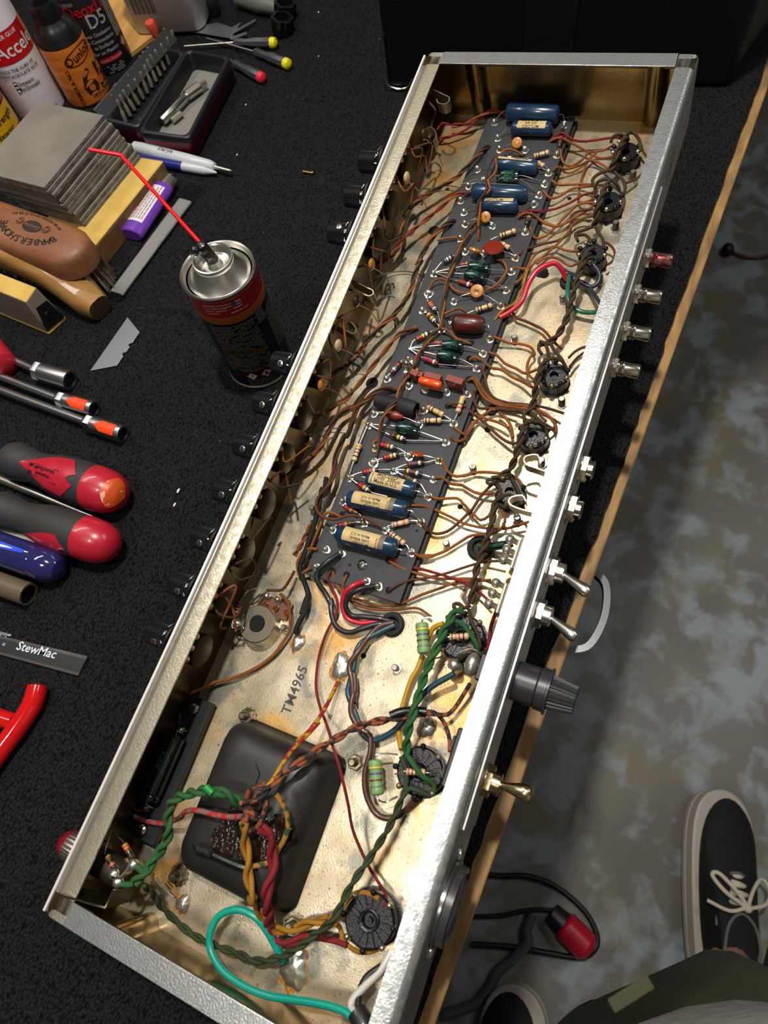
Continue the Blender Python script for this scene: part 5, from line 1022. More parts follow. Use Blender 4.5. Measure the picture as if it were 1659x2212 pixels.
wire(blackc, 1.7, cl('H', 370, 1550, 12, 420, 1490, 12, 500, 1470, 12, 640, 1450, 14, 720, 1420, 16)); wire(pblk, 1.2, cl('H', 590, 410, 5, 700, 420, 8, 800, 405, 12, 930, 390, 18), 'plastic_wire', 'black plastic wire'); wire(pblk, 1.2, cl('H', 590, 450, 5, 700, 460, 8, 800, 450, 12, 900, 430, 18), 'plastic_wire', 'black plastic wire'); wire(pgrn, 1.1, cl('H', 580, 430, 5, 700, 435, 10, 820, 415, 16), 'plastic_wire', 'dark green plastic wire')
wire(redc, 1.2, cl('H', 780, 990, 18, 740, 1080, 12, 700, 1200, 8, 680, 1350, 6, 610, 1500, 5)); m = M(); m.tube(cl('H', 300, 1570, 14, 340, 1555, 15, 380, 1570, 15, 420, 1600, 15), .0028, 0, 12, rf=lambda t: .4+math.sin(t*PI)); P(m, 'solder_lug', solder, label='bright solder coated lug')
m = M(); m.hexa([c_('H', 430, 1540, 12), c_('H', 470, 1520, 12), c_('H', 640, 1600, 12), c_('H', 600, 1640, 12)], [c_('H', 430, 1540, 15), c_('H', 470, 1520, 15), c_('H', 640, 1600, 15), c_('H', 600, 1640, 15)]); P(m, 'terminal_strip', [mat('fibre terminal strip', '#5a564c', .5, .4)], bev=.0004)
wire(pteal, 1.9, cl('O', 585, 605, 4, 540, 510, 7, 470, 390, 13, 400, 320, 15, 300, 290, 15, 200, 330, 14, 150, 430, 13, 152, 530, 13, 220, 650, 14, 350, 745, 14, 500, 805, 14, 700, 835, 16, 860, 865, 18, 965, 905, 20, 1010, 965, 22, 1015, 1000, 23), 'plastic_wire', 'bright teal plastic wire looping over the near corner', 14)
wire(pwht, 1.9, cl('O', 1230, 540, 10, 1170, 650, 13, 1080, 740, 15, 1010, 815, 16, 990, 870, 17, 1020, 915, 20, 1060, 990, 22), 'plastic_wire', 'white plastic wire', 14); wire(pblk, 1.8, cl('O', 1230, 600, 10, 1150, 645, 13, 1080, 700, 14, 1040, 790, 15, 1035, 870, 18, 1060, 960, 22), 'plastic_wire', 'black plastic cable', 14)
m = M(); m.tube(cl('O', 1030, 900, 22, 1070, 980, 24, 1110, 1090, 24), .0052, 0, 16); P(m, 'power_cable', pblk, label='thick black cable sleeve')
# ================================================================ THINGS ON THE BENCH
def thing(m, name, mats, label, cat, group=None, **k): return m.build(name, mats, label=label, cat=cat, group=group, **k)
def mv(o, v): o.location = v; return o
# ---- tall black cabinet behind the chassis
cab = empty('black_cabinet', T(836, 195)+V((.02, 0, 0)), 'black vinyl covered equipment cabinet standing behind the far end of the chassis', 'cabinet')
vin = mat('black pebbled vinyl', '#0b0b0c', .42, bump=.3, bscale=700)
a = T(836, 195); b = T(1575, 190); d = (b-a).normalized(); nn = V((0, 0, 1)).cross(d) * -1; nn = V((abs(d.y), d.x*(-1 if d.y < 0 else 1), 0)).normalized(); nn = nn if nn.x > 0 else -nn
def kid(o, p): o.parent = p; o.matrix_parent_inverse = p.matrix_world.inverted() if False else Matrix.Translation(-p.location); return o
m = M(); m.hexa([a, b, b+nn*.25, a+nn*.25], [q+V((0, 0, .42)) for q in (a, b, b+nn*.25, a+nn*.25)]); kid(m.build('body', vin, bev=.006, seg=4), cab)
m = M(); e0 = T(1130, 100, .045); e1 = T(1243, 100, .045); f0 = a+d*((e0-a).dot(d)); f1 = a+d*((e1-a).dot(d))
m.hexa([f0-nn*.003, f1-nn*.003, f1+nn*.002, f0+nn*.002], [q+V((0, 0, .40)) for q in (f0-nn*.003, f1-nn*.003, f1+nn*.002, f0+nn*.002)]); kid(m.build('strap', mat('smooth black strap', '#161617', .35), bev=.001), cab)
m = M(); m.tube([a+V((0, .001, .05)), a-nn*.0015+V((0, 0, .012)), a-nn*.002+d*.01+V((0, 0, .003)), a-nn*.002+d*.022+V((0, 0, .004)), a-nn*.002+d*.028+V((0, 0, .012))], .0011); kid(m.build('corner_trim', steel, label='bright edge of a metal corner guard'), cab)
# ---- spray can
can = empty('spray_can', T(563, 781), 'open spray can with silver domed top and red straw beside the control knobs', 'spray can')
R0 = .02625; Hc = .104; z0 = V((0, 0, 0))
lite = mat('brushed silver can metal', '#c9c7c0', .3, 1.0, bump=.05); canb = mat('black printed can', '#101012', .3, coat=.3); canr = mat('red printed can', '#8e1420', .32, coat=.3); cano = mat('orange brown printed band', '#8a4a18', .35)
m = M(); m.lathe(z0, (0, 0, 1), [(0, R0-.002), (.0005, R0+.0008), (.002, R0+.0010), (.003, R0), (.078, R0), (.0781, R0+.0001), (.0845, R0+.0001), (.0846, R0), (Hc-.004, R0), (Hc-.003, R0-.0008)], 72, 0, mis=[1, 1, 1, 0, 0, 2, 2, 3, 3]); m.build('body', [canb, lite, cano, canr], parent=can)
m = M(); m.lathe(z0, (0, 0, 1), [(Hc-.003, R0-.001), (Hc-.0015, R0+.0008), (Hc, R0+.0009), (Hc+.0010, R0), (Hc+.0004, R0-.0012), (Hc-.0035, R0-.0028), (Hc-.0025, R0-.0045), (Hc+.0045, .0165), (Hc+.0075, .0140), (Hc+.0088, .0138), (Hc+.0098, .0143), (Hc+.0110, .0140), (Hc+.0112, .0130), (Hc+.0104, .0120), (Hc+.0050, .0114), (Hc+.0045, .0100), (Hc+.0045, .0055), (Hc+.0070, .0050), (Hc+.0095, .0047), (Hc+.0098, .0001)], 72); m.build('dome', lite, parent=can, ang=30)
tilt = V((-.15, .13, 1)).normalized(); m = M(); m.lathe((0, 0, Hc+.0085), tilt, [(0, .0040), (.004, .0043), (.014, .0040), (.0165, .0034), (.018, .0012)], 20, rf=lambda i, h: 1+.05*math.sin(i*2.1+h*500)); m.lathe(V((0, 0, Hc+.0085))+tilt*.0125+V((-.003, .003, 0)), V((-.5, .5, .5)), [(0, .0032), (.002, .0034), (.004, .0022)], 8); NZ = m.build('nozzle', mat('chipped black nozzle', '#101010', .35, bump=.6, bscale=250), parent=can)
s0 = T(432, 524, Hc+.024)-can.location; s1 = T(262, 336, .155)-can.location; s2 = T(238, 331, .157)-can.location; s3 = T(192, 323, .160)-can.location
m = M(); m.tube([s0, s0*.5+s1*.5, s1*.97+s0*.03], .0013, smooth=False, n=10); m.tube([s1*.97+s0*.03, s1, s2, s3], .0013, n=10); m.build('straw', mat('translucent red straw', '#e0121a', .25, coat=.4), parent=can, label='thin bent red plastic straw')
ac = math.atan2(CAM.y-can.location.y, CAM.x-can.location.x); mw_ = mat('white label print', '#b9b6ad', .5); mg = mat('grey label print', '#77746c', .5); myl = mat('ochre label print', '#7a5f1c', .5)
m = M(); rnd = random.Random(5)
def dashes(m, rads, z, a0, a1, h, mi, dens=.9):
    a = a0
    while a < a1:
        w_ = rnd.uniform(.04, .13)
        if a+w_ > a1: break
        if rnd.random() < dens: patch(m, (0, 0, 0), rads, a, a+w_, z, z+h, mi, 2)
        a += w_+.02
for i in range(38):
    z = .0225+i*.00142
    if 0 <= i: dashes(m, R0+.0002, z, ac-1.0, ac+.42, .00062, 2 if i in (2, 3, 15, 16, 17) else 1)
for i in range(30): dashes(m, R0+.0002, .028+i*.0015, ac+.75, ac+1.5, .0006, 1)
for z, t in ((.0975, 'ning PCBs at home, office'), (.0950, 'or at work: computers'), (.0925, 'routers, controls'), (.0900, 'connectors')): m.text(t, cylfn((0, 0, z), R0+.0003, ac-.85, 0), .0024, 0, 'LEFT')
m.text('MADE IN USA', cylfn((0, 0, .0885), R0+.0003, ac+.10, 0), .0022, 0)
for i in range(7): patch(m, (0, 0, .0905), R0+.0003, ac-.06, ac+.22, i*.0012, i*.0012+.0007, 0 if i % 2 else 3, 4)
patch(m, (0, 0, .0905), R0+.0004, ac-.06, ac+.06, .0038, .0080, 4, 3)
patch(m, (0, 0, .066), R0+.0003, ac+.42, ac+.72, 0, .013, 5, 5)
for k in range(16): patch(m, (0, 0, .0045), R0+.0003, ac+.50+k*.022, ac+.50+k*.022+.010, 0, .021, 1, 1)
m.text('TOXIC VAPOR', cylfn((0, 0, .012), R0+.0003, ac-.45, 0), .0018, 1)
for i in range(5): dashes(m, R0+.0002, .0045+i*.0016, ac-.6, ac+.3, .0006, 1)
m.build('printed_label', [mw_, mg, myl, mat('flag red', '#b5202c', .4), mat('flag blue', '#243a78', .4), mat('pale blue panel', '#3c4852', .5)], parent=can, flat=True, label='tiny white print, small flag and hazard marks')
for k, a_ in enumerate((ac-.42, ac+.02)):
    m = M(); f = cylfn((0, 0, .0165), R0+.0004, a_, 0); f2 = cylfn((0, 0, .0165), R0+.0005, a_, 0); s = .0052
    m.add([f(-s, 0), f(0, -s), f(s, 0), f(0, s)], [(0, 1, 2, 3)], 0); s = .0041; m.add([f2(-s, 0), f2(0, -s), f2(s, 0), f2(0, s)], [(0, 1, 2, 3)], 1)
    f3 = cylfn((0, 0, .0165), R0+.0006, a_, 0)
    if k: m.add([f3(.0013*math.cos(t), .0008+.0013*math.sin(t)) for t in [i*PI/6 for i in range(12)]], [tuple(range(12))], 2); m.add([f3(-.002, -.0015), f3(.002, -.0022), f3(.002, -.0016), f3(-.002, -.0009)], [(0, 1, 2, 3)], 2); m.add([f3(-.002, -.0022), f3(.002, -.0015), f3(.002, -.0009), f3(-.002, -.0016)], [(0, 1, 2, 3)], 2)
    else: m.text('!', f3, .005, 2)
    m.build('hazard_mark', [mat('hazard red', '#b02030', .4), mat('label white', '#c9c7c2', .5), inkm], parent=can, flat=True)
m = M()
for k, ch in enumerate('ADJUST FOR L M H'):
    a_ = ac-1.5+k*.185; o_ = V((math.cos(a_), math.sin(a_), 0)); m.text(ch, flatfn(o_*.0088+V((0, 0, Hc+.0047)), (-o_.y, o_.x, 0), (-o_.x, -o_.y, 0)), .0030)
m.build('rim_lettering', mat('etched grey lettering', '#4c4a44', .5), parent=can, flat=True)
mv(can, can.location)
# ---- bottles and cans at the back
def cyl_item(name, base, prof, mats, mis, lab, cat, n=48, ang=38):
    e = empty(name, base, lab, cat); m = M(); m.lathe((0, 0, 0), (0, 0, 1), prof, n, mis=mis); m.build('body', mats, parent=e, ang=ang); return e, math.atan2(CAM.y-base.y, CAM.x-base.x)
wh = mat('white gloss metal', '#d3cfd6', .3, coat=.3); redp = mat('signal red print', '#c4171f', .3, coat=.3); blp = mat('black print', '#17161a', .4); yelp = mat('yellow print', '#e0ac18', .35, coat=.3)
b1 = T(113, 236); e1, a1 = cyl_item('aerosol_can', V((.632, .655, 0)), [(0, .0255), (.001, .0265), (.130, .0265), (.133, .025), (.134, .018), (.160, .018), (.162, .016)], [wh, redp], [0, 0, 0, 0, 1, 1, 1][:6]+[0], 'white aerosol can with a red band, second bottle from the left edge', 'aerosol can')
m = M(); R1 = .0268
patch(m, (0, 0, 0), R1, a1-1.6, a1+1.6, .060, .088, 0, 30)
m.text('Accelerator', cylfn((0, 0, .071), R1+.0003, a1-.52, 0), .0175, 1, 'LEFT'); m.text('SUPER GLUE', cylfn((0, 0, .0835), R1+.0003, a1-.40, 0), .0052, 1, 'LEFT')
m.text('SPEEDS THE CURE OF', cylfn((0, 0, .054), R1+.0003, a1-.10, 0), .0042, 2); m.text('CYANOACRYLATE GLUE', cylfn((0, 0, .049), R1+.0003, a1-.10, 0), .0042, 2)
m.text('Stewart-\nMacDonald', cylfn((0, 0, .038), R1+.0003, a1-.02, 0), .0052, 2); patch(m, (0, 0, .033), R1+.0003, a1-.52, a1-.38, 0, .011, 2, 3)
for k in range(3): patch(m, (0, 0, .0335), R1+.0006, a1-.50, a1-.40, k*.0038, k*.0038+.002, 1, 2)
m.text('DANGER: FLAMMABLE', cylfn((0, 0, .008), R1+.0003, a1+.05, 0), .0030, 2)
m.build('printed_label', [redp, mat('label white bright', '#e6e2e2', .5), blp], parent=e1, flat=True, label='red and white print reading Accelerator')
# yellow and red can at the left edge
e2, a2 = cyl_item('cleaner_can', V((.566, .668, 0)), [(0, .031), (.001, .0325), (.170, .0325), (.173, .030)], [redp, yelp, blp], [0, 0, 0], 'red and yellow printed can cut by the left photo edge', 'can')
m = M(); R2 = .0327
for z_, h_, mi in ((.018, .026, 1), (.0445, .0015, 2), (.046, .018, 0), (.064, .0015, 2), (.066, .024, 1)): patch(m, (0, 0, z_), R2, a2-1.7, a2+1.7, 0, h_, mi, 30)
patch(m, (0, 0, .0165), R2, a2-1.7, a2+1.7, 0, .0015, 2, 30)
m.text('Interior/Exterior', cylfn((0, 0, .023), R2+.0003, a2+.1, 0), .0068, 2); m.text('Professional Strength', cylfn((0, 0, .035), R2+.0003, a2-.05, 0), .0088, 2); m.text('Industry Standard', cylfn((0, 0, .054), R2+.0003, a2, 0), .0080, 3); m.text('Oil & Gum', cylfn((0, 0, .077), R2+.0003, a2, 0), .0190, 1+1); m.text('Sandable', cylfn((0, 0, .008), R2+.0003, a2+.2, 0), .0068, 3)
m.build('printed_label', [redp, yelp, blp, mat('label white bright', '#e6e2e2', .5)], parent=e2, flat=True, label='yellow and red bands with black lettering')
# orange polish bottle
oran = mat('orange wood pattern label', '#d07a2a', .35, 0, '#a9551c', 22, stretch=(1, 1, 5), coat=.3); bkb = mat('black plastic bottle', '#161617', .3)
e3, a3 = cyl_item('polish_bottle', V((.660, .608, 0)), [(0, .0215), (.002, .0235), (.004, .0238), (.0605, .0238), (.061, .0235), (.068, .0225), (.075, .0185), (.080, .0130), (.082, .0125)], [bkb, oran], [1, 1, 1, 0, 0, 0, 0, 0], 'orange labelled polish bottle with a black sprayer top', 'bottle')
m = M(); m.lathe((0, 0, .080), (0, 0, 1), [(0, .0145), (.013, .0140), (.014, .0135), (.014, .0095), (.027, .0090), (.030, .012), (.055, .012), (.056, .010)], 64, rf=lambda i, h: 1 if i % 2 or h > .0135 else .975); m.build('sprayer', bkb, parent=e3)
m = M(); R3 = .0241; m.text('65', cylfn((0, 0, .022), R3, a3+.66, 0), .038); m.text('FORMULA NO.', cylfn((0, 0, .022), R3, a3-.42, 0, tilt=PI/2), .0062); m.text('POLISH & CLEANER', cylfn((0, 0, .009), R3, a3+.72, 0, tilt=PI/2*0), .0034); m.text('Dunlop', cylfn((0, 0, .050), R3, a3+.40, 0, tilt=.2), .0110)
f = cylfn((0, 0, .050), R3, a3+.40, 0, tilt=.2)
vs = []; n = 30
for i in range(n):
    t = 2*PI*i/n
    for k in (1, .91): vs.append(f(.0185*k*math.cos(t), .0072*k*math.sin(t)))
m.add(vs, [(i*2, ((i+1) % n)*2, ((i+1) % n)*2+1, i*2+1) for i in range(n)])
m.build('printed_label', mat('dark brown print', '#2a160c', .4), parent=e3, flat=True, label='dark print reading Formula No. 65')
# contact cleaner can
e4, a4 = cyl_item('contact_cleaner_can', V((.715, .615, 0)), [(0, .0252), (.001, .0264), (.105, .0264), (.107, .025), (.108, .018)], [blp, redp, yelp], [0, 0, 0, 1], 'black contact cleaner can with red and white lettering behind the polish bottle', 'aerosol can')
m = M(); R4 = .0266
patch(m, (0, 0, .083), R4, a4-1.6, a4+1.6, 0, .024, 0, 30); patch(m, (0, 0, .0785), R4, a4-1.6, a4+1.6, 0, .0045, 4, 30)
m.text('Reliable Duty', cylfn((0, 0, .087), R4+.0003, a4-.1, 0), .0056, 1); m.text('D-SERIES', cylfn((0, 0, .073), R4+.0003, a4-.65, 0), .0042, 1)
m.text('DeoxIT', cylfn((0, 0, .0655), R4+.0003, a4+.0, 0), .0150, 0); m.text('D5', cylfn((0, 0, .054), R4+.0004, a4+.25, 0), .0180, 1)
for i, t in enumerate(('ves Oxidation', 's Connections', 'ts Surfaces', 'for on Plastics')): m.text(t, cylfn((0, 0, .0415-i*.006), R4+.0003, a4+.10, 0), .0052, 1)
patch(m, (0, 0, .013), R4+.0002, a4-.3, a4+.62, 0, .005, 0, 10); m.text('Contact flammable', cylfn((0, 0, .0155), R4+.0004, a4+.15, 0), .0036, 1)
for i in range(22): patch(m, (0, 0, .030), R4+.0002, a4+.78, a4+1.25, i*.0023, i*.0023+.0012, 1 if i % 5 else 4, 5)
for i in range(4): dashes(m, R4+.0002, .002+i*.0022, a4-.2, a4+.6, .0008, 1)
f = cylfn((0, 0, .022), R4+.0004, a4+1.0, 0); s = .006; m.add([f(-s, 0), f(0, -s), f(s, 0), f(0, s)], [(0, 1, 2, 3)], 0); s = .0045; f = cylfn((0, 0, .022), R4+.0006, a4+1.0, 0); m.add([f(-s, 0), f(0, -s), f(s, 0), f(0, s)], [(0, 1, 2, 3)], 1)
m.build('printed_label', [redp, mat('label silver', '#b9b9ba', .3, .3), blp, blp, mat('label gold', '#b89a4a', .4)], parent=e4, flat=True, label='red DeoxIT and silver D5 lettering on black')
# translucent jug and small jar on the wood shelf
wd = mat('pale pine', '#c79a55', .5, 0, '#a87a3c', 30, stretch=(.3, 2, 1)); q = T(250, 150)
shf = M(); qs = [T(x, y, 0) for x, y in ((215, 175), (300, 112), (392, 40), (432, -10), (440, -160), (100, -160), (170, 90))][::-1]; shf.add(qs+[v+V((0, 0, .004)) for v in qs], [tuple(range(7))[::-1], tuple(range(7, 14))]+[(i, (i+1) % 7, 7+(i+1) % 7, 7+i) for i in range(7)]); thing(shf, 'pine_board', wd, 'pale pine board under the white jug at the back of the bench', 'board', flat=True)
e5 = empty('white_jug', V((.795, .570, .004)), 'frosted white plastic jug with black printed symbols and barcode', 'jug'); jm = mat('frosted plastic', '#d3cdc6', .4, coat=.1)
m = M(); vs = []; fs = []; k = 36
for h, ins, r in ((0, .003, .010), (.002, 0, .013), (.10, 0, .013), (.125, .004, .015), (.14, .020, .015)):
    for (x, y) in rrect(-.030+ins, .030-ins, -.042+ins, .042-ins, r): vs.append((x, y, h))
for j in range(4):
    for i in range(k): fs.append((j*k+i, j*k+(i+1) % k, (j+1)*k+(i+1) % k, (j+1)*k+i))
fs += [tuple(range(k))[::-1], tuple(4*k+i for i in range(k))]; m.add(vs, fs); m.lathe((0, 0, .138), (0, 0, 1), [(0, .014), (.03, .014)], 30); m.build('body', jm, parent=e5, ang=60)
m = M(); ff = lambda y_, z_: flatfn((-.0303, y_, z_), (0, -1, 0), (0, 0, 1))
for i in range(15): m.add([ff(.030-i*.0018, .022)(a_, b_) for a_, b_ in ((0, 0), (.0006+.0005*(i % 3 == 0), 0), (.0006+.0005*(i % 3 == 0), .028), (0, .028))], [(0, 1, 2, 3)])
for i in range(7): m.add([ff(.032, .056+i*.0035)(a_, b_) for a_, b_ in ((0, 0), (.030-(i*7 % 5)*.002, 0), (.030-(i*7 % 5)*.002, .0011), (0, .0011))], [(0, 1, 2, 3)])
for cy_ in (.022, .010):
    vs = []; n = 20
    for i in range(n):
        for rr_ in (.0042, .0034): vs.append(ff(cy_-.004, .088)(rr_*math.cos(2*PI*i/n), rr_*math.sin(2*PI*i/n)))
    m.add(vs, [(i*2, ((i+1) % n)*2, ((i+1) % n)*2+1, i*2+1) for i in range(n)])
m.add([ff(.012, .088)(a_, b_) for a_, b_ in ((-.004, 0), (.004, .004), (.005, .003), (-.003, -.001))], [(0, 1, 2, 3)]); m.build('printed_label', blp, parent=e5, flat=True, label='black barcode and bicycle symbol')
e5.rotation_euler = (0, 0, .25)
m = M(); m.lathe(V((.850, .478, .004)), (0, 0, 1), [(0, .013), (.003, .017), (.05, .018), (.052, .014)], 30); thing(m, 'white_jar', jm, 'small white jar with red print at the top edge beside the jug', 'jar')
jr = bpy.data.objects['white_jar']; m = M(); aj = math.atan2(CAM.y-.478, CAM.x-.850)
m.text('SUPER\nSTRONG', cylfn((.850, .478, .030), .0182, aj, 0), .006); m.build('printed_label', mat('pink red print', '#c8413c', .4), parent=jr, flat=True)
m = M(); c_k = T(368, 28)
m.lathe(V((.905, .500, .004)), (0, 0, 1), [(0, .016), (.004, .018), (.03, .018), (.034, .010), (.05, .009)], 30); thing(m, 'clear_bottle', jm, 'clear round based bottle at the top photo edge', 'bottle')
# ---- grey sheets stacked on a sanding block
slate = mat('grey emery sheet', '#77726a', .75, 0, '#6a655d', 25, bump=.3, bscale=600); slate2 = mat('grey sheet edge', '#85817a', .7, 0, '#5d5a55', 120, bump=.7, bscale=500)
blkm = mat('yellow abrasive paper', '#cfae5e', .8, 0, '#c39f4a', 60, bump=.4, bscale=900); woodb = mat('brown wood block', '#7d5a34', .55, 0, '#63441f', 40, stretch=(1, .3, 1))
q = [V((.561, .4465, 0)), V((.438, .4575, 0)), V((.436, .520, 0)), V((.559, .530, 0))]
m = M(); m.hexa(q[::-1], [v+V((0, 0, .0215)) for v in q[::-1]], 0); m.hexa([v+V((0, 0, .0215)) for v in q[::-1]], [v+V((0, 0, .0235)) for v in q[::-1]], 1)
thing(m, 'sanding_block', [woodb, blkm], 'wooden block faced with yellow abrasive paper under the grey sheet stack', 'sanding block', bev=.0012)
NT = 12; TL = .0040
for i in range(NT):
    z = .0236+i*TL; f = i/(NT-1.0); zt = z+TL-.0003
    pB = (T(300, 333, .0276).lerp(T(225, 248, .0236+NT*TL), f)); pC = (T(182, 478, .0276).lerp(T(94, 408, .0236+NT*TL), f)); jit = V((rr.uniform(-.0012, .0012), rr.uniform(-.0012, .0012), 0))
    pB = V((pB.x, pB.y, 0))+jit; pC = V((pC.x, pC.y, 0))+jit; ed = (pB-pC).normalized(); ln = .0935; pC = pB-ed*ln; sd = V((-ed.y, ed.x, 0)); sd = sd if sd.y > 0 else -sd
    q = [pB, pB+sd*.076, pC+sd*.076, pC]
    m = M(); m.hexa([v+V((0, 0, z)) for v in q], [v+V((0, 0, zt)) for v in q]); m.m = [0, 0, 1, 1, 1, 1]
    o = thing(m, 'abrasive_sheet', [slate, slate2], 'grey square abrasive sheet, topmost of the stack' if i == NT-1 else ('grey square abrasive sheet lying on the yellow block, lowest of the stack' if i == 0 else 'grey square abrasive sheet, %s of its stack counting down from the top' % ('second third fourth fifth sixth seventh eighth ninth tenth eleventh'.split()[NT-2-i])), 'abrasive sheet', 'grey abrasive sheets stacked beside the bottles', bev=.0005)
# ---- shoe brush
e6 = empty('shoe_brush', V((.445, .50, 0)), 'oval wooden shoe brush with a black barbershop emblem', 'brush'); o6 = e6.location
hb = mat('reddish brown beech', '#8a5a3c', .5, 0, '#744628', 60, bump=.2, bscale=300, stretch=(1, .3, 1)); p0_ = T(178, 538, .052); p1_ = T(-70, 450, .052); ax = (p1_-p0_); ax.z = 0; LN = ax.length; ax.normalize(); ay = V((ax.y, -ax.x, 0))
def stad(s, wd, ins): return [(ins+ (wd-ins)*(1-math.cos(t)), (wd-ins)*math.sin(t)) for t in [PI/2*i/8 for i in range(9)]]
m = M(); vs = []; fs = []; hw = .0225
lv = [(.030, .0), (.034, 0), (.046, .001), (.050, .003), (.052, .008)]; outl = []
for z, ins in lv:
    w_ = hw-ins; pts_ = [(hw-w_*math.cos(t)*1.15+.002, w_*math.sin(t)) for t in [-PI/2+PI*i/16 for i in range(17)]]
    pts_ = [(hw*1.15-w_*1.15*math.cos(t), w_*math.sin(t)) for t in [-PI/2+PI*i/16 for i in range(17)]]; pts_ += [(LN-hw+w_*math.cos(t), w_*math.sin(t)) for t in [PI/2-PI*i/16 for i in range(17)]]
    for u, v in pts_: vs.append(p0_.xy.to_3d()-o6+ax*u+ay*v+V((0, 0, z)))
k = 34
for j in range(4):
    for i in range(k): fs.append((j*k+i, j*k+(i+1) % k, (j+1)*k+(i+1) % k, (j+1)*k+i))
fs += [tuple(range(k))[::-1], tuple(4*k+i for i in range(k))]; m.add(vs, fs); m.build('handle', hb, parent=e6, ang=60)
m = M(); hair_ = random.Random(2)
for i in range(900):
    u = hair_.uniform(.004, LN-.004); v = hair_.uniform(-1, 1)*.0195
    if u < .02 and (u-.022)**2+v*v > .0195**2: continue
    b0 = p0_.xy.to_3d()-o6+ax*u+ay*v+V((0, 0, .031)); b1 = b0+ax*(u-LN/2)*.10+ay*v*.14+V((0, 0, -.030)); m.tube([b0, b1+V((hair_.uniform(-.001, .001), hair_.uniform(-.001, .001), hair_.uniform(0, .002)))], .00055, 0, 3, smooth=False)
m.build('bristles', mat('grey brown horsehair', '#9d9080', .7, 0, '#6d6152', 200), parent=e6, kind='stuff')
m = M(); ec = T(67, 492, .052)-o6; f = flatfn(ec+V((0, 0, .0004)), -ax*1, -ay*1 if False else V((-ax.y, ax.x, 0))*-1)
ex = -ax; ey = V((-ex.y, ex.x, 0)); ex, ey = -ex, -ey; f = flatfn(ec+V((0, 0, .0004)), ex, ey)
def arctext(m, t, R_a, a0, da, sz, mi=0, inv=1):
    for k_, ch in enumerate(t):
        a_ = a0-inv*(k_-(len(t)-1)/2)*da; cc_ = (R_a[0]*math.cos(a_), R_a[1]*math.sin(a_)); rt = a_-PI/2 if inv > 0 else a_+PI/2
        m.text(ch, lambda X, Y, cc_=cc_, rt=rt: f(cc_[0]+X*math.cos(rt)-Y*math.sin(rt), cc_[1]+X*math.sin(rt)+Y*math.cos(rt)), sz, mi)
arctext(m, 'BARBERSHOPPE', (.030, .0140), PI/2, .235, .0100); arctext(m, 'FAST AND COURTEOUS SERVICE TO THE SOLE', (.034, .0135), -PI/2, .052, .0032, inv=-1)
nn_ = 30; m.add([f(.0105*math.cos(2*PI*i/nn_), .0062*math.sin(2*PI*i/nn_)-.0015) for i in range(nn_)], [tuple(range(nn_))])
for sx in (-1, 1):
    for rr_ in (.0022, .0038):
        vs = []
        for i in range(20):
            for w_ in (rr_, rr_-.0006): vs.append(f(sx*.0155+w_*math.cos(.3*i), w_*math.sin(.3*i)-.003))
        m.add(vs, [(i*2, i*2+2, i*2+3, i*2+1) for i in range(19)])
EM = m.build('emblem', mat('burnt black ink', '#1f1510', .6), parent=e6, flat=True, label='black curved lettering and scrollwork')
m = M(); f = flatfn(ec+V((0, 0, .0006)), ex, ey); m.text('Genuine', lambda X, Y: f(X, Y-.0015), .0052); m.build('emblem_script', hb, parent=e6, flat=True)
# ---- curved wooden handled tool
e7 = empty('wooden_handle_brush', V((.39, .47, 0)), 'curved yellowish oak brush handle lying between the shoe brush and a grey block', 'brush')
ash = mat('varnished ash wood', '#a98048', .3, 0, '#8a6432', 90, stretch=(1, .12, 1), coat=.5)
m = M(); pp = [T(206, 658, .0125), T(164, 628, .016), T(110, 590, .022), T(50, 560, .026), T(0, 538, .030), T(-60, 510, .034)]; pp = [q-e7.location for q in pp]
pp[0] = pp[0]+(pp[0]-pp[1])*.25
P_ = spline(pp, 6); vs = []; fs = []; k = 14
for j, p in enumerate(P_):
    d = (P_[min(j+1, len(P_)-1)]-P_[max(j-1, 0)]).normalized(); s_ = V((0, 0, 1)).cross(d).normalized(); t_v = d.cross(s_); t = j/(len(P_)-1); w_ = .0145 if t > .1 else .0105+.04*t; h_ = min(.0125+.004*t, p.z-.0008 if t < .4 else .02)
    for i in range(k): a_ = 2*PI*i/k; vs.append(p+s_*(w_*math.copysign(abs(math.cos(a_))**.7, math.cos(a_)))+t_v*(h_*math.copysign(abs(math.sin(a_))**.7, math.sin(a_))))
for j in range(len(P_)-1):
    for i in range(k): fs.append((j*k+i, j*k+(i+1) % k, (j+1)*k+(i+1) % k, (j+1)*k+i))
fs += [tuple(range(k))[::-1], tuple((len(P_)-1)*k+i for i in range(k))]; m.add(vs, fs, 0); m.m[-2] = 1; m.build('handle', [ash, mat('cut wood end', '#5a4330', .7)], parent=e7, ang=55)
# ---- grey faced sanding block in front
m = M(); tz = .036; a_ = T(75, 622, tz); b_ = T(55, 652, tz); c__ = T(-60, 585, tz); d__ = T(-60, 612, tz)
m = M(); A1, B1, A0, B0 = T(78, 620, .036), T(56, 653, .036), T(146, 690, .0), T(108, 725, .0)
dd = (T(-60, 606, .036)-B1); dd.z = 0; dd = dd.normalized()*.09
q0 = [V((B0.x, B0.y, .004)), V((A0.x, A0.y, .004))]; q0 = [q0[0], q0[1], q0[1]+dd, q0[0]+dd]; q1 = [B1, A1, A1+dd, B1+dd]
m.hexa(q0, q1, 0); m.m[1] = 1
m.hexa([v+V((0, 0, -.004)) for v in q0], [v+V((0, 0, -.0003)) for v in q0], 1)
e8 = thing(m, 'foam_block', [mat('taupe felt block', '#6b6156', .8, bump=.3), blkm, blackm], 'taupe wedge shaped sanding block with yellow abrasive top and base', 'sanding block', bev=.0014)
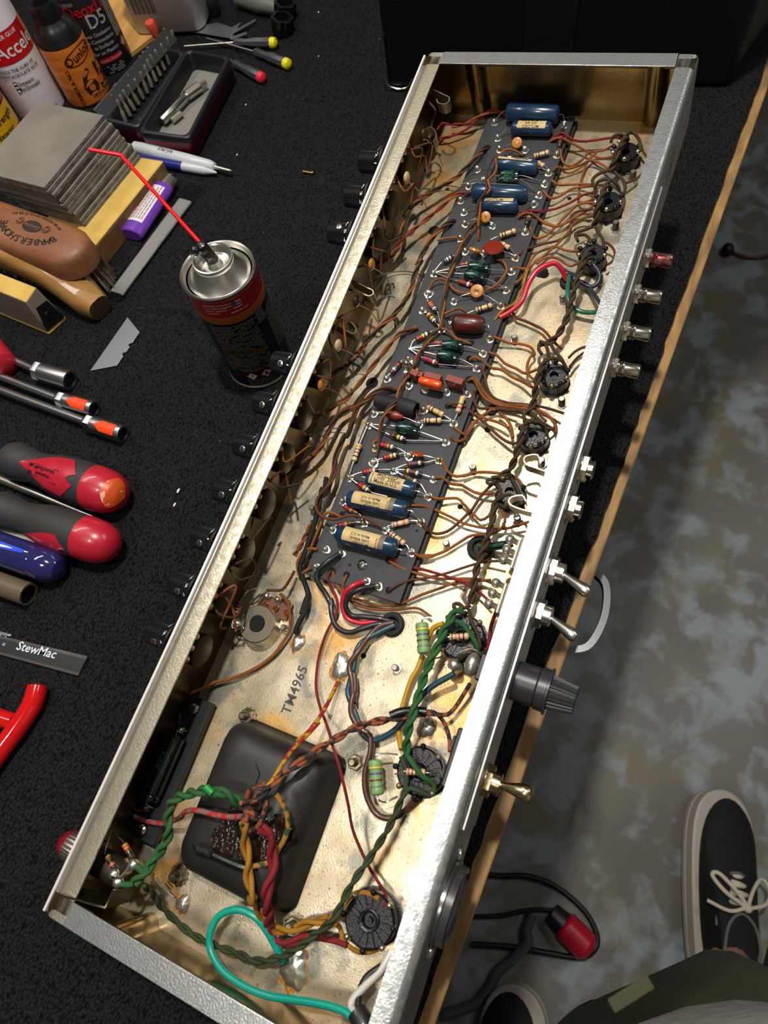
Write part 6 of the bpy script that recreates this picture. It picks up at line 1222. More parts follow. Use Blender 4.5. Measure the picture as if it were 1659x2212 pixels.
m = M(); mid0 = (q0[0]+q0[1])/2; mid1 = (q1[0]+q1[1])/2; nrm = -dd.normalized(); sdv = (q0[1]-q0[0]).normalized(); c0 = mid0.lerp(mid1, .35); up_ = (mid1-mid0).normalized()
m.add([c0+nrm*.0006+sdv*x_*.010+up_*y_*.011 for x_, y_ in ((-1, -.9), (1, -1), (.7, .9), (-.75, 1))], [(0, 1, 2, 3)]); m.lathe(c0+nrm*.0008, nrm, [(0, .0035), (.001, .0032)], 16); m.build('slot', black, parent=e8, flat=True)
# ---- box of driver bits
e9 = empty('driver_bit_case', V((.648, .475, 0)), 'open hinged black and red case with screwdriver bits and grey felt', 'case'); o9 = e9.location
cred = mat('metallic dark red', '#6a0c20', .3, .5); cblk = mat('satin black case', '#17181b', .4)
def tray(corn, name, hgt, felt):
    q = [T(x, y, hgt) for x, y in corn]; cc = sum(q, V())/4; m = M(); N_ = len(q)
    def ringpts(ins, z):
        out = []
        for i, v in enumerate(q):
            pr = q[i-1]; nx = q[(i+1) % 4]; d1 = (pr-v).normalized(); d2 = (nx-v).normalized(); r_ = .006; c0 = v+(d1+d2)*(ins+r_)
            for t in range(5):
                a = t/4*PI/2; out.append(V(((c0-d2*(r_*math.cos(a))-d1*(r_*math.sin(a))).x, (c0-d2*(r_*math.cos(a))-d1*(r_*math.sin(a))).y, z))-o9)
        return out
    rings = [ringpts(.003, 0), ringpts(.0005, .003), ringpts(0, hgt-.007), ringpts(0, hgt-.0065), ringpts(0, hgt-.001), ringpts(.0008, hgt), ringpts(.0038, hgt), ringpts(.0045, hgt-.001), ringpts(.0050, .006)]
    vs = [v for r in rings for v in r]; k = 20; fs = []; mm = []
    for j in range(len(rings)-1):
        for i in range(k): fs.append((j*k+i, j*k+(i+1) % k, (j+1)*k+(i+1) % k, (j+1)*k+i)); mm.append(0 if j < 2 else 1)
    fs.append(tuple((len(rings)-1)*k+i for i in range(k))); mm.append(2 if felt else 1); fs.append(tuple(range(k))[::-1]); mm.append(0)
    m.add(vs, fs); m.m = mm; return m.build(name, [cred, cblk, mat('grey felt lining', '#77766e', .9, bump=.4, bscale=900)], parent=e9, ang=50), q
rt, qR = tray([(297, 285), (408, 300), (499, 122), (402, 104)], 'tray', .024, True)
lt, qL = tray([(222, 258), (298, 276), (402, 112), (352, 98)], 'tray', .024, False)
m = M(); l0, l1, h0, h1 = T(218, 222, .026), T(352, 85, .026), T(218, 222, .048), T(352, 85, .048)
A_ = T(232, 262, .022); B_ = T(385, 85, .022); off_ = V((0, .010, .011)); m.hexa([A_-o9, B_-o9, B_-o9+V((0, .0015, 0)), A_-o9+V((0, .0015, 0))], [A_-o9+off_, B_-o9+off_, B_-o9+off_+V((0, .0015, 0)), A_-o9+off_+V((0, .0015, 0))]); m.build('flap', mat('grey black flap', '#26282c', .55), parent=e9, bev=.0006, label='plain dark flap standing behind the bits')
bitm = mat('nickel bit', '#bdb5a4', .35, .7)
bit0 = None
for row, (s_, e_) in enumerate((((258, 250), (368, 108)), ((272, 262), (384, 112)))):
    for i in range(13):
        u = s_[0]+(e_[0]-s_[0])*i/12; v_ = s_[1]+(e_[1]-s_[1])*i/12; b = T(u, v_, .010)-o9
        if bit0 is None:
            m = M(); m.lathe((0, 0, 0), (0, 0, 1), [(0, .0020), (.010, .0020), (.0112, .0012), (.0165, .0012), (.019, .0016), (.0215, .0010)], 6); bit0 = m.build('driver_bit', bitm, parent=e9); o = bit0
        else: o = bit0.copy(); SC.collection.objects.link(o); o.parent = e9
        o.location = b; o.rotation_euler = (0, .10, i)
def bar(m, pa, pb, z, r, mi=0, n=6, prof=None):
    a = T(*pa, z)-o9; b = T(*pb, z)-o9; d = b-a; l = d.length; m.lathe(a, d, [(h*l, q*r) for h, q in (prof or [(0, .8), (.03, 1), (.97, 1), (1, .8)])], n, mi)
m = M(); bar(m, (350, 262), (402, 208), .013, .0042, n=20); bar(m, (402, 208), (432, 186), .013, .0050, n=20); bar(m, (432, 186), (445, 178), .013, .0035, n=6); m.build('bit_holder', steel, parent=e9, label='shiny tubular bit holder')
for pa, pb in (((342, 245), (348, 262)), ((372, 262), (392, 245))): m = M(); bar(m, pa, pb, .010, .0030); m.build('driver_bit', bitm, parent=e9)
# ---- pens
def penT(name, pa, pb, z, prof, mats, mis, lab, cat='pen', n=28, txt=None):
    a = T(*pa, z); b = T(*pb, z); d = b-a; l = d.length; m = M(); m.lathe(a, d, [(h*l, q) for h, q in prof], n, mis=mis); o = thing(m, name, mats, lab, cat)
    if txt:
        m = M(); dn = d.normalized(); sd = V((0, 0, 1)).cross(dn); 
        for t, s_, sz, r_ in txt: m.text(t, lambda X, Y: a+dn*(l*s_-X*-1)+sd*Y*1.0+V((0, 0, math.sqrt(max(1e-9, r_*r_-Y*Y))+.0002)), sz)
        m.build('printed_label', inkt, parent=o, flat=True)
    return o
mw2 = mat('pale grey white plastic', '#b9bfc4', .3, coat=.2)
penT('marker_pen', (292, 318), (500, 370), .0065, [(0, .0055), (.08, .0060), (.52, .0062), (.78, .0055), (.83, .0040), (.84, .0020), (.99, .0018), (1, .0008)], [mw2, steel], [0, 0, 0, 0, 0, 1, 1], 'pale grey marker pen with a metal clip tip above the blue pen', 'marker', txt=[('Sharpie', .35, .0062, .0062)])
penT('ballpoint_pen', (300, 342), (468, 373), .0050, [(0, .0040), (.05, .0045), (.58, .0045), (.581, .0045), (.85, .0040), (1, .0008)], [mat('blue plastic', '#1c2470', .3, coat=.3), mw2], [0, 0, 1, 1, 1], 'blue and grey ballpoint pen below the marker', 'pen')
penT('fine_tip_pen', (212, 240), (262, 176), .012, [(0, .0015), (.1, .0028), (.85, .0030), (.86, .0026), (1, .0022)], [mw2, mat('coral plastic', '#d8503c', .35)], [0, 0, 0, 1], 'slim white pen with a coral end beside the orange bottle', 'pen')
m = M(); m.lathe(T(338, 78, .012), V((-.1, .03, 1)), [(0, .0040), (.012, .0060), (.016, .0050)], 20); thing(m, 'coral_cap', mat('coral plastic', '#d8503c', .35), 'small coral red cap behind the bit case', 'cap')
# ---- lighter
e10 = empty('lighter', T(315, 450, 0), 'purple lighter with a white warning label leaning on the sanding block', 'lighter'); o10 = e10.location; pur = mat('purple plastic', '#6a3aa8', .25, coat=.5)
a_ = T(283, 508, .0076); b_ = T(364, 385, .0076); d = (b_-a_); l = d.length*.96; d.normalize(); sd = V((0, 0, 1)).cross(d).normalized()
def lo(s_, w_, h_, n=22):
    up_ = d.cross(sd); return [a_-o10+d*s_+sd*(w_*math.cos(2*PI*i/n))+up_*(h_*math.sin(2*PI*i/n)) for i in range(n)]
rg = [lo(0, .0110, .0062), lo(.0012, .0122, .0072), lo(l*.86, .0122, .0072), lo(l*.88, .0115, .0066)]
def loft(m, rings, mi=0, close=True):
    n = len(rings[0]); vs = [v for r in rings for v in r]; fs = []
    for j in range(len(rings)-1):
        for i in range(n): fs.append((j*n+i, j*n+(i+1) % n, (j+1)*n+(i+1) % n, (j+1)*n+i))
    if close: fs += [tuple(range(n))[::-1], tuple((len(rings)-1)*n+i for i in range(n))]
    return m.add(vs, fs, mi)
m = M(); loft(m, rg); m.build('body', pur, parent=e10)
m = M(); loft(m, [lo(l*.88, .0112, .0064), lo(l*1.03, .0105, .006)]); m.lathe(a_-o10+d*l*1.05-sd*.004, sd, [(0, .004), (.006, .004)], 24, rf=lambda i, h: 1 if i % 2 else .9); m.build('metal_hood', steel, parent=e10)
m = M(); up_ = d.cross(sd); up_ = up_ if up_.z > 0 else -up_; m.obox(a_-o10+d*l*.93+sd*.008, d*.006, sd*.005, up_*.0045); m.build('button', redp, parent=e10, bev=.001)
m = M(); sg = 1 if d.cross(sd).z > 0 else -1
def lf(u, v, e=.0002): t = v/.0105; return a_-o10+d*u+sd*(.0122*math.sin(t)+0)+up_*((.0072+e)*math.cos(t))
vs = []; fs = []
for i in range(9):
    for u in (l*.16, l*.80): vs.append(lf(u, -.0078+.0156*i/8))
for i in range(8): fs.append((i*2, i*2+2, i*2+3, i*2+1))
m.add(vs, fs, 0)
for r_ in range(6):
    v = -.0060+r_*.0024; u = l*.20
    while u < l*.74:
        w_ = rnd.uniform(.002, .006); m.add([lf(u, v, .0004), lf(u+w_, v, .0004), lf(u+w_, v+.0011, .0004), lf(u, v+.0011, .0004)], [(0, 1, 2, 3)], 2 if r_ == 4 else 1); u += w_+.0008
m.build('warning_label', [mat('label pinkish white', '#d8cfd2', .5), mat('label grey text', '#8a8388', .5), mat('label red text', '#d04a55', .5)], parent=e10, flat=True)
# ---- plastic tube of blades
e11 = empty('file_case', V((.49, .426, 0)), 'long narrow clear plastic sleeve holding a flat grey metal strip', 'case'); o11 = e11.location
a_ = T(425, 398, .003); b_ = T(246, 640, .003); d = (b_-a_); d.z = 0; l = d.length; d.normalize(); sd = V((-d.y, d.x, 0)); clr = mat('clear plastic', '#f0f2f4', .03, trans=1.0); MATS['clear plastic'].node_tree.nodes['Principled BSDF'].inputs['IOR'].default_value = 1.3
m = M(); m.prism([(0, -.006), (.004, -.0085), (l, -.0085), (l+.003, -.005), (l+.003, .005), (l, .0085), (.004, .0085), (0, .006)], a_-o11-V((0, 0, .003)), d, sd, (0, 0, .0052)); m.build('sleeve', clr, parent=e11, bev=.0008)
m = M(); m.prism([(.022, -.0062), (l-.004, -.0062), (l-.004, .0062), (.022, .0062)], a_-o11-V((0, 0, .0012)), d, sd, (0, 0, .0010)); m.build('metal_strip', mat('dull grey metal', '#b4b1ac', .5, .3), parent=e11)
# ---- utility blade
m = M(); A, B = T(197, 803), T(277, 688); D = T(298, 728); Cq = T(258, 782); ex_ = (B-A).normalized(); l = (B-A).length; ey_ = V((ex_.y, -ex_.x, 0)); u2 = (D-A).dot(ex_); v2 = (D-A).dot(ey_); u3 = (Cq-A).dot(ex_); v3 = abs(v2); hh = abs((D-A).dot(ey_))
u_a = l-.0125; u_b = .0125; n1 = (u_a+u_b)/2
poly = [(0, 0), (l, 0), (u_a+.002, hh), (n1+.0075, hh), (n1+.006, hh-.0022), (n1+.004, hh-.0022), (n1+.0030, hh), (n1-.0030, hh), (n1-.004, hh-.0022), (n1-.006, hh-.0022), (n1-.0075, hh), (u_b, hh)]
sg = 1 if (D-A).dot(ey_) > 0 else -1
m.prism(poly, A+V((0, 0, .0008)), ex_, ey_*sg, (0, 0, .0007)); thing(m, 'utility_blade', mat('grey blade steel', '#8d9499', .32, .85), 'trapezoid steel utility knife blade lying on the carpet', 'blade', flat=True)
# ---- precision screwdrivers
gh = mat('dark grey handle', '#33363b', .4); yel = mat('yellow cap', '#d6cf12', .35); pnk = mat('pink red cap', '#d8263e', .35)
for pa, pb, pt, cm, lab in (((506, 92), (596, 93), (398, 100), yel, 'upper of two yellow capped precision screwdrivers'), ((551, 112), (625, 140), (445, 82), yel, 'lower of two yellow capped precision screwdrivers'), ((506, 137), (569, 170), (496, 128), pnk, 'precision screwdriver with a pink red cap beside the bit case')):
    a = T(*pa, .0055); b = T(*pb, .0055); c = T(*pt, .0050); e = empty('precision_screwdriver', a.copy(), lab, 'screwdriver', 'precision screwdrivers at the back of the bench'); d = b-a; l = d.length
    m = M(); m.lathe((0, 0, 0), d, [(0, .0035), (.002, .0045), (l*.3, .0038), (l*.5, .0052), (l*.88, .0055), (l*.89, .0052)], 8, ang if False else 0); m.build('handle', gh, parent=e)
    m = M(); m.lathe(d*.87, d, [(0, .0053), (l*.05, .0056), (l*.12, .0050), (l*.16, .002), (l*.165, .0001)], 20); m.build('cap', cm, parent=e)
    m = M(); m.cyl((0, 0, 0), c-a, .0011, .0009); m.build('shaft', steel, parent=e)
# ---- folded metal gauge tool, probe handles
m = M(); zt = .004
def plat(m, pts, z, th, mi=0): q = [T(x, y, z) for x, y in pts]; n = len(q); m.add(q+[v+V((0, 0, th)) for v in q], [tuple(range(n))[::-1], tuple(range(n, 2*n))]+[(i, (i+1) % n, n+(i+1) % n, n+i) for i in range(n)], mi)
plat(m, [(392, 30), (436, 56), (470, 50), (500, 60), (520, 50), (500, 84), (395, 66), (420, 62), (432, 60)], .003, .0006); plat(m, [(500, 70), (552, 42), (552, 45), (504, 74)], .004, .0005); plat(m, [(494, 82), (532, 70), (533, 74), (500, 87)], .004, .0005); thing(m, 'feeler_gauge', mat('polished gauge steel', '#a5adb0', .28, .85), 'shiny folded steel gauge tool above the yellow capped screwdrivers', 'tool', flat=True)
m = M(); a = T(452, 28, .007); b = T(440, -20, .007); m.lathe(a, b-a, [(0, .011), (.004, .0125), (.05, .0125)], 8); thing(m, 'faceted_grip_tool', black, 'faceted black tool handle cut by the top photo edge', 'tool')
e = empty('pistol_grip_tool', T(580, 20, 0), 'grey green tool with a scalloped black collar at the top edge', 'tool'); o_ = e.location
m = M(); a = T(515, -6, .010)-o_; b = T(600, 18, .010)-o_; m.lathe(a, b-a, [(0, .009), ((b-a).length*.5, .010), ((b-a).length, .007)], 14); m.build('handle', mat('grey green plastic', '#5c6358', .5), parent=e)
for cc in ((612, 20), (606, 52)):
    m = M(); a = T(*cc, .010)-o_; m.lathe(a-V((0, 0, .009)), V((.1, -.2, 1)), [(0, .011), (.010, .0125), (.016, .012), (.0165, .009), (.006, .008)], 48, rf=lambda i, h: 1-.14*(math.cos(i*2*PI/8) > .3)); m.build('collar', black, parent=e)
# ---- big screwdrivers on the left
dgr = mat('charcoal rubber grip', '#2c2b2c', .6, bump=.1); rgr = mat('red handle plastic', '#b01c30', .32, coat=.3)
def driver(pa, pb, z, rmax, lab, insets, capc=None, shaft=None, logo=False):
    a = T(*pa, z); b = T(*pb, z); e = empty('screwdriver', a.copy(), lab, 'screwdriver'); d = b-a; l = d.length; dn = d.normalized()
    pf = [(0, .45), (.01, .75), (.06, .86), (.14, .80), (.24, .70), (.33, .76), (.45, .93), (.60, 1.0), (.74, .99), (.76, .985)]
    m = M(); m.lathe((0, 0, 0), d, [(h*l, q*rmax) for h, q in pf], 36); m.build('grip', dgr, parent=e)
    m = M(); m.lathe((0, 0, 0), d, [(.745*l, .995*rmax), (.78*l, 1.0*rmax), (.88*l, .94*rmax), (.95*l, .75*rmax), (.985*l, .50*rmax), (1.0*l, .22*rmax), (1.003*l, .0001)], 36, rf=lambda i, h: 1); m.build('end_cap', rgr, parent=e, label='glossy red rounded end')
    sd = V((0, 0, 1)).cross(dn).normalized(); up = dn.cross(sd)
    def rad(h):
        for (h0, r0), (h1, r1) in zip(pf, pf[1:]):
            if h0 <= h <= h1: return (r0+(r1-r0)*(h-h0)/(h1-h0))*rmax
        return rmax
    def sf(h, ang, ee=.0004): r = rad(h)+ee; return dn*(h*l)+(up*math.cos(ang)+sd*math.sin(ang))*r
    for c0, lo_, hi_, wa in insets:
        m = M(); vs = []; fs = []; n = 20; k = 10
        for i in range(n+1):
            t = i/n; h = lo_+(hi_-lo_)*t; w_ = wa*(math.sin(min(1, t*1.25)*PI/2)**.9)*(1 if t < .8 else (1-t)/.2*.75+.25); sh = 0
            for j in range(k+1):
                u = -1+2*j/k; hh_ = h-(.06*(1-u*u) if t > .7 else 0)*(t-.7)/.3; vs.append(sf(hh_, c0+u*w_))
        for i in range(n):
            for j in range(k): fs.append((i*(k+1)+j, (i+1)*(k+1)+j, (i+1)*(k+1)+j+1, i*(k+1)+j+1))
        m.add(vs, fs); m.build('inset', rgr, parent=e, label='red panel set in the grip')
    if logo:
        m = M(); c0 = logo; f = lambda X, Y: sf(.44+X/l, c0-Y/rmax, .0008); m.text('Stewart-\nMacDonald', f, .0046); m.add([f(-.0165, -.004), f(-.0125, -.004), f(-.0125, .0055), f(-.0165, .0055)], [(0, 1, 2, 3)])
        for q0_, q1_ in (((-.0168, -.0048), (.0135, -.0044)), ((-.0168, .0058), (.0135, .0062)), ((.0131, -.0048), (.0135, .0062))): m.add([f(q0_[0], q0_[1]), f(q1_[0], q0_[1]), f(q1_[0], q1_[1]), f(q0_[0], q1_[1])], [(0, 1, 2, 3)])
        m.build('printed_logo', blp, parent=e, flat=True)
    if capc: m = M(); cp = [(.88, .94), (.95, .75), (.985, .50), (1.0, .22), (1.003, 0)]; vs = []; fs = []
    if capc:
        def cr(h):
            for (h0, r0), (h1, r1) in zip(cp, cp[1:]):
                if h0 <= h <= h1: return r0+(r1-r0)*(h-h0)/(h1-h0)
            return 0
        for i in range(13):
            h = .905+(1.003-.905)*i/12; an = 1.15*math.sin(min(1, (i+1)/9)*PI/2)
            for j in range(13): a__ = -.15-an+2*an*j/12; vs.append(dn*(l*h+.0004)+(up*math.cos(a__)+sd*math.sin(a__))*(cr(h)*rmax+.0004))
        for i in range(12):
            for j in range(12): fs.append((i*13+j, i*13+j+1, i*13+j+14, i*13+j+13))
        m.add(vs, fs); m.build('sticker', mat('worn orange sticker', '#c8501a', .4, 0, '#d8a890', 120, lo=.6, hi=.62), parent=e)
    m = M(); m.cyl(-dn*.09, dn*.004, .0032); m.build('shaft', steel, parent=e); return e
driver((20, 990), (268, 1075), .0165, .0175, 'red and charcoal screwdriver with an orange dot on its end', [(-.25, .20, .70, .95)], True, logo=-.35)
driver((-12, 1095), (252, 1184), .0165, .0165, 'red and charcoal screwdriver lying below the one with the orange dot', [(-1.25, .34, .72, .75)])
m = M(); a = T(-60, 1010, .0055); b = T(204, 1118, .0035); m.cyl(a, b, .0036, .0030); thing(m, 'screwdriver_shaft', steel, 'long steel screwdriver shaft between the two red ended handles', 'screwdriver')
# nut drivers
def nutd(pa, pb, pc, z, r1, r2, lab, sticker, hexr=None):
    a = T(*pa, z); b = T(*pb, z); c = T(*pc, z); e = empty('nut_driver', c.copy(), lab, 'nut driver', 'steel nut drivers pointing away from the left edge'); a -= e.location; b -= e.location; c -= e.location; d = (c-b).normalized()
    m = M(); m.cyl(a, b, r1); m.lathe(b, d, [(-.004, r1), (0, r2*.75), (.001, r2), (.007, r2), (.0075, r2*.95)], 6); l = (c-b).length; m.lathe(b+d*.007, d, [(0, r2*.98), (l-.008, r2), (l-.007, r2*.97), (l-.007, r2*.72), (l-.016, r2*.70)], 32); m.build('shaft', mat('satin chrome tool steel', '#a3a4a4', .32, 1.0), parent=e)
    m = M(); m.lathe(c, d, [(-.004, r2*.71), (-.0038, .0001)], 6); m.build('socket_opening', hole, parent=e)
    if sticker:
        sd = V((0, 0, 1)).cross(d).normalized(); up = d.cross(sd); m = M(); vs = []; fs = []
        for i in range(7):
            an = -.9+1.3*i/6
            for s_ in (.012+.002*abs(i-3), l-.004): vs.append(b+d*s_+(up*math.cos(an)+sd*math.sin(an))*(r2+.0003))
        for i in range(6): fs.append((i*2, i*2+2, i*2+3, i*2+1))
        m.add(vs, fs); m.build('sticker', mat('fluorescent orange sticker', '#f0450e', .45), parent=e, flat=True)
    return e
nutd((-60, 735), (78, 800), (152, 822), .0085, .0035, .0085, 'nut driver with a bare steel socket, uppermost of the three', False)
nutd((-60, 790), (128, 862), (204, 884), .0075, .0035, .0070, 'shorter nut driver with an orange sticker in the middle', True)
nutd((-60, 820), (188, 912), (266, 938), .0075, .0036, .0072, 'longest nut driver with an orange sticker, lowest of the three', True)
m = M(); a = T(-30, 740, .010); b = T(8, 790, .012); m.lathe(a, b-a, [(0, .012), ((b-a).length, .012), ((b-a).length+.003, .008)], 24); thing(m, 'red_grip_tool', rgr, 'dark red tool handle at the left photo edge above the nut drivers', 'tool')
# blue handle, brown tube, ruler, red grip
e = empty('blue_screwdriver', T(0, 1180, .013), 'clear dark blue screwdriver handle with a bright blue stripe', 'screwdriver'); a = T(-60, 1165, .0125)-e.location; b = T(134, 1232, .0125)-e.location; d = b-a; l = d.length; dn = d.normalized(); sd = V((0, 0, 1)).cross(dn).normalized(); up = dn.cross(sd)
m = M(); m.lathe(a, d, [(0, .0125), (l-.024, .0125), (l-.022, .0118), (l-.020, .0125), (l-.008, .0122), (l-.002, .008), (l, .0001)], 30, rf=lambda i, h: 1 if h > l-.022 else (1 if i % 5 else .95)); m.build('handle', mat('smoky blue acrylic', '#23245a', .12, coat=1), parent=e)
m = M(); m.add([a+dn*s_+up*(.0128*math.cos(v))+sd*(.0128*math.sin(v)) for s_, v in ((0, -.35), (0, .35), (l-.027, .25), (l-.027, .05))], [(0, 1, 2, 3)]); m.build('stripe', mat('bright blue stripe', '#0f4ad8', .3), parent=e, flat=True)
m = M(); a = T(-60, 1130, .004); b = T(118, 1192, .004); d = (b-a).normalized(); sd = V((-d.y, d.x, 0)); m.obox((a+b)/2+V((0, 0, .006)), d*((b-a).length/2), sd*.0035, V((0, 0, .001))); thing(m, 'steel_scale', mat('dull scale steel', '#9c968a', .35, .8), 'narrow dull steel strip beside the blue screwdriver handle', 'tool')
m = M(); a = T(-60, 1240, .0085); b = T(62, 1284, .0085); d = b-a; l = d.length; m.lathe(a, d, [(0, .0085), (l, .0085), (l, .0070), (l-.012, .0068), (l-.0125, .0001)], 30, mis=[0, 0, 1, 1]); thing(m, 'brown_tube', [mat('khaki brown plastic', '#5e5140', .4), hole], 'khaki brown hollow tube below the blue screwdriver handle', 'tube')
e = empty('ruler', V((.112, .312, .0)), 'clear edged black plastic ruler with white lettering', 'ruler'); o_ = e.location
r0, r1, r2_, r3 = T(-40, 1363, .0025), T(189, 1417, .0025), T(168, 1460, .0025), T(-61, 1398, .0025); q = [v-o_ for v in (r0, r1, r2_, r3)]
m = M(); m.hexa([v-V((0, 0, .0020)) for v in q], [v.copy() for v in q]); m.build('body', mat('smoky acrylic', '#4a4746', .12, coat=.5), parent=e, bev=.0004)
q2 = [q[0].lerp(q[3], .16), q[1].lerp(q[2], .16), q[1].lerp(q[2], .84), q[0].lerp(q[3], .84)]; m = M(); m.add([v+V((0, 0, .0002)) for v in q2], [(0, 3, 2, 1)]); m.build('scale_plate', mat('black ruler face', '#0c0c0d', .35), parent=e, flat=True)
dx = (q[1]-q[0]).normalized(); dy = (q[0]-q[3]).normalized(); c0 = (T(80, 1405, .0025)-o_)+V((0, 0, .0004)); m = M(); m.text('StewMac', flatfn(c0, dx, dy), .0088)
for i in range(14): s_ = q2[0]+dx*(.0135-i*.0008)+V((0, 0, .0003))
base_ = T(17, 1368, .0027)-o_
for i in range(20): s_ = base_-dx*(i*.0009)+V((0, 0, .0002)); hgt = .0022 if i % 5 else .0035; m.add([s_, s_+dx*.00025, s_+dx*.00025-dy*hgt, s_-dy*hgt], [(0, 3, 2, 1)])
for t, (x_, y_) in (('64', (20, 1372)), ('32', (8, 1392))): c1 = T(x_, y_, .0029)-o_; m.text(t, flatfn(c1, dx, dy), .0025)
m.build('lettering', mat('white ruler print', '#c9d4e0', .5), parent=e, flat=True)
m = M(); pp = [T(83, 1475, .0075), T(70, 1520, .0075), T(40, 1568, .0075), T(-20, 1650, .0075), T(-60, 1720, .0075)]; m.tube(pp, .0068, 0, 20, rf=lambda t: math.sqrt(max(.02, 1-(1-min(1, t/.035))**2)))
e = thing(m, 'pliers_handle', mat('glossy dipped red vinyl', '#c80d12', .12, coat=1), 'glossy red dipped pliers handle entering at the left edge', 'pliers')
m = M(); m.tube([T(30, 1560, .0075), T(5, 1552, .0075), T(-40, 1535, .0075)], .0058, 0, 16); m.build('handle', mat('glossy dipped red vinyl', '#c80d12', .12, coat=1), parent=e)
# tiny scraps on the carpet
m = M(); a = T(656, 371, .002); b = T(677, 374, .002); m.cyl(a, b, .0009); m.lathe(b, (b-a), [(-.001, .0018), (0, .0018)], 14); m.lathe(a, (b-a), [(0, .0015), (.001, .0015)], 14); thing(m, 'brass_eyelet', brass, 'tiny brass eyelet lying alone on the carpet', 'eyelet')
for (x, y, l_) , lab in zip(((385, 1060, .0035), (377, 1090, .003), (440, 1637, .002), (688, 26, .0022), (688, 121, .0018), (531, 226, .002), (512, 334, .0022), (345, 1640-110, .0018)), ('white scrap beside the third driver', 'curved white scrap', 'pale scrap near the chassis front', 'round white crumb at the back', 'pale crumb right of the yellow cap', 'pale crumb right of the bit case', 'pale crumb beside the marker tip', 'pale crumb near the near knob')):
    m = M(); a = T(x, y, .0008); m.ball(a, l_*.35, 0, 8, (1.8, .8, .6)); m.build('paper_scrap', mat('paper scrap white', '#d8d5cc', .7), label=lab+' on the black carpet', cat='scrap', group='small scraps on the carpet')
# ================================================================ FLOOR THINGS AND THE PERSON
FZ = -.85
def floortube(name, pts, r, mt, lab, cat, **k):
    m = M(); m.tube(pts, r, 0, 12); return thing(m, name, mt, lab, cat)
cblm = mat('black floor cable', '#0c0c0e', .45)
floortube('power_cord', [T(x, y, FZ+.006) for x, y in ((1030, 1885), (1080, 1892), (1140, 1893), (1200, 1915), (1260, 1965), (1288, 2015), (1285, 2050), (1250, 2068), (1180, 2058), (1100, 2045), (1020, 2040))], .0045, cblm, 'black power cord looping on the floor around the red plug', 'cord')
floortube('thin_cable', [T(x, y, FZ+.006) for x, y in ((1020, 1980), (1080, 1978), (1150, 1965), (1210, 1970), (1245, 1985))], .0035, cblm, 'thin black cable lying inside the power cord loop', 'cable')
floortube('grey_hose', [T(x, y, FZ+.012) for x, y in ((1150, 1975), (1138, 2010), (1140, 2035), (1110, 2070), (1075, 2100), (1060, 2130), (1030, 2165), (990, 2182), (960, 2190))], .0080, mat('grey cable sheath', '#5a5a5e', .3), 'shiny grey cable curving on the floor below the bench', 'cable')
e = empty('red_plug', T(1240, 2020, FZ+.02), 'red plug on the floor inside the black cord loop', 'plug'); a = T(1215, 1995, FZ+.022)-e.location; b = T(1275, 2055, FZ+.022)-e.location
m = M(); d = (b-a).normalized(); m.lathe(a, d, [(0, .018), (.004, .023), (.045, .023), ((b-a).length, .015)], 10); m.build('body', mat('red plug plastic', '#b0102c', .35), parent=e, bev=.002); m = M(); m.lathe(a-d*.022, d, [(0, .016), (.022, .019)], 12); m.build('socket', cblm, parent=e)
floortube('brown_cable', [T(x, y, FZ+.006) for x, y in ((1575, 541), (1590, 548), (1620, 556), (1659, 552), (1720, 530), (1800, 490))], .0042, mat('brown cable sheath', '#5a2f1e', .4), 'brown cable running across the floor to the right', 'cable')
m = M(); m.ball(T(1572, 539, FZ+.012), .014, sc=(1.2, 1, 1)); thing(m, 'cable_end_ball', cblm, 'black round connector at the end of the brown floor cable', 'connector')

PER = empty('person', (0.0, -.30, FZ), 'person in grey marled t-shirt and olive shorts standing beside the bench, black sneakers', 'person'); PL = PER.location
def pk(m, name, mt, **k): o = m.build(name, mt, parent=PER, **k); o.matrix_parent_inverse = Matrix.Translation(-PL); return o
skin = mat('skin', '#b98a76', .5, 0, '#a8745f', 30)
# body: one continuous skinned surface
J = {'pel': (-.01, -.275, .03, .115), 'sp': (-.01, -.275, .22, .105), 'ch': (-.01, -.275, .42, .115), 'nk': (.0, -.285, .565, .052), 'nk2': (.025, -.28, .63, .050),
     'hd0': (.055, -.278, .70, .072), 'hd1': (.07, -.277, .775, .075), 
     'lh': (-.02, -.20, -.02, .085), 'lk': (-.06, -.21, -.40, .055), 'lc': (-.165, -.205, -.56, .052), 'la': (-.275, -.19, -.77, .033), 'lf': (-.20, -.175, -.815, .030),
     'rh': (-.01, -.35, -.02, .085), 'rk': (.045, -.405, -.40, .055), 'rc': (.052, -.412, -.56, .052), 'ra': (.066, -.408, -.755, .031), 'rf': (.11, -.385, -.825, .020),
     'ls': (-.04, -.13, .50, .050), 'le': (-.16, -.085, .25, .038), 'lw': (-.19, -.12, .02, .026), 'lp': (-.185, -.125, -.04, .024),
     'rs': (-.04, -.44, .50, .050), 're': (-.10, -.50, .24, .038), 'rw': (-.02, -.50, .01, .026), 'rp': (.0, -.495, -.05, .024)}
E_ = [('pel', 'sp'), ('sp', 'ch'), ('ch', 'nk'), ('nk', 'nk2'), ('nk2', 'hd0'), ('hd0', 'hd1'), ('pel', 'lh'), ('lh', 'lk'), ('lk', 'lc'), ('lc', 'la'), ('la', 'lf'), ('pel', 'rh'), ('rh', 'rk'), ('rk', 'rc'), ('rc', 'ra'), ('ra', 'rf'), ('ch', 'ls'), ('ls', 'le'), ('le', 'lw'), ('lw', 'lp'), ('ch', 'rs'), ('rs', 're'), ('re', 'rw'), ('rw', 'rp')]
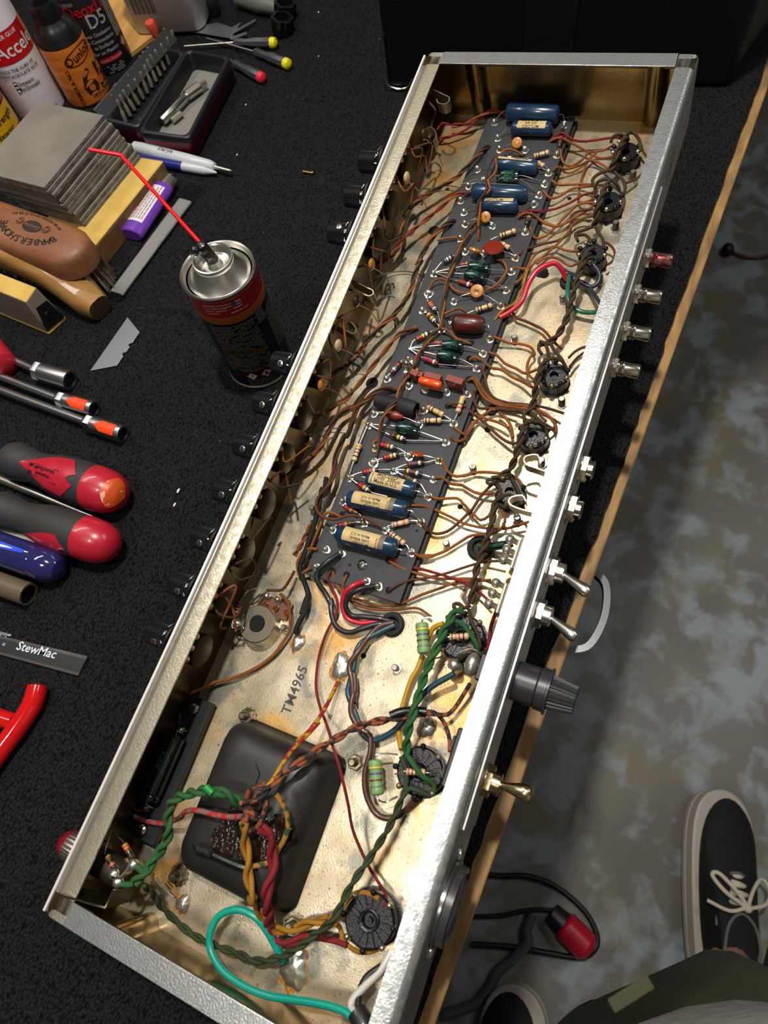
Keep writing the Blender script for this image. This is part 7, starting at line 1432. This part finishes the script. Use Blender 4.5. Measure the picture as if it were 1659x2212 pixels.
for s_, w_ in (('l', 'lp'), ('r', 'rp')):
    b = J[w_]
    for k in range(5):
        f0 = 'f%s%d' % (s_, k); dy_ = (-.022+.011*k)*1.0
        if k == 4: J[f0+'a'] = (b[0]+.035, b[1]+.012, b[2]-.010, .010); J[f0+'b'] = (b[0]+.050, b[1]+.014, b[2]-.035, .009)
        else: J[f0+'a'] = (b[0]+dy_+.008, b[1]-.002, b[2]-.045, .0085); J[f0+'b'] = (b[0]+dy_*1.1+.016, b[1]+.004, b[2]-.075-.006*(k in (1, 2)), .0078)
        E_ += [(w_, f0+'a'), (f0+'a', f0+'b')]
names = list(J); me = bpy.data.meshes.new('body'); me.from_pydata([J[n][:3] for n in names], [(names.index(a), names.index(b)) for a, b in E_], [])
bo = bpy.data.objects.new('body', me); SC.collection.objects.link(bo); md = bo.modifiers.new('s', 'SKIN'); md.use_smooth_shade = True
for i, n in enumerate(names): me.skin_vertices[0].data[i].radius = (J[n][3], J[n][3]); me.skin_vertices[0].data[i].use_root = (n == 'pel')
sb = bo.modifiers.new('u', 'SUBSURF'); sb.levels = 2; sb.render_levels = 2
me.materials.append(skin); bo.parent = PER; bo.matrix_parent_inverse = Matrix.Translation(-PL)
# face
hc = V((.075, -.277, .74)); m = M()
m.ball(hc+V((.066, 0, -.012)), .014, 0, 12, (1.1, .8, 1.4)); 
for s_ in (-1, 1): m.ball(hc+V((-.005, s_*.075, -.005)), .018, 0, 12, (.7, .35, 1.2))
pk(m, 'nose_and_ears', skin)
m = M()
for s_ in (-1, 1): m.ball(hc+V((.062, s_*.030, .008)), .011, 0, 12, (.8, 1.1, .7))
m.ball(hc+V((.058, 0, -.045)), .016, 1, 12, (.6, 1.3, .35)); pk(m, 'eyes_and_mouth', [mat('eye white', '#d8d4cc', .3), mat('lips', '#8f4a44', .5)])
m = M(); m.ball(hc+V((-.018, 0, .030)), .088, 0, 20, (1.0, .96, .92)); pk(m, 'hair', mat('dark brown hair', '#2a1d15', .6, bump=.5))
def rings(m, spec, n=30, mi=0, wob=0, ph=0):
    R_s = []
    for (x, y, z, rx, ry) in spec:
        R_s.append([V((x+rx*math.cos(2*PI*i/n)*(1+wob*math.sin(i*1.9+z*40+ph)), y+ry*math.sin(2*PI*i/n)*(1+wob*math.sin(i*1.3+z*30)), z+wob*.15*math.sin(i*.9))) for i in range(n)])
    loft(m, R_s, mi, True); return m
shirtm = mat('grey marled jersey', '#8a8a84', .85, 0, '#a9a9a2', 160, bump=.3, bscale=900, stretch=(1, .3, 2), lo=.3, hi=.7)
m = M(); rings(m, [(-.014, -.272, -.030, .120, .182), (-.014, -.272, -.015, .128, .188), (-.014, -.272, .05, .132, .188), (-.012, -.272, .13, .130, .182), (-.015, -.275, .30, .118, .178), (-.035, -.285, .42, .122, .190), (-.035, -.285, .50, .105, .185), (-.02, -.285, .545, .075, .115), (-.005, -.285, .575, .058, .060)], 40, wob=.012)
pk(m, 'shirt', shirtm, ang=80)
for s_, a_, b_ in (('l', (-.04, -.14, .50), (-.11, -.100, .34)), ('r', (-.04, -.43, .50), (-.08, -.475, .34))):
    m = M(); m.tube([V(a_), (V(a_)+V(b_))/2, V(b_)], .062, 0, 20, rf=lambda t: 1.0-.08*t); pk(m, 'sleeve', shirtm)
olive = mat('olive twill', '#3f4029', .85, 0, '#33341f', 20, bump=.3, bscale=500, stretch=(1, 1, .3))
m = M(); rings(m, [(-.06, -.215, -.44, .080, .078), (-.058, -.215, -.42, .082, .079), (-.006, -.235, -.2, .116, .093), (-.004, -.225, -.04, .116, .105), (-.01, -.25, .06, .115, .12)], 30, wob=.02)
rings(m, [(.045, -.410, -.46, .084, .084), (.045, -.410, -.44, .086, .086), (.086, -.345, -.2, .112, .108), (.025, -.330, -.04, .130, .125), (-.01, -.32, .06, .118, .13)], 30, wob=.02, ph=2)
pk(m, 'shorts', olive, ang=80)
m = M(); a = T(1363, 2147, .045); fa = (T(1405, 2117, .045)-T(1318, 2172, .045))/2; m.obox(a, fa, V((0, 0, 1)).cross(fa).normalized()*.0032, V((0, 0, .0008))); pk(m, 'pocket_flap', olive, bev=.001)
# sneakers
canv = mat('black canvas', '#101012', .8, bump=.3, bscale=900); rub = mat('off white rubber sole', '#b9b2a8', .5); lace = mat('cream laces', '#d8d0ba', .7); lin = mat('grey stitched lining', '#6c6c6e', .8)
def sneaker(heel, toe, side, nm='sneaker'):
    heel = V(heel); toe = V(toe); d = toe-heel; LN_ = d.length; d.normalize(); s = V((-d.y, d.x, 0))*side    # s: inner side
    def out_(ins, n=48):
        P_ = []
        for i in range(n):
            t = 2*PI*i/n; u = .5-.5*math.cos(t); sg = 1 if math.sin(t) >= 0 else -1
            wd = (.034+.016*math.sin(max(0, min(1, (u-.15)/.85))*PI*.78)+(.004 if sg > 0 else 0))*math.sqrt(max(0, 1-(2*u-1)**6)) if 0 < u < 1 else 0
            c = .004*math.sin(u*PI)*(-1); P_.append((u*LN_, sg*wd+c))
        cx_ = LN_/2; return [((x-cx_)*(1-ins/(LN_/2))+cx_, y*(1-ins/.05)) for x, y in P_]
    ct_, st_ = math.cos(.26), math.sin(.26)
    def tr(u, v, z): v += .048; return heel+d*u+s*(v*ct_-z*st_-.048)+V((0, 0, v*st_+z*ct_))
    def lv(ins, z): return [tr(x, y, z) for x, y in out_(ins)]
    e_ = pk(loft(M(), [lv(.003, 0), lv(0, .004), lv(0, .012), lv(.0012, .0125), lv(.0012, .015), lv(0, .0155), lv(0, .033), lv(.003, .035)], 0), nm, [rub], ang=30)
    def up(z, u0, u1, w_):
        w_ *= 1.08     # closed ring of the upper
        P_ = []
        for i in range(40):
            t = 2*PI*i/40; u = .5-.5*math.cos(t); uu = u0+(u1-u0)*u; sg = 1 if math.sin(t) >= 0 else -1
            wd = (.030+.013*math.sin(max(0, min(1, (uu-.15)/.85))*PI*.8))*w_*math.sqrt(max(0, 1-(2*u-1)**4)); P_.append(tr(uu*LN_, sg*wd-.006, z))
        return P_
    o1 = pk(loft(M(), [up(.030, .02, .975, 1.0), up(.040, .025, .95, .98), up(.050, .035, .80, .90), up(.062, .04, .62, .80), up(.072, .045, .48, .76), up(.076, .05, .40, .74)]), 'canvas_upper', canv, ang=80); o1.parent = e_; o1.matrix_parent_inverse = Matrix.Identity(4); 
    mm_ = M()
    for cc_ in (((.06, .0), (.08, .024), (.22, .026), (.36, .020), (.42, .0), (.36, -.022), (.22, -.030), (.08, -.026), (.06, 0)), ((.34, .032), (.44, .028), (.56, .020), (.60, 0), (.56, -.024), (.44, -.034), (.34, -.036))):
        hh = .078 if cc_[0][0] == .06 else None; pts_ = []
        for u, v in cc_: pts_.append(tr(u*LN_, v-.006, (.0785 if hh else max(.044, .084-abs(v)*.55-(u-.34)*.07))))
        mm_.tube(pts_, .0022, 0, 8)
    o2 = pk(mm_, 'trim', lin); o2.parent = e_; o2.matrix_parent_inverse = Matrix.Identity(4)
    mm_ = M(); f_ = lambda u, v, z: tr((u+.04)*LN_, v-.006, z+.004)
    for k, u in enumerate((.42, .46, .50, .54)): mm_.tube([f_(u, .020, .062-k*.004), f_(u+.004, 0, .074-k*.005), f_(u+.01, -.022, .060-k*.004)], .0036, 0, 8); mm_.tube([f_(u, -.020, .062-k*.004), f_(u+.012, 0, .075-k*.005), f_(u+.02, .020, .060-k*.004)], .0028, 0, 8)
    mm_.tube([f_(.41, -.004, .080), f_(.46, .030, .078), f_(.52, .044, .066), f_(.535, .034, .068), f_(.47, .012, .080), f_(.41, -.004, .082)], .0030, 0, 8); mm_.tube([f_(.41, -.006, .080), f_(.45, -.036, .074), f_(.52, -.052, .058), f_(.56, -.040, .056), f_(.50, -.020, .068), f_(.41, -.002, .082)], .0026, 0, 8)
    mm_.tube([f_(.41, 0, .082), f_(.38, .024, .080), f_(.40, .050, .066)], .0026, 0, 8); mm_.ball(f_(.41, -.003, .081), .0065)
    o3 = pk(mm_, 'laces', lace); o3.parent = e_; o3.matrix_parent_inverse = Matrix.Identity(4)
    return e_
sneaker((.022, -.392, FZ), (.312, -.352, FZ), 1); sneaker((-.345, -.195, FZ), (-.065, -.140, FZ), -1)
